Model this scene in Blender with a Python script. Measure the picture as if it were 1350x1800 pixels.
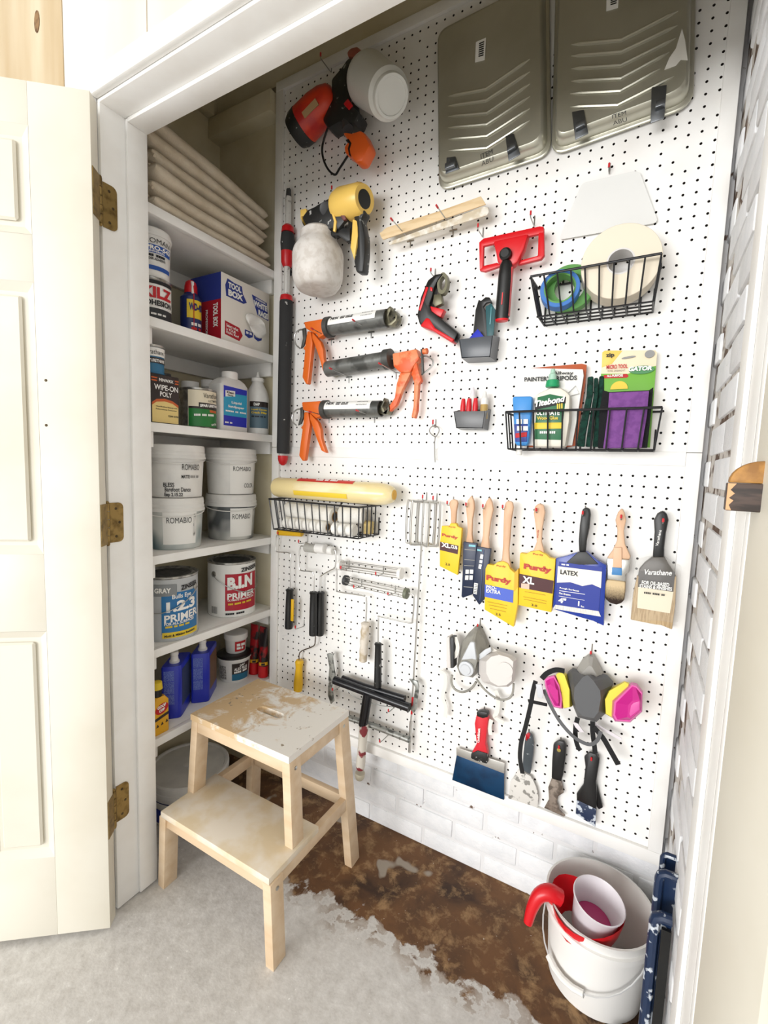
import bpy, bmesh, math, random
from mathutils import Vector, Matrix
for o in list(bpy.data.objects): bpy.data.objects.remove(o, do_unlink=True)
SC = bpy.context.scene
COL = SC.collection
IN = 0.0254
random.seed(7)
# ------------------------------------------------------------------ camera
cd = bpy.data.cameras.new('camera'); cam = bpy.data.objects.new('camera', cd); COL.objects.link(cam)
SC.camera = cam
CAMP = Vector((45.193, -50.806, 48.902))
YAW, PITCH, ROLL = -0.5141, -0.0972, 0.0353
fw = Vector((math.sin(YAW)*math.cos(PITCH), math.cos(YAW)*math.cos(PITCH), math.sin(PITCH)))
rt = fw.cross(Vector((0, 0, 1))).normalized(); up = rt.cross(fw)
r2 = rt*math.cos(ROLL)+up*math.sin(ROLL); u2 = up*math.cos(ROLL)-rt*math.sin(ROLL)
M = Matrix((r2, u2, -fw)).transposed().to_4x4(); M.translation = CAMP*IN
cam.matrix_world = M
cd.sensor_fit = 'VERTICAL'; cd.sensor_height = 36; cd.sensor_width = 27; cd.lens = 810.6/1800*36
cd.clip_start = 0.02; cd.clip_end = 60
# ------------------------------------------------------------------ light: daylight through the open garage door behind the camera
W = bpy.data.worlds.new('daylight'); SC.world = W; W.use_nodes = True
bg = W.node_tree.nodes['Background']; bg.inputs[0].default_value = (0.97, 0.985, 1.0, 1); bg.inputs[1].default_value = 0.95
def area(name, loc, target, sx, sy, power, col):
    l = bpy.data.lights.new(name, 'AREA'); l.shape = 'RECTANGLE'; l.size = sx*IN; l.size_y = sy*IN; l.energy = power; l.color = col
    o = bpy.data.objects.new(name, l); COL.objects.link(o); o.location = Vector(loc)*IN
    o.rotation_euler = (Vector(target)-Vector(loc)).to_track_quat('-Z', 'Y').to_euler()
    return o
area('garage_door_daylight', (-30, -300, 66), (25, 0, 45), 200, 100, 420, (1.0, 0.995, 0.985))
SC.view_settings.view_transform = 'Standard'; SC.view_settings.look = 'None'
SC.view_settings.exposure = 0.14; SC.view_settings.gamma = 1.0; SC.view_settings.use_curve_mapping = False
# ------------------------------------------------------------------ helpers
V3 = Vector
ORG = {}
LASTP = {}
SURF = ('label', 'label_top', 'label_bottom', 'label_white', 'band', 'sleeve', 'carton', 'card', 'card_green', 'logo_plate', 'name_plate', 'arrow_tag', 'red_banner', 'paper_label', 'label_panel', 'label_plate', 'size_tag', 'logo_oval', 'red_label', 'sticker', 'barcode_panel')
def lin(c):
    c = c/255.0
    return c/12.92 if c <= 0.04045 else ((c+0.055)/1.055)**2.4
def rgb(h): return tuple(lin(int(h[i:i+2], 16)) for i in (0, 2, 4))+(1,)
MATS = {}
def mat(name, col='cccccc', rough=0.6, metal=0.0, col2=None, nscale=8.0, lo=0.45, hi=0.6, bump=0.0, bscale=40.0, alpha=1.0, trans=0.0, stretch=None, detail=4.0, spec=None):
    """plain principled material; col2 mixed in by an object-space noise between lo and hi"""
    if name in MATS: return MATS[name]
    m = bpy.data.materials.new(name); m.use_nodes = True; MATS[name] = m
    nt = m.node_tree; N = nt.nodes; L = nt.links; b = N['Principled BSDF']
    b.inputs['Base Color'].default_value = rgb(col); b.inputs['Roughness'].default_value = rough; b.inputs['Metallic'].default_value = metal
    b.inputs['Alpha'].default_value = alpha; b.inputs['Transmission Weight'].default_value = trans
    if spec is not None: b.inputs['Specular IOR Level'].default_value = spec
    vec = None
    if col2 or bump:
        g = N.new('ShaderNodeNewGeometry'); mp = N.new('ShaderNodeMapping'); L.new(g.outputs['Position'], mp.inputs[0])
        s = stretch or (1, 1, 1); mp.inputs['Scale'].default_value = [k/IN*1.0 for k in s]; vec = mp.outputs[0]
    if col2:
        n = N.new('ShaderNodeTexNoise'); n.inputs['Scale'].default_value = nscale; n.inputs['Detail'].default_value = detail; L.new(vec, n.inputs['Vector'])
        r = N.new('ShaderNodeMapRange'); r.inputs['From Min'].default_value = lo; r.inputs['From Max'].default_value = hi; L.new(n.outputs[0], r.inputs[0])
        x = N.new('ShaderNodeMix'); x.data_type = 'RGBA'; x.inputs[6].default_value = rgb(col); x.inputs[7].default_value = rgb(col2)
        L.new(r.outputs[0], x.inputs[0]); L.new(x.outputs[2], b.inputs['Base Color'])
    if bump:
        n = N.new('ShaderNodeTexNoise'); n.inputs['Scale'].default_value = bscale; n.inputs['Detail'].default_value = 3; L.new(vec, n.inputs['Vector'])
        bp = N.new('ShaderNodeBump'); bp.inputs['Strength'].default_value = bump; bp.inputs['Distance'].default_value = 0.02*IN*5; L.new(n.outputs[0], bp.inputs['Height']); L.new(bp.outputs[0], b.inputs['Normal'])
    return m
def tag(o, label=None, cat=None, group=None, kind=None):
    if label: o['label'] = label
    if cat: o['category'] = cat
    if group: o['group'] = group
    if kind: o['kind'] = kind
    return o
def thing(name, label, cat, loc, group=None, kind=None):
    o = bpy.data.objects.new(name, None); COL.objects.link(o); o.location = V3(loc)*IN; o.empty_display_size = 0.02
    ORG[o.name] = V3(loc)
    return tag(o, label, cat, group, kind)
def orth(a):
    a = V3(a).normalized(); t = V3((0, 0, 1)) if abs(a.z) < 0.9 else V3((1, 0, 0))
    u = a.cross(t).normalized(); return a, u, a.cross(u)
class MB:
    def __init__(s): s.v = []; s.f = []
    def add(s, vs, fs):
        n = len(s.v); s.v += [V3(p) for p in vs]; s.f += [tuple(i+n for i in f) for f in fs]; return s
    def box(s, x0, x1, y0, y1, z0, z1):
        return s.add([(x, y, z) for z in (z0, z1) for y in (y0, y1) for x in (x0, x1)], [(0, 2, 3, 1), (4, 5, 7, 6), (0, 1, 5, 4), (2, 6, 7, 3), (0, 4, 6, 2), (1, 3, 7, 5)])
    def obox(s, c, a, b, d):   # centre and three half-extent vectors
        c, a, b, d = V3(c), V3(a), V3(b), V3(d)
        return s.add([c+i*a+j*b+k*d for k in (-1, 1) for j in (-1, 1) for i in (-1, 1)], [(0, 2, 3, 1), (4, 5, 7, 6), (0, 1, 5, 4), (2, 6, 7, 3), (0, 4, 6, 2), (1, 3, 7, 5)])
    def bar(s, p, q, w, h, side=(0, 1, 0)):   # rectangular bar p->q, w along side, h across
        p, q = V3(p), V3(q); a = (q-p); u = a.normalized(); sd = V3(side); sd = (sd-sd.dot(u)*u).normalized(); t = u.cross(sd)
        return s.obox((p+q)/2, a/2, sd*w/2, t*h/2)
    def tube(s, path, r, seg=8, closed=False, cap=True):
        P = [V3(p) for p in path]; n = len(P); R = r if isinstance(r, (list, tuple)) else [r]*n
        T = []
        for i in range(n):
            if closed: t = P[(i+1) % n]-P[i-1]
            else: t = P[min(i+1, n-1)]-P[max(i-1, 0)]
            T.append(t.normalized() if t.length > 1e-9 else V3((0, 0, 1)))
        _, u, w = orth(T[0]); vs = []
        for i in range(n):
            u = (u-u.dot(T[i])*T[i]).normalized(); w = T[i].cross(u)
            for k in range(seg):
                a = 2*math.pi*k/seg; vs.append(P[i]+R[i]*(math.cos(a)*u+math.sin(a)*w))
        fs = []
        for i in range(n if closed else n-1):
            j = (i+1) % n
            for k in range(seg):
                l = (k+1) % seg; fs.append((i*seg+k, i*seg+l, j*seg+l, j*seg+k))
        if cap and not closed: fs += [tuple(range(seg))[::-1], tuple(range((n-1)*seg, n*seg))]
        return s.add(vs, fs)
    def lathe(s, o, axis, prof, seg=24, sx=1.0, sy=1.0, ref=None, cap=True):   # prof [(t, r)], optional elliptical section
        o = V3(o); a, u, w = orth(axis)
        if ref is not None:
            u = V3(ref); u = (u-u.dot(a)*a).normalized(); w = a.cross(u)
        vs = []; n = len(prof)
        for t, r in prof:
            for k in range(seg):
                g = 2*math.pi*k/seg; vs.append(o+a*t+u*(r*sx*math.cos(g))+w*(r*sy*math.sin(g)))
        fs = [(i*seg+k, i*seg+(k+1) % seg, (i+1)*seg+(k+1) % seg, (i+1)*seg+k) for i in range(n-1) for k in range(seg)]
        if cap: fs += [tuple(range(seg))[::-1], tuple(range((n-1)*seg, n*seg))]
        return s.add(vs, fs)
    def prism(s, pts, vec):
        P = [V3(p) for p in pts]; n = len(P); e = V3(vec)
        nn = V3((0, 0, 0))
        for i in range(n): nn += (P[i]-P[0]).cross(P[(i+1) % n]-P[0])
        if nn.dot(e) > 0: P = P[::-1]
        return s.add(P+[p+e for p in P], [tuple(range(n)), tuple(range(2*n-1, n-1, -1))]+[(i, i+n, (i+1) % n+n, (i+1) % n) for i in range(n)])
    def ring(s, outer, inner, vec):    # plate with a hole, equal counts
        n = len(outer); e = V3(vec); A = [V3(p) for p in outer]; B = [V3(p) for p in inner]
        vs = A+B+[p+e for p in A]+[p+e for p in B]; fs = []
        for i in range(n):
            j = (i+1) % n
            fs += [(i, j, n+j, n+i), (2*n+i, 3*n+i, 3*n+j, 2*n+j), (i, 2*n+i, 2*n+j, j), (n+i, n+j, 3*n+j, 3*n+i)]
        return s.add(vs, fs)
    def ball(s, c, r, sx=1, sy=1, sz=1, seg=12, rings=8):
        c = V3(c); vs = []; fs = []
        for i in range(rings+1):
            t = math.pi*i/rings
            for k in range(seg):
                a = 2*math.pi*k/seg; vs.append(c+V3((r*sx*math.sin(t)*math.cos(a), r*sy*math.sin(t)*math.sin(a), r*sz*math.cos(t))))
        for i in range(rings):
            for k in range(seg):
                l = (k+1) % seg; fs.append((i*seg+k, (i+1)*seg+k, (i+1)*seg+l, i*seg+l))
        return s.add(vs, fs)
    def loft(s, rings, closed_ends=True):   # rings: equal-count point loops
        n = len(rings[0]); assert all(len(r) == n for r in rings); vs = [V3(p) for r in rings for p in r]
        fs = [(i*n+k, i*n+(k+1) % n, (i+1)*n+(k+1) % n, (i+1)*n+k) for i in range(len(rings)-1) for k in range(n)]
        if closed_ends: fs += [tuple(range(n))[::-1], tuple(range((len(rings)-1)*n, len(rings)*n))]
        return s.add(vs, fs)
    def conepatch(s, c, R, az0, az1, z0, z1, seg=10, rows=1):   # R(z) callable or float; az degrees
        c = V3(c); vs = []; fs = []
        for j in range(rows+1):
            z = z0+(z1-z0)*j/rows; r = (R(z) if callable(R) else R)+.03
            for k in range(seg+1):
                a = math.radians(az0+(az1-az0)*k/seg); vs.append(c+V3((r*math.cos(a), r*math.sin(a), z)))
        for j in range(rows):
            for k in range(seg): i = j*(seg+1)+k; fs.append((i, i+1, i+seg+2, i+seg+1))
        return s.add(vs, fs)
    def mesh(s, name, m, o, smooth=True, bevel=0, seg=2, ang=35, fixn=True):
        me = bpy.data.meshes.new(name); me.from_pydata([(p-o)*IN for p in s.v], [], s.f)
        bm = bmesh.new(); bm.from_mesh(me)
        bmesh.ops.remove_doubles(bm, verts=bm.verts, dist=1e-7)
        if fixn: bmesh.ops.recalc_face_normals(bm, faces=bm.faces)
        if bevel:
            E = [e for e in bm.edges if len(e.link_faces) == 2 and e.calc_face_angle(0) > math.radians(ang)]
            bmesh.ops.bevel(bm, geom=E, offset=bevel*IN, segments=seg, affect='EDGES', profile=0.5, clamp_overlap=True)
        bm.to_mesh(me); bm.free()
        if smooth:
            for p in me.polygons: p.use_smooth = True
            me.set_sharp_from_angle(angle=math.radians(ang))
        if m: me.materials.append(m)
        return me
    def build(s, name, m, parent=None, label=None, cat=None, group=None, kind=None, origin=None, **k):
        if parent is not None: o = ORG[parent.name]
        elif origin is not None: o = V3(origin)
        else:
            xs = [p.x for p in s.v]; ys = [p.y for p in s.v]; o = V3(((min(xs)+max(xs))/2, (min(ys)+max(ys))/2, min(p.z for p in s.v)))
        ob = bpy.data.objects.new(name, s.mesh(name, m, o, **k)); COL.objects.link(ob)
        ORG[ob.name] = o
        if parent is not None:
            ob.parent = parent
            if name in SURF: LASTP[parent.name] = ob
        else: ob.location = o*IN
        return tag(ob, label, cat, group, kind)
def arc(c, u, v, r, a0, a1, n=8, rv=None):
    c, u, v = V3(c), V3(u), V3(v); rv = rv or r
    return [c+u*(r*math.cos(math.radians(a0+(a1-a0)*i/n)))+v*(rv*math.sin(math.radians(a0+(a1-a0)*i/n))) for i in range(n+1)]
def ell(c, u, v, ru, rv, n=24):
    c, u, v = V3(c), V3(u), V3(v)
    return [c+u*(ru*math.cos(2*math.pi*i/n))+v*(rv*math.sin(2*math.pi*i/n)) for i in range(n)]
def smoothpath(P, n=6, closed=False):
    P = [V3(p) for p in P]; out = []; m = len(P)
    for i in range(m if closed else m-1):
        if closed: a, b, c, d = P[i-1], P[i], P[(i+1) % m], P[(i+2) % m]
        else: a, b, c, d = P[max(i-1, 0)], P[i], P[i+1], P[min(i+2, m-1)]
        for k in range(n):
            t = k/n; out.append(0.5*((2*b)+(c-a)*t+(2*a-5*b+4*c-d)*t*t+(3*b-a-3*c+d)*t**3))
    if not closed: out.append(P[-1])
    return out
def rrect(p, u, v, w, h, r, n=4):   # rounded rectangle loop from corner p
    p, u, v = V3(p), V3(u), V3(v); out = []
    for cx, cy, a in ((w-r, h-r, 0), (r, h-r, 90), (r, r, 180), (w-r, r, 270)):
        out += arc(p+u*cx+v*cy, u, v, r, a, a+90, n)
    return out
_TX = {}
def textmesh(body, bold=0.0, shear=0.0):
    k = (body, bold, shear)
    if k in _TX: return _TX[k]
    c = bpy.data.curves.new('lettering_curve', 'FONT'); c.body = body; c.size = 1; c.offset = bold; c.shear = shear; c.resolution_u = 3; c.align_x = 'LEFT'; c.space_line = 0.9
    o = bpy.data.objects.new('lettering_curve', c); COL.objects.link(o)
    me = o.to_mesh(); vs = [tuple(v.co) for v in me.vertices]; fs = [tuple(p.vertices) for p in me.polygons]; o.to_mesh_clear()
    bpy.data.objects.remove(o, do_unlink=True); bpy.data.curves.remove(c)
    xs = [v[0] for v in vs]; ys = [v[1] for v in vs]; x0, y0 = min(xs), min(ys); w = max(xs)-x0 or 1; h = max(ys)-y0 or 1
    _TX[k] = ([((v[0]-x0)/w, (v[1]-y0)/h) for v in vs], fs, w/h); return _TX[k]
def text(body, bl, br, tl, m, parent, name='lettering', bold=0.0, shear=0.0, off=None):
    """flat lettering filling the parallelogram bl, br, tl"""
    vs, fs, asp = textmesh(body, bold, shear); bl, br, tl = V3(bl), V3(br), V3(tl)
    n = (br-bl).cross(tl-bl).normalized()
    if n.dot(CAMP-bl) < 0: n = -n
    e = n*(0.05 if off is None else off); parent = LASTP.get(parent.name, parent)
    b = MB(); b.add([bl+(br-bl)*x+(tl-bl)*y+e for x, y in vs], fs)
    return b.build(name, m, parent, smooth=False, fixn=False)
def ctext(body, c, R, az0, az1, z0, z1, m, parent, name='lettering', bold=0.0, shear=0.0, off=0.06, tilt=0.0):
    """lettering wrapped round a vertical cylinder or cone"""
    vs, fs, asp = textmesh(body, bold, shear); c = V3(c); P = []; parent = LASTP.get(parent.name, parent)
    for x, y in vs:
        z = z0+(z1-z0)*y+tilt*(x-0.5); r = (R(z) if callable(R) else R)+off; a = math.radians(az0+(az1-az0)*x)
        P.append(c+V3((r*math.cos(a), r*math.sin(a), z)))
    return MB().add(P, fs).build(name, m, parent, smooth=False, fixn=False)
def patch(pts, m, parent, name='label', thick=0.03, off=0.0):
    """thin printed panel lying on a flat face, extruded towards the viewer"""
    P = [V3(p) for p in pts]; n = V3((0, 0, 0))
    for i in range(1, len(P)-1): n += (P[i]-P[0]).cross(P[i+1]-P[0])
    n.normalize()
    if n.dot(CAMP-P[0]) < 0: n = -n
    return MB().prism([p+n*off for p in P], n*thick).build(name, m, parent, smooth=False)
def camaz(c): return math.degrees(math.atan2(CAMP.y-c[1], CAMP.x-c[0]))
def copy_tree(o, parent=None):
    c = o.copy(); COL.objects.link(c); c.parent = parent
    for ch in list(o.children): copy_tree(ch, c)
    return c
# common materials
WHITE = mat('white_trim_paint', 'f5f4f1', 0.45, col2='f0eeea', nscale=0.35, lo=0.4, hi=0.7)
BLACK = mat('black_plastic', '151515', 0.4)
DGREY = mat('dark_grey_plastic', '3a3b3d', 0.5)
STEEL = mat('zinc_wire', 'b9b9b6', 0.3, 0.9)
RED = mat('red_plastic', 'c3141d', 0.35)
WHT = mat('white_plastic', 'eceae6', 0.45)
INK = mat('black_ink', '17171a', 0.6)
WINK = mat('white_ink', 'f4f3ef', 0.6)
RINK = mat('red_ink', 'c11a22', 0.6)
GINK = mat('grey_ink', '8f8e8c', 0.6)

# ------------------------------------------------------------------ floor
def floor_mat():
    m = bpy.data.materials.new('stained_concrete'); m.use_nodes = True; nt = m.node_tree; N = nt.nodes; L = nt.links; b = N['Principled BSDF']
    g = N.new('ShaderNodeNewGeometry'); mp = N.new('ShaderNodeMapping'); mp.inputs['Scale'].default_value = (1/IN,)*3; L.new(g.outputs['Position'], mp.inputs[0])
    def noise(s, d=5, dist=0.0, rough=0.55):
        n = N.new('ShaderNodeTexNoise'); n.inputs['Scale'].default_value = s; n.inputs['Detail'].default_value = d; n.inputs['Distortion'].default_value = dist; n.inputs['Roughness'].default_value = rough; L.new(mp.outputs[0], n.inputs['Vector']); return n.outputs[0]
    def rng(i, a, c, lo=0.0, hi=1.0):
        r = N.new('ShaderNodeMapRange'); r.inputs[1].default_value = a; r.inputs[2].default_value = c; r.inputs[3].default_value = lo; r.inputs[4].default_value = hi; L.new(i, r.inputs[0]); return r.outputs[0]
    def mix(f, a, c):
        x = N.new('ShaderNodeMix'); x.data_type = 'RGBA'; L.new(f, x.inputs[0])
        for i, k in ((6, a), (7, c)):
            if isinstance(k, str): x.inputs[i].default_value = rgb(k)
            else: L.new(k, x.inputs[i])
        return x.outputs[2]
    def math_(op, a, c):
        k = N.new('ShaderNodeMath'); k.operation = op
        for i, q in ((0, a), (1, c)):
            if isinstance(q, (int, float)): k.inputs[i].default_value = q
            else: L.new(q, k.inputs[i])
        return k.outputs[0]
    conc = mix(rng(noise(0.8, 10, .2, .7), 0.3, 0.7), 'b9b5b0', 'e3e1de')
    conc = mix(rng(noise(5.0, 3), 0.45, 0.75), conc, 'cfccc8')
    conc = mix(rng(noise(1.6, 2), 0.72, 0.74), conc, 'f0efec')
    brown = mix(rng(noise(0.16, 6, 0.4), 0.36, 0.6), '3a2618', '6d4a2b')
    brown = mix(rng(noise(0.5, 7, 0.3, 0.7), 0.5, 0.66), brown, '9c7b55')
    brown = mix(rng(noise(2.6, 3), 0.72, 0.74), brown, 'c9bda9')
    brown = mix(rng(noise(0.13, 3, 0.2), 0.66, 0.68), brown, '9d9284')
    sp = N.new('ShaderNodeSeparateXYZ'); L.new(mp.outputs[0], sp.inputs[0])
    edge = math_('ADD', sp.outputs[1], math_('MULTIPLY', math_('SUBTRACT', noise(0.28, 6, 0.3, 0.6), 0.5), 9.0))
    f = rng(edge, -11.6, -11.2)
    lip = math_('MULTIPLY', rng(edge, -14.5, -11.6), rng(noise(0.8, 5), 0.48, 0.52))
    col = mix(math_('MULTIPLY', lip, 0.75), conc, '8a7663')
    col = mix(f, col, brown)
    L.new(col, b.inputs['Base Color']); b.inputs['Roughness'].default_value = 0.75
    bp = N.new('ShaderNodeBump'); bp.inputs['Strength'].default_value = 0.35; bp.inputs['Distance'].default_value = 0.0025; L.new(noise(1.8, 8), bp.inputs['Height']); L.new(bp.outputs[0], b.inputs['Normal'])
    return m
MB().box(-90, 140, -190, 3, -3, 0).build('floor', floor_mat(), kind='structure')
# ------------------------------------------------------------------ brick walls
def brick_mat():
    m = bpy.data.materials.new('white_painted_brick'); m.use_nodes = True; nt = m.node_tree; N = nt.nodes; L = nt.links; b = N['Principled BSDF']
    g = N.new('ShaderNodeNewGeometry'); mp = N.new('ShaderNodeMapping'); mp.inputs['Scale'].default_value = (1/IN,)*3; L.new(g.outputs['Position'], mp.inputs[0])
    def noise(s, d, w):
        n = N.new('ShaderNodeTexNoise'); n.inputs['Scale'].default_value = s; n.inputs['Detail'].default_value = d; n.inputs['Roughness'].default_value = w; L.new(mp.outputs[0], n.inputs['Vector']); return n.outputs[0]
    def ramp(i, a, c):
        r = N.new('ShaderNodeMapRange'); r.inputs[1].default_value = a; r.inputs[2].default_value = c; L.new(i, r.inputs[0]); return r.outputs[0]
    x = N.new('ShaderNodeMix'); x.data_type = 'RGBA'; x.inputs[6].default_value = rgb('f1f2f4'); x.inputs[7].default_value = rgb('e7e9ec'); L.new(ramp(noise(0.7, 4, .5), .4, .7), x.inputs[0])
    y = N.new('ShaderNodeMix'); y.data_type = 'RGBA'; L.new(x.outputs[2], y.inputs[6]); y.inputs[7].default_value = rgb('5b3a3c'); L.new(ramp(noise(2.4, 6, .72), .7, .715), y.inputs[0])
    L.new(y.outputs[2], b.inputs['Base Color']); b.inputs['Roughness'].default_value = 0.7
    bp = N.new('ShaderNodeBump'); bp.inputs['Strength'].default_value = 0.6; bp.inputs['Distance'].default_value = 0.003; L.new(noise(3.0, 6, .6), bp.inputs['Height']); L.new(bp.outputs[0], b.inputs['Normal'])
    return m
BRICK = brick_mat(); MORT = mat('painted_mortar', 'e4e4e5', 0.85, col2='6b5548', nscale=1.1, lo=0.66, hi=0.7)
MORTR = mat('bare_mortar', 'cfc9c2', 0.9, col2='5d4636', nscale=0.5, lo=0.5, hi=0.58, bump=0.4, bscale=4)
wb = thing('wall_back', None, None, (20, 2, 0), kind='structure')
MB().box(-30, 60, 1.08, 5, 0, 118).build('mortar_bed', MORT, wb)
bm_ = MB().box(-3.8, 3.8, -0.45, 0.45, -1.13, 1.13)
bme = bm_.mesh('brick', BRICK, V3((0, 0, 0)), bevel=0.18, seg=2)
bmh = MB().box(-1.75, 1.75, -0.45, 0.45, -1.13, 1.13).mesh('brick', BRICK, V3((0, 0, 0)), bevel=0.18, seg=2)
def put(me, name, parent, loc, rz=0):
    o = bpy.data.objects.new(name, me); COL.objects.link(o); o.parent = parent; o.location = (V3(loc)-ORG[parent.name])*IN; o.rotation_euler[2] = rz; ORG[o.name] = ORG[parent.name]; return o
for c in range(5):
    z = 1.2+c*2.67
    for k in range(-1, 7):
        x = k*8.0+3.5+(4 if c % 2 else 0)
        if x < -4 or x > 52: continue
        put(bme, 'brick', wb, (x+random.uniform(-.08, .08), 1.42+random.uniform(-.1, .08), z))
wr = thing('wall_right', None, None, (51, -10, 0), kind='structure')
MB().box(49.84, 55, -20.15, 1.3, 0, 118).build('mortar_bed', MORTR, wr)
for c in range(42):
    z = 1.2+c*2.67; s = 4.0 if c % 2 else 0.0
    for k in range(4):
        y = -2.0-k*8.0+s
        if y < -20.5 or y > 1.5: continue
        jut = random.uniform(-.07, .07)
        if c % 3 == 0 and k == 0: jut += 0.1
        if y-3.8 < -20.2: put(bmh, 'brick', wr, (50.1+jut, -18.3, z), math.pi/2)
        elif y+3.8 > 1.2: put(bmh, 'brick', wr, (50.1+jut, -0.7, z), math.pi/2)
        else: put(bme, 'brick', wr, (50.1+jut, y, z), math.pi/2)
# ------------------------------------------------------------------ closet shell
INNER = mat('aged_interior_paint', 'd8d0b8', 0.8, col2='cabf9f', nscale=0.12, lo=0.4, hi=0.65)
wl = thing('wall_left', None, None, (-14.6, -10, 0), kind='structure')
MB().box(-16.5, -14.6, -20.3, 1.4, 0, 118).build('plaster', INNER, wl)
tb = thing('trim_1', None, None, (-8, 0, 96), kind='structure')
MB().box(-14.6, -2.4, -1.3, 1.3, 95.9, 98.6).build('wall_plate', INNER, tb, bevel=0.1)
MB().box(-14.6, -13.2, -20.3, -1.3, 98.6, 101.2).build('rafter_plate', INNER, tb, bevel=0.1)
MB().box(-14.6, 49.8, 0.3, 1.34, 100.0, 118).build('back_panel', INNER, tb)
MB().box(-14.6, -2.4, 0.9, 1.34, 0, 95.9).build('end_panel', INNER, tb)
MB().box(-16, 52, -20.3, 1.3, 108, 109).build('ceiling', INNER, kind='structure')
# front wall of the garage: upright boards, header and left return
SID = mat('cream_painted_boards', 'e6dfd2', 0.6, col2='dacdb8', nscale=0.1, lo=0.42, hi=0.7, stretch=(1, 1, .2))
SIDT = mat('stain_and_shadow_board', 'cfc0a4', 0.65, col2='b59d77', nscale=0.2, lo=0.4, hi=0.7, stretch=(1, 1, .15))  # tan mixes knot bleed with the open door's shadow, painted into the colour
wf = thing('wall_front', None, None, (20, -24, 83), kind='structure')
edges = [-62, -48.2, -34.1, -20.2, -6.9, 6.1, 18.2, 30.4, 42.6, 54.8, 67, 80]
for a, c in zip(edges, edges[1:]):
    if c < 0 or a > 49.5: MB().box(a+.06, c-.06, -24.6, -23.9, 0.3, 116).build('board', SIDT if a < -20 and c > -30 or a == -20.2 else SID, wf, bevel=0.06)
    elif a < -1: MB().box(a+.06, c-.06, -24.6, -23.9, 82.0, 116).build('board', SID, wf, bevel=0.06)
    else: MB().box(a+.06, c-.06, -24.6, -23.9, 82.0, 116).build('board', SID, wf, bevel=0.06)
MB().box(-6.85, -1.8, -24.6, -23.9, 0.3, 81.9).build('board', SID, wf, bevel=0.06)
MB().box(-62, -1.8, -23.85, -20.3, 0, 116).box(49.6, 80, -23.85, -20.3, 0, 116).box(-1.8, 49.6, -23.85, -20.3, 82.1, 116).build('studs', INNER, wf)
KNOT = mat('knot_stain', '8a6a44', 0.7, col2='5e4226', nscale=1.2)
MB().lathe((-11.56,-24.62,92.13), (0, -1, 0), [(0, .85), (.03, .85)], 14, sx=.6, sy=1.2, ref=(1, 0, 0)).build('knot', KNOT, wf)
MB().box(-64, 82, -190, -24.7, 116, 118).build('ceiling', mat('unseen_ceiling_paint', 'e9e6df', 0.8, col2='ddd9cf', nscale=.1), kind='structure')  # unseen garage ceiling, added to block light from above
# jambs, stops, header, casing
tr = thing('trim_2', None, None, (-1, -22, 0), kind='structure')
def trim(name, *b, bev=0.06): return MB().box(*b).build(name, WHITE, tr, bevel=bev)
trim('jamb', -1.75, -1.0, -24.6, -20.2, 0.15, 81.3)
trim('door_stop', -1.0, -0.62, -22.25, -20.2, 0.3, 81.2)
trim('jamb_head', -1.75, 49.6, -24.6, -20.2, 81.25, 82.0)
trim('door_stop', -0.62, 48.95, -22.25, -20.2, 80.87, 81.25)
trim('jamb', 49.2, 49.6, -24.6, -20.2, 0.15, 81.3)
trim('door_stop', 48.95, 49.2, -22.25, -20.2, 0.3, 81.2)
trim('casing', -1.35, 50.2, -25.3, -24.6, 81.5, 83.4, bev=0.15)
trim('casing', -3.6, -1.35, -25.3, -24.6, 0.2, 83.4, bev=0.15)
trim('casing', 49.2, 51.4, -25.3, -24.6, 0.2, 83.4, bev=0.15)
# ------------------------------------------------------------------ doors
DOORP = mat('cream_door_paint', 'dfdacc', 0.5, col2='d4cdbb', nscale=0.08, lo=0.45, hi=0.75)
def door(name, P0, e, n, hinge_up):
    P0, e, n = V3(P0), V3(e), V3(n)
    d = thing(name, None, None, P0, kind='structure'); b = MB(); W_ = 24.0; H0, H1 = 0.55, 80.4
    def q(s0, s1, z0, z1, t0, t1, mb):
        c = P0+e*((s0+s1)/2)+V3((0, 0, (z0+z1)/2))-n*((t0+t1)/2); mb.obox(c, e*((s1-s0)/2), V3((0, 0, (z1-z0)/2)), n*((t1-t0)/2)); return mb
    cols = ((4.9, 10.7), (13.3, 19.1)); rows = ((9.1, 32.3), (39.7, 64.0), (68.0, 76.9))
    for s0, s1 in ((0, 4.9), (10.7, 13.3), (19.1, 24.0)): q(s0, s1, H0, H1, 0, 1.4, MB()).build('stile', DOORP, d, bevel=0.04)
    for s0, s1 in cols:
        for z0, z1 in ((H0, 9.1), (32.3, 39.7), (64.0, 68.0), (76.9, H1)): q(s0, s1, z0, z1, 0, 1.4, MB()).build('rail', DOORP, d, bevel=0.03)
        for z0, z1 in rows:
            q(s0, s1, z0, z1, 0.5, 0.9, MB()).build('panel', DOORP, d)
            p = MB()
            for i0, i1 in ((0.0, 0.45), ):
                o = [P0+e*s+V3((0, 0, z)) for s, z in ((s0, z0), (s1, z0), (s1, z1), (s0, z1))]
                i = [P0+e*s+V3((0, 0, z))-n*.5 for s, z in ((s0+.75, z0+.75), (s1-.75, z0+.75), (s1-.75, z1-.75), (s0+.75, z1-.75))]
                p.add(o+i, [(k, (k+1) % 4, 4+(k+1) % 4, 4+k) for k in range(4)])
            p.build('panel_moulding', DOORP, d, smooth=False)
            q(s0+1.15, s1-1.15, z0+1.15, z1-1.15, 0.12, 0.5, MB()).build('raised_field', DOORP, d, bevel=0.25, seg=1)
    return d
d1 = door('door_1', (0.7, -26.4, 0), (-.775, -.632, 0), (.632, -.775, 0), 1)
BRASS = mat('aged_brass', '9c8350', 0.45, 0.75, col2='6f5a34', nscale=1.5, lo=.45, hi=.7)
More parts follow.
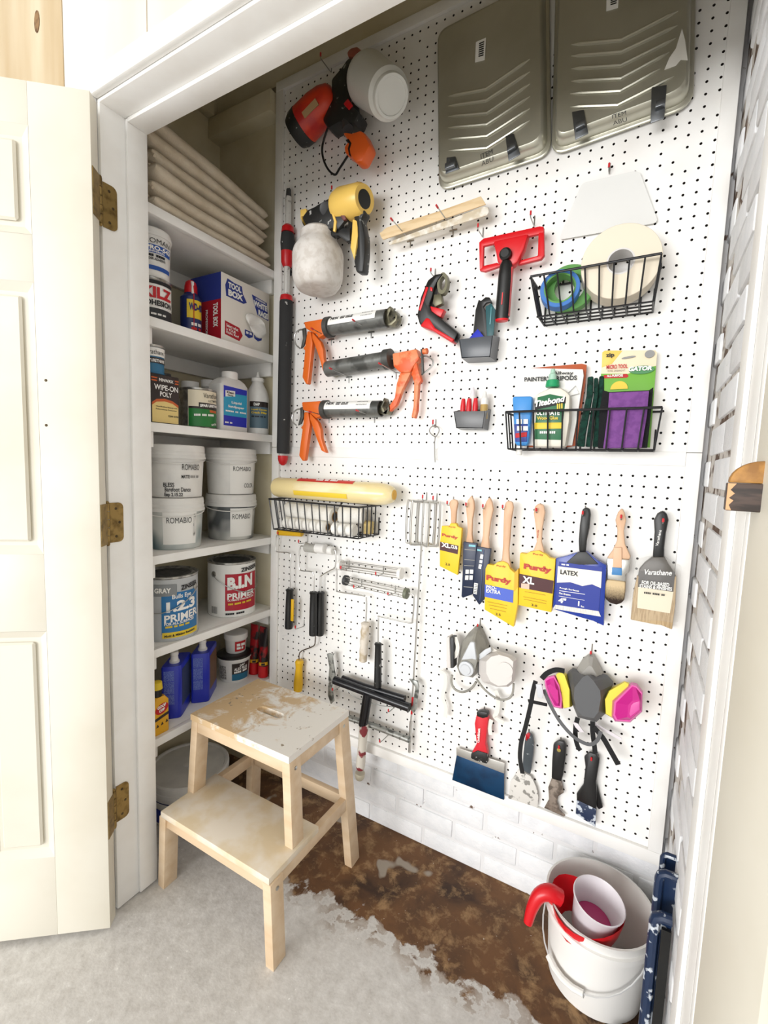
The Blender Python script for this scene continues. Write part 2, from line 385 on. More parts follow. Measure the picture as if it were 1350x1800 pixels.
SCR = mat('screw_head', '4a3d28', 0.5, 0.6)
for z in (72.4, 42.4, 12.3):
    h = MB(); o = V3((-0.98, -24.5, z-2))
    # jamb leaf with rounded inner corners
    lp = [V3((-0.98, -24.55, z-2)), V3((-0.98, -24.55, z+2))]+arc((-0.98, -23.7, z+1.5), (0, 1, 0), (0, 0, 1), .5, 90, 0, 4)+arc((-0.98, -23.7, z-1.5), (0, 1, 0), (0, 0, 1), .5, 0, -90, 4)
    hg = h.prism(lp, (0.08, 0, 0)).build('hinge', BRASS, d1)
    e_ = V3((.632, -.775, 0)); c0 = V3((0.66, -26.35, 0))
    MB().obox(c0-e_*.72+V3((.02, .02, z)), e_*.68, V3((0, 0, 2)), V3((.03, .025, 0))).build('hinge_leaf', BRASS, hg)
    k = MB()
    for i in range(5): k.lathe((-0.55, -25.0, z-2+i*.8), (0, 0, 1), [(0.03, .2), (.77, .2)], 12)
    k.ball((-.55, -25.0, z+2.06), .18).ball((-.55, -25.0, z-2.06), .18).build('knuckle', BRASS, hg)
    s = MB()
    for y, zz in ((-23.95, z+1.4), (-23.6, z), (-23.95, z-1.4)): s.lathe((-0.9, y, zz), (1, 0, 0), [(0, .14), (.03, .1)], 10)
    s.build('screws', SCR, hg)
for zz, ss in ((55.6, 4.2), (51.6, 4.3)): MB().lathe(V3((0.7-.775*ss, -26.4-.632*ss, zz)), (.632, -.775, 0), [(0, .13), (.015, .1)], 10).build('screw_hole', SCR, d1)
d2 = door('door_2', (49.25, -25.35, 0), (.24, -.971, 0), (-.971, -.24, 0), 1)
# wooden turn latch on the right jamb
WOODD = mat('dark_stained_wood', '4a3a32', 0.6, col2='2c221d', nscale=2.0, stretch=(.3, .3, 2))
WOODR = mat('raw_pine_edge', 'd9a67c', 0.7); OAK = mat('golden_oak', 'b4813a', 0.55, col2='8c5f24', nscale=1.6, lo=.4, hi=.65)
lt = thing('turn_latch', 'dark wooden turn latch with golden half-round top on the right jamb', 'latch', (49.2, -26, 47.5))
MB().box(48.25, 51.6, -26.15, -25.5, 47.55, 48.75).build('latch_block', WOODD, lt, bevel=.05)
MB().prism([(48.25, -26.17, 47.58), (48.45, -26.17, 47.58), (48.35, -26.17, 47.8), (48.5, -26.17, 48.0), (48.33, -26.17, 48.1), (48.52, -26.17, 48.3), (48.36, -26.17, 48.45), (48.55, -26.17, 48.73), (48.25, -26.17, 48.73)], (0, .03, 0)).build('worn_edge', WOODR, lt)
MB().prism(arc((49.45, -26.1, 48.76), (1, 0, 0), (0, 0, 1), 1.15, 0, 180, 14, rv=.95), (0, .55, 0)).build('half_round', OAK, lt, bevel=.05)
# ------------------------------------------------------------------ pegboards with real holes
PEG = mat('white_pegboard_paint', 'f4f3f0', 0.5, col2='efece8', nscale=0.2, lo=0.45, hi=0.7)
def pegboard(label, zs, zlo, zhi, trims):
    t = thing('pegboard', label, 'pegboard', (23.5, 0, zlo)); b = MB(); hw = MB(); R = 0.12
    def cell(x0, x1, z0, z1, cx, cz, hole):
        if not hole: b.add([(x0, 0, z0), (x1, 0, z0), (x1, 0, z1), (x0, 0, z1)], [(0, 1, 2, 3)]); return
        o = [(x1, 0, cz), (x1, 0, z1), (cx, 0, z1), (x0, 0, z1), (x0, 0, cz), (x0, 0, z0), (cx, 0, z0), (x1, 0, z0)]
        i = [(cx+R*math.cos(a*math.pi/4), 0, cz+R*math.sin(a*math.pi/4)) for a in range(8)]; k = [(x, .22, z) for x, y, z in i]
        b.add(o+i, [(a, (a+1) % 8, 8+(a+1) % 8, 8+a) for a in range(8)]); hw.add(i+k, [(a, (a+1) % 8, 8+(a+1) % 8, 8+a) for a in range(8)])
    for j, z in enumerate(zs):
        z0 = zlo if j == len(zs)-1 else z-.5; z1 = zhi if j == 0 else z+.5
        for i in range(-1, 49): cell(-2.2 if i == -1 else i-.5, 49.3 if i == 48 else i+.5, z0, z1, i, z, random.random() > .11)
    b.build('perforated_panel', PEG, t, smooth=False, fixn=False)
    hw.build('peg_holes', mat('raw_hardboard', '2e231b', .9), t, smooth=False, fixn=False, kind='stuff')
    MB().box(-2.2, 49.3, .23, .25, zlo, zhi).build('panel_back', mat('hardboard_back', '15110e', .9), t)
    MB().box(-2.2, -1.0, .25, .95, zlo, zhi).build('furring_strip', WHITE, t)
    MB().box(48.2, 49.3, .25, .95, zlo, zhi).build('furring_strip', WHITE, t)
    for x in trims: MB().box(*x).build('trim_strip', WHITE, t, bevel=.06)
    return t
pegboard('upper white pegboard holding the sprayers, caulk guns and metal trays', [99-k for k in range(48)], 51.2, 99.7,
         [(-2.25, -0.95, -.42, 0, 51.2, 98.55), (48.15, 49.35, -.42, 0, 51.2, 98.55), (-2.25, 49.35, -.42, 0, 98.55, 99.75)])
pegboard('lower white pegboard holding the brushes, roller frames and respirators', [48.9-k for k in range(37)], 11.4, 51.15,
         [(-2.25, -0.95, -.42, 0, 12.0, 51.15), (48.15, 49.35, -.42, 0, 12.0, 51.15), (-2.25, 49.35, -.42, 0, 10.7, 12.0), (-0.95, 48.15, -.2, 0, 49.95, 51.25)])
# ------------------------------------------------------------------ shelving
SHZ = (75.6, 64.1, 52.9, 38.0, 27.1, 16.25)
SHL = ('top white shelf board under the folded drop cloths', 'white shelf board under the rag box', 'white shelf board under the square bottles and tins', 'white shelf board under the four round tubs', 'white shelf board under the two gallon primer cans', 'lowest white shelf board under the blue tins')
for z, lb in zip(SHZ, SHL):
    su = thing('shelf', lb, 'shelf', (-8, -10, z-1), 'shelves beside the pegboard')
    MB().box(-14.55, -2.95, -19.9, .85, z-.75, z-.002).build('shelf_board', WHITE, su, bevel=.03)
    MB().box(-2.95, -2.27, -19.9, .2, z-1.0, z-.002).build('shelf_edge', WHITE, su, bevel=.05)
    MB().box(-14.5, -3.0, -19.75, -19.2 if z == 75.6 else -18.35, z-2.7, z-.75).build('cleat', WHITE, su, bevel=.05)
    MB().box(-14.55, -13.8, -18.35, .85, z-2.7, z-.75).build('cleat', WHITE, su, bevel=.05)
    MB().box(-13.8, -3.2, .15, .88, z-2.7, z-.75).build('cleat', WHITE, su, bevel=.05)
MB().box(-14.5, -1.8, -20.15, -19.95, 0, 81).build('return_panel', WHITE, tr)

# ------------------------------------------------------------------ drop cloths on the top shelf
CANV = mat('cotton_canvas', 'd8ccb8', 0.95, col2='c9bba4', nscale=0.5, lo=.35, hi=.7, bump=0.5, bscale=9)
def cloth_layer(z0, z1, x0, x1, y0, y1, seed, rz=0.0):
    rnd = random.Random(seed); rings = []; n = 28; TT = [0, .006, .02, .045, .08, .14, .22, .3, .38, .46, .54, .62, .7, .78, .86, .92, .96, .985, .995, 1]; ny = len(TT)-1
    ph = [rnd.uniform(0, 6.28) for _ in range(4)]
    for j in range(ny+1):
        t = TT[j]; y = y0+(y1-y0)*t; k_ = min(1.0, t/.05, (1-t)/.03); e = max(.3, math.sqrt(1-(1-k_)**2)); ring = []
        lift = 1+.3*(1-t); dz = .05*math.sin(3.1*t+ph[0])+.03*math.sin(8*t+ph[1]); dx = .16*math.sin(4*t+ph[2])+.1*math.sin(9*t+ph[3])
        h = (z1-z0)/2*(1+.03*math.sin(6*t+ph[1]))*e*lift; w = (x1-x0)/2
        for k in range(n):
            a = 2*math.pi*k/n; c, s = math.cos(a), math.sin(a)
            px = (x0+x1)/2+(abs(c)**.35*math.copysign(1, c))*w+dx*(c > 0); pz = 75.62+((z0+z1)/2-75.62)*lift+(abs(s)**.75*math.copysign(1, s))*h+dz*.35
            ring.append((px, y+rz*(px-x0), pz))
        rings.append(ring)
    return MB().loft(rings)
def roll_end(c, r, seed, y):   # the turned-in end of the fold
    rnd = random.Random(seed); P = [V3((c[0]+r*(1-.13*i)*math.cos(i*.75+.4), y-.12*math.sin(i), c[1]+r*(1-.13*i)*math.sin(i*.75+.4))) for i in range(7)]
    return MB().tube(smoothpath(P, 4), .16, 6)
zc = 75.62
for i, (lab, hs, xf, yn) in enumerate((('bottom folded canvas drop cloth lying on the top shelf', (1.25, 1.35), (-2.5, -2.75), -18.3),
                            ('middle folded canvas drop cloth between the two others', (1.45, 1.25), (-2.55, -3.1), -18.0),
                            ('topmost folded canvas drop cloth of the stack', (1.35, 1.7), (-3.0, -3.2), -18.4))):
    t = thing('drop_cloth', lab, 'drop cloth', (-8, -10, zc), 'folded canvas cloths on the top shelf')
    for k, h in enumerate(hs):
        yf = -.75 if (i, k) != (1, 0) else -2.1
        cloth_layer(zc, zc+h, -14.2, xf[k], yn, yf, 10*i+k).build('fold', CANV, t, ang=60); zc += h-.04
    roll_end((xf[0]-1.2, 75.62+(zc-sum(hs)/2-75.62)*1.3), .95, i, yn+.1).build('turned_end', CANV, t)
# ------------------------------------------------------------------ cans and tubs
def tub_body(t, c, rb, rt, z0, z1, m, lidm, rl=None, lidh=1.3, ridges=3):
    f = lambda z: rb+(rt-rb)*(z/(z1-z0))
    MB().lathe((c[0], c[1], z0), (0, 0, 1), [(0, rb*.96), (.1, rb), (z1-z0-lidh*.5, rt)], 40).build('body', m, t)
    rl = rl or rt+.2; b = []
    for k in range(ridges): b += [(k*lidh*.8/ridges, rl-.06*k-.03), (k*lidh*.8/ridges+.08, rl-.06*k), (k*lidh*.8/ridges+.22, rl-.06*k)]
    b += [(lidh-.08, rl-.06*ridges), (lidh, rl-.12-.06*ridges), (lidh, rl-.45), (lidh-.18, rl-.5)]
    MB().lathe((c[0], c[1], z1-lidh), (0, 0, 1), [(0, rt-.1)]+b, 40).build('lid', lidm, t)
    return lambda z: f(z-0)
TUBW = mat('white_polypropylene', 'e9e8e4', 0.4, col2='dfdedb', nscale=.3)
TUBTEAL = mat('tub_with_teal_paint', 'd3d6d2', 0.35, col2='57737a', nscale=.22, lo=.42, hi=.66, detail=2)
TUBGREY = mat('tub_with_charcoal_paint', 'cfcfca', 0.35, col2='55595b', nscale=.22, lo=.44, hi=.62, detail=2)
LABW = mat('white_label', 'f3f2ee', 0.5)
def romabio(lab, c, z0, z1, m, logo, patch_az, extra=()):
    t = thing('paint_tub', lab, 'paint tub', (c[0], c[1], z0), 'round paint tubs on the middle shelf')
    rb, rt = 3.1, 3.38; tub_body(t, c, rb, rt, z0, z1, m, TUBW, 3.6, 1.65)
    R = lambda z: rb+(rt-rb)*min(1, (z-.1)/(z1-z0-.925))+.015
    az = camaz(c)
    if patch_az: MB().conepatch((c[0], c[1], z0), R, az+patch_az[0], az+patch_az[1], patch_az[2], patch_az[3], 10).build('label', LABW, t)
    for body, a0, a1, h0, h1, mm, bold in ((('ROMABIO',)+logo+(INK, 0.0)),)+tuple(extra):
        ctext(body, (c[0], c[1], z0), R, az+a0, az+a1, h0, h1, mm, t, bold=bold)
    h = MB().tube([V3((c[0], c[1], z1-1.75))+V3((3.5*math.cos(math.radians(az+a)), 3.5*math.sin(math.radians(az+a)), -.5*math.sin(math.radians((a+80)/160*180)))) for a in range(-80, 81, 10)], .07, 6)
    h.build('handle', TUBW, t)
romabio('lower left round tub holding teal paint', (-6.2, -13.5), 38.0, 44.3, TUBTEAL, (-15, 35, 3.3, 4.0), (-23, 48, .7, 4.7), (('ECO', 40, 46, 1.6, 4.4, GINK, 0),))
romabio('lower right round tub with charcoal paint showing through', (-6.6, -3.98), 38.0, 44.35, TUBGREY, (3, 50, 3.0, 3.7), (-2, 60, .5, 4.5))
romabio('upper left round white tub marked BLESS Barefoot Dance', (-6.3, -13.26), 44.3, 50.7, TUBW, (13, 54, 3.4, 4.1), None,
        (('MATTE', 12, 29, 2.4, 2.8, INK, .03), ('--- --', 31, 52, 2.45, 2.75, GINK, 0), ('BLESS', -24, -2, 1.35, 1.85, INK, .02), ('Barefoot Dance', -21, 32, .78, 1.3, INK, .015), ('Exp 2.15.22', -22, 15, .1, .65, INK, .03)))
romabio('upper right round white tub marked COLOR', (-6.6, -4.04), 44.35, 50.75, TUBW, (5, 52, 3.3, 3.9), (-2, 64, .15, 4.4), (('COLOR', 33, 63, 1.0, 1.6, INK, 0),))
CANM = mat('tin_can_metal', 'b8b6b0', 0.3, 0.85, col2='8d8b86', nscale=1.2)
def can(name, lab, c, R, z0, z1, lm, group=None, ears=False, cat='paint can', lidm=None):
    t = thing(name, lab, cat, (c[0], c[1], z0), group); h = z1-z0
    MB().lathe((c[0], c[1], z0), (0, 0, 1), [(0, R-.1), (.04, R), (.16, R+.03), (.2, R-.03), (h-.3, R-.03)], 44).build('body', lm, t)
    rim = MB().lathe((c[0], c[1], z0), (0, 0, 1), [(h-.32, R-.03), (h-.22, R+.05), (h-.04, R+.05), (h, R-.02), (h-.1, R-.12), (h-.28, R-.2), (h-.3, R-.45), (h-.12, R-.5), (h-.1, R-.62), (h-.2, R-.75)], 44, cap=False).build('rim', CANM, t)
    MB().lathe((c[0], c[1], z0), (0, 0, 1), [(h-.22, R-.74), (h-.2, R-.76), (h-.2, R*.55), (h-.25, R*.53)], 44).build('lid', lidm or CANM, t)
    if ears:
        az = math.radians(camaz(c)+ears)
        for a in (az, az+math.pi):
            p = V3((c[0]+R*math.cos(a), c[1]+R*math.sin(a), z0+h*.78)); d = V3((math.cos(a), math.sin(a), 0))
            MB().lathe(p-d*.1, d, [(0, .42), (.12, .42), (.2, .3), (.22, .18)], 16).build('ear', CANM, t)
        u = V3((math.cos(az), math.sin(az), 0)); w = V3((-u.y, u.x, 0))
        if w.dot(CAMP-V3((c[0], c[1], 0))) < 0: w = -w
        ctr = V3((c[0], c[1], z0+h*.78)); P = []
        for k in range(13):
            g = math.pi*k/12; P.append(ctr+u*((R+.3)*math.cos(g))+w*((R+.25)*math.sin(g))+V3((0, 0, -2.6*math.sin(g))))
        MB().tube(P, .06, 6).build('bail', STEEL, t)
    return t
SILV = mat('silver_label', 'b9bcbe', 0.4); BLU = mat('primer_blue', '1f6fa8', 0.45); YEL = mat('label_yellow', 'e6c62c', 0.5); GRYL = mat('grey_label', '85898b', 0.45)
REDL = mat('label_red', 'b3122c', 0.45); DLID = mat('dark_can_lid', '4b4a46', 0.45, .5, col2='2a2a28', nscale=1.5)
c = (-5.8, -14.6); R = 3.35; z0 = 27.1
t = can('primer_can', 'gray gallon can with blue 1-2-3 PRIMER label', c, R, z0, 35.0, SILV, 'gallon primer cans', ears=62, lidm=DLID); az = camaz(c)
C3 = (c[0], c[1], z0)
MB().conepatch(C3, R, az-15, az+66, .95, 6.0, 14).build('label', BLU, t)
MB().conepatch(C3, R+.02, az-30, az+14, 5.6, 7.0, 8).build('grey_corner', GRYL, t)
MB().conepatch(C3, R+.02, az-14, az+66, .45, 1.15, 12).build('yellow_band', YEL, t)
for body, a0, a1, h0, h1, mm, b, tl in (('GRAY', -28, 3, 6.0, 6.6, WINK, .04, 0), ('ZINSSER', 22, 64, 6.3, 6.9, INK, .04, .3), ('Bulls Eye', 5, 45, 5.1, 5.8, WINK, .02, .1), ('1.2.3', -6, 56, 3.7, 5.0, WINK, .05, .25),
        ('PRIMER', -10, 64, 2.5, 3.45, WINK, .03, .35), ('FOR ALL SURFACES', -10, 52, 2.1, 2.45, WINK, .03, .2), ('---- -- --- ---', -8, 40, 1.75, 1.98, YEL, .02, .1), ('Mold & Mildew Resistant', -10, 55, .65, .95, INK, .03, .2)):
    ctext(body, C3, R+.02, az+a0, az+a1, h0, h1, mm, t, bold=b, tilt=tl)
c = (-6.4, -4.0); z0 = 27.1; C3 = (c[0], c[1], z0)
t = can('primer_can', 'white gallon can with red B-I-N PRIMER label', c, R, z0, 34.9, LABW, 'gallon primer cans', ears=-46, lidm=DLID); az = camaz(c)
MB().conepatch(C3, R, az-15, az+72, 1.0, 6.2, 14).build('label', REDL, t)
for body, a0, a1, h0, h1, mm, b, tl in (('ZINSSER', 21, 72, 6.55, 7.15, INK, .04, .3), ('B.I.N', -10, 54, 4.1, 5.9, WINK, .06, .35), ('PRIMER', -10, 62, 2.75, 3.6, WINK, .03, .3), ('ULTIMATE STAIN BLOCKER', -9, 60, 2.45, 2.7, WINK, .03, .2),
        ('--- ---- -- ----', -8, 50, 1.9, 2.15, YEL, .02, .2), ('---- ----', -14, 30, .45, .7, INK, .03, .1)):
    ctext(body, C3, R+.02, az+a0, az+a1, h0, h1, mm, t, bold=b, tilt=tl)
for k in range(7): MB().conepatch(C3, R+.02, az-52+k*2.6, az-51+k*2.6, .5, 1.5, 1).build('barcode_line', INK, t)
# --- second shelf: paste tub on a quart can, spray can, rag box
CRM = mat('cream_label', 'e9dfc6', 0.5)
c = (-5.25, -16.95); z0 = 64.1; R = 2.15; az = camaz(c); C3 = (c[0], c[1], z0)
t = can('adhesion_primer_can', 'white quart can lettered ADHESION under the paste tub', c, R, z0, 68.75, LABW)
MB().conepatch(C3, R, az-75, az+75, .25, 1.35, 14).build('label_base', mat('dark_label', '26282b', .5), t)
MB().conepatch(C3, R, az-75, az+75, 3.9, 4.3, 14).build('label_top', INK, t)
for body, a0, a1, h0, h1, mm, b in (('KILZ', -22, 66, 2.4, 3.6, RINK, .05), ('ADHESION', -26, 66, 1.6, 2.2, INK, .04), ('---- --- ---', 0, 42, .6, .8, WINK, .02)): ctext(body, C3, R+.02, az+a0, az+a1, h0, h1, mm, t, bold=b)
z0 = 68.75; C3 = (c[0], c[1], z0); BLL = mat('label_blue', '1d4fa3', .5)
t = thing('paste_tub', 'white wallpaper paste tub with blue bands stacked on a can', 'tub', C3)
tub_body(t, c, 1.95, 2.1, z0, 74.0, TUBW, TUBW, 2.24, .9); Rf = lambda z: 1.95+.15*(z-.1)/4.7+.015
MB().conepatch(C3, Rf, az-70, az+70, 2.5, 3.35, 14).build('label', BLL, t); MB().conepatch(C3, Rf, az-70, az+70, .75, 1.2, 14).build('label', BLL, t)
for body, a0, a1, h0, h1, mm, b in (('ROMAN', -14, 64, 3.5, 4.0, INK, 0), ('PRO-543', -12, 66, 2.8, 3.25, WINK, .04), ('UNIVERSAL', -8, 44, 2.55, 2.75, WINK, .03), ('--- ----', -12, 44, 2.1, 2.35, INK, .03), ('BORDER ADHESIVE', -20, 46, 1.75, 2.0, INK, .03)): ctext(body, C3, Rf, az+a0, az+a1, h0, h1, mm, t, bold=b)
NAVY = mat('navy_can', '1b2a63', .35)
c = (-6.2, -10.9); z0 = 64.1; C3 = (c[0], c[1], z0); az = camaz(c); R = 1.25
t = thing('spray_can', 'navy and yellow lubricant spray can with red cap and straw', 'spray can', C3)
MB().lathe(C3, (0, 0, 1), [(0, R-.05), (.05, R), (4.9, R), (5.1, R-.2), (5.45, .75), (5.6, .7)], 28).build('body', NAVY, t)
MB().lathe(C3, (0, 0, 1), [(5.5, .78), (6.3, .75), (6.8, .62), (7.05, .35), (7.1, .1)], 24).build('cap', RED, t)
d = V3((math.cos(math.radians(az+15)), math.sin(math.radians(az+15)), 0))
MB().tube([V3(C3)+d*(R+.06)+V3((0, 0, .3)), V3(C3)+d*(R+.06)+V3((0, 0, 5.2))], .05, 6).build('straw', RED, t)
MB().bar(V3(C3)+d*.7+V3((0, 0, 5.3)), V3(C3)+d*.62+V3((0, 0, 6.8)), .3, .25).build('nozzle_lever', WHT, t)
MB().conepatch(C3, R, az-22, az+70, 2.3, 4.5, 10).build('label', YEL, t)
ctext('WD-40', C3, R+.02, az-10, az+66, 3.2, 4.1, NAVY, t, bold=.06); ctext('---- ---', C3, R+.02, az+2, az+60, 1.4, 1.75, WINK, t, bold=.04); ctext('--- --', C3, R+.02, az+2, az+60, .9, 1.2, RINK, t, bold=.04)
BOXW = mat('white_carton', 'ece7de', .6); BOXB = mat('carton_blue', '24358a', .55); BOXR = mat('carton_red', 'b01226', .55)
fx, ya, yb, z0, z1, bx = -3.4, -8.6, 0.0, 64.1, 72.7, -9.2
t = thing('rag_box', 'white, red and blue carton of white rags with one rag pulled out', 'box', (-6, -4, z0))
MB().box(bx, fx, ya, yb, z0, z1).build('carton', BOXW, t, bevel=.05)
MB().box(bx+.03, fx-.03, ya-.03, ya+.1, 69.4, z1-.03).build('side_band', BOXB, t); MB().box(bx+.03, fx-.03, ya-.03, ya+.1, z0+.03, 69.4).build('side_panel', BOXR, t)
text('WHITE', (bx+2.2, ya-.03, 64.4), (bx+2.2, ya-.03, 67.9), (bx+1.2, ya-.03, 64.4), DGREY, t, bold=.05); text('TOOL BOX', (bx+4.4, ya-.03, 69.0), (bx+4.4, ya-.03, 66.0), (bx+5.3, ya-.03, 69.0), WINK, t, bold=.05)
text('PROFESSIONAL', (bx+3.0, ya-.03, 68.3), (bx+3.0, ya-.03, 64.4), (bx+3.4, ya-.03, 68.3), WINK, t, bold=.03)
FB = lambda y, z: (fx, y, z)
def ftext(body, y0, y1, za, zb, m, bold=.03, slant=0.0): text(body, FB(y0, za), FB(y1, za+slant), FB(y0, zb), m, t, bold=bold)
for (y0, y1, za, zb, sl) in ((-7.85, -4.75, 71.2, 72.0, -.1), (-7.7, -4.95, 70.1, 71.0, -.1)):
    pass
patch([FB(-7.95, 71.3), FB(-7.6, 72.2), FB(-6.5, 72.0), FB(-5.2, 72.0), FB(-5.0, 71.1), FB(-4.3, 70.2), FB(-4.9, 69.9), FB(-7.8, 70.0)], BOXB, t, 'logo_plate')
ftext('TOOL', -7.5, -5.3, 71.1, 71.85, WINK, .05); ftext('BOX', -7.5, -5.0, 70.15, 70.95, WINK, .06)
patch([FB(-3.4, 71.6), FB(-.6, 71.35), FB(-.2, 69.0), FB(-2.3, 69.2), FB(-3.0, 70.6)], BOXB, t, 'logo_plate')
ftext('PROFESSIONAL', -2.7, -.8, 71.15, 71.4, WINK, .03, -.1); ftext('WHITE', -3.1, -.5, 70.25, 71.0, WINK, .05, -.1); ftext('RAGS', -2.2, -.3, 69.2, 70.0, WINK, .06, -.1)
patch([FB(-8.0, 66.9), FB(-5.6, 66.6), FB(-5.0, 65.75), FB(-5.6, 64.9), FB(-8.0, 65.2)], BOXR, t, 'arrow_tag')
ftext('Select what', -7.8, -5.8, 66.2, 66.6, WINK, .02, -.15); ftext('is YOUR', -7.8, -6.2, 65.75, 66.1, WINK, .02, -.12); ftext('Right Rag!', -7.8, -5.7, 65.3, 65.7, WINK, .02, -.15)
for y in (-4.6, -2.9): patch([FB(y, 66.7), FB(y+1.4, 66.6), FB(y+1.4, 66.0), FB(y+.7, 65.7), FB(y, 65.95)], BOXB, t, 'size_tag')
ftext('-- --', -4.4, -3.4, 66.2, 66.5, WINK, .02); ftext('-- --', -2.7, -1.8, 66.15, 66.45, WINK, .02)
RAGW = mat('white_rag', 'f0eee9', .9)
MB().loft([[V3((fx+o*r_, -4.0+yy+(1.6*r_*math.cos(a)), 68.4+zz+(1.0*r_*math.sin(a)))) for a in [k*math.pi/6 for k in range(12)]] for o, r_, yy, zz in ((0.05, .35, 0, 0), (.55, .75, .3, -.2), (.75, 1.0, .9, -.75), (.55, .95, 1.4, -1.3), (.3, .6, 1.7, -1.7))]).build('pulled_rag', RAGW, t, ang=70)
# --- third shelf
BRN = mat('dark_brown_label', '2c2320', .4); CRM2 = mat('buttery_label', 'e8cf86', .45); ORL = mat('orange_stripe', 'c85f2a', .5)
fx, ya, yb, z0, z1 = -3.2, -18.5, -14.9, 52.9, 58.4
t = thing('wipe_on_poly_tin', 'rectangular dark brown and cream WIPE-ON POLY tin', 'tin', (-4.3, -16.7, z0))
MB().box(-5.6, fx, ya, yb, z0, z1).build('body', BRN, t, bevel=.12); MB().lathe((-4.4, -15.8, z1), (0, 0, 1), [(0, .6), (.35, .6), (.4, .5)], 20).build('cap', BLACK, t)
P = lambda y, z: (fx, y, z)
patch([P(ya+.15, 53.05), P(yb-.15, 53.05), P(yb-.15, 54.9), P(-15.8, 55.3), P(-16.8, 55.45), P(-17.8, 55.3), P(ya+.15, 54.9)], CRM2, t, 'label')
patch([P(ya+.15, 54.9), P(-17.8, 55.3), P(-16.8, 55.45), P(-15.8, 55.3), P(yb-.15, 54.9), P(yb-.15, 55.2), P(-15.8, 55.6), P(-16.8, 55.75), P(-17.8, 55.6), P(ya+.15, 55.2)], ORL, t, 'label_arc', thick=.035)
for z in (57.55, 57.85): patch([P(ya+.1, z), P(yb-.1, z), P(yb-.1, z+.15), P(ya+.1, z+.15)], ORL, t, 'stripe')
patch([P(-17.6, 57.4), P(-15.6, 57.4), P(-15.4, 57.75), P(-15.6, 58.1), P(-17.6, 58.1), P(-17.8, 57.75)], BRN, t, 'name_plate', thick=.05)
for body, y0, y1, a, b_, mm, bo in (('MINWAX', -17.5, -15.7, 57.6, 57.95, WINK, .03), ('WIPE-ON', -18.1, -15.1, 56.65, 57.25, WINK, .02), ('POLY', -17.4, -15.9, 55.95, 56.5, WINK, .02), ('Hand-Rubbed Beauty with', -17.9, -15.2, 54.7, 54.9, BRN, .01), ('Polyurethane Protection', -17.9, -15.3, 54.4, 54.6, BRN, .01), ('CLEAR SATIN', -16.4, -15.1, 53.75, 53.95, BRN, .03)): text(body, P(y0, a), P(y1, a), P(y0, b_), mm, t, bold=bo, off=.06)
c = (-4.6, -17.3); z0 = 58.4; C3 = (c[0], c[1], z0); R = 1.25; az = camaz(c)
t = can('polyurethane_can', 'small teal and white can stacked on the brown tin', c, R, z0, 61.6, mat('teal_can_label', '2c6f96', .4))
MB().conepatch(C3, R, az-70, az+80, 1.9, 2.85, 12).build('label', LABW, t); MB().conepatch(C3, R, az-70, az+80, 1.15, 1.75, 12).build('label_band', BRN, t)
ctext('Varathane', C3, R+.02, az-40, az+60, 2.1, 2.6, INK, t); ctext('POLYURETHANE', C3, R+.02, az-40, az+65, 1.25, 1.6, WINK, t, bold=.03)
GRN = mat('label_green', '1f7a35', .4)
c = (-5.0, -10.85); z0 = 52.9; R = 2.15; C3 = (c[0], c[1], z0); az = camaz(c)
t = can('spar_urethane_can', 'quart can with green and cream SPAR URETHANE label', c, R, z0, 57.8, CANM)
MB().conepatch(C3, R, az-32, az+88, .2, 4.6, 14).build('label', CRM, t); MB().conepatch(C3, R+.015, az-30, az+88, .2, 2.35, 14).build('label_green', GRN, t); MB().conepatch(C3, R+.02, az-30, az+88, 2.35, 2.6, 14).build('label_dark', BRN, t)
MB().conepatch(C3, R+.02, az+2, az+88, 2.55, 3.1, 10).build('label_plate', BRN, t); MB().conepatch(C3, R+.025, az+38, az+75, 2.0, 2.3, 6).build('label_orange', ORL, t)
for body, a0, a1, h0, h1, mm, b in (('Varathane', 16, 80, 3.75, 4.35, INK, 0), ('ULTIMATE', 32, 76, 3.3, 3.55, INK, .01), ('SPAR URETHANE', 6, 86, 2.63, 2.98, WINK, .05), ('---- --- -----', -12, 55, 1.5, 1.75, WINK, .02), ('SATIN', 44, 72, .45, .7, WINK, .03)): ctext(body, C3, R+.03, az+a0, az+a1, h0, h1, mm, t, bold=b, tilt=.15)
fx, ya, yb, z0 = -3.2, -8.75, -4.05, 52.9; fy = lambda y, z, x=fx: (x, y, z)
t = thing('liquid_sandpaper_bottle', 'square white bottle with bright blue Liquid Sandpaper label', 'bottle', (-4.5, -6.4, z0))
def rloop(x0, x1, y0, y1, z, r): return [V3((p.x, p.y, z)) for p in rrect((x0, y0, 0), (1, 0, 0), (0, 1, 0), x1-x0, y1-y0, r, 3)]
MB().loft([rloop(-5.75, fx-.08, ya+.08, yb-.08, z0, .3), rloop(-5.8, fx, ya, yb, z0+.15, .35), rloop(-5.8, fx, ya, yb, 58.9, .35), rloop(-5.6, fx-.25, ya+.5, yb-.3, 59.5, .4), rloop(-5.3, fx-.5, -7.7, -4.9, 59.9, .45)]).build('body', TUBW, t)
MB().lathe((-4.5, -6.2, 59.8), (0, 0, 1), [(0, .95), (.1, 1.05), (.9, 1.05), (1.0, .95)], 24).build('cap', WHT, t)
BLV = mat('vivid_blue_label', '2531b4', .45); CYN = mat('cyan_label', '2f9fc6', .45)
patch([fy(ya+.4, 53.6), fy(yb-.35, 53.6), fy(yb-.35, 58.6), fy(ya+.4, 58.7)], BLV, t, 'label'); patch([fy(ya+.4, 54.9), fy(yb-.35, 54.9), fy(yb-.35, 57.9), fy(-6.2, 57.85), fy(ya+.4, 57.2)], CYN, t, 'label_panel', off=.02)
patch([fy(-8.1, 57.3), fy(-6.5, 57.5), fy(-6.5, 58.2), fy(-8.1, 58.1)], LABW, t, 'name_plate', off=.04)
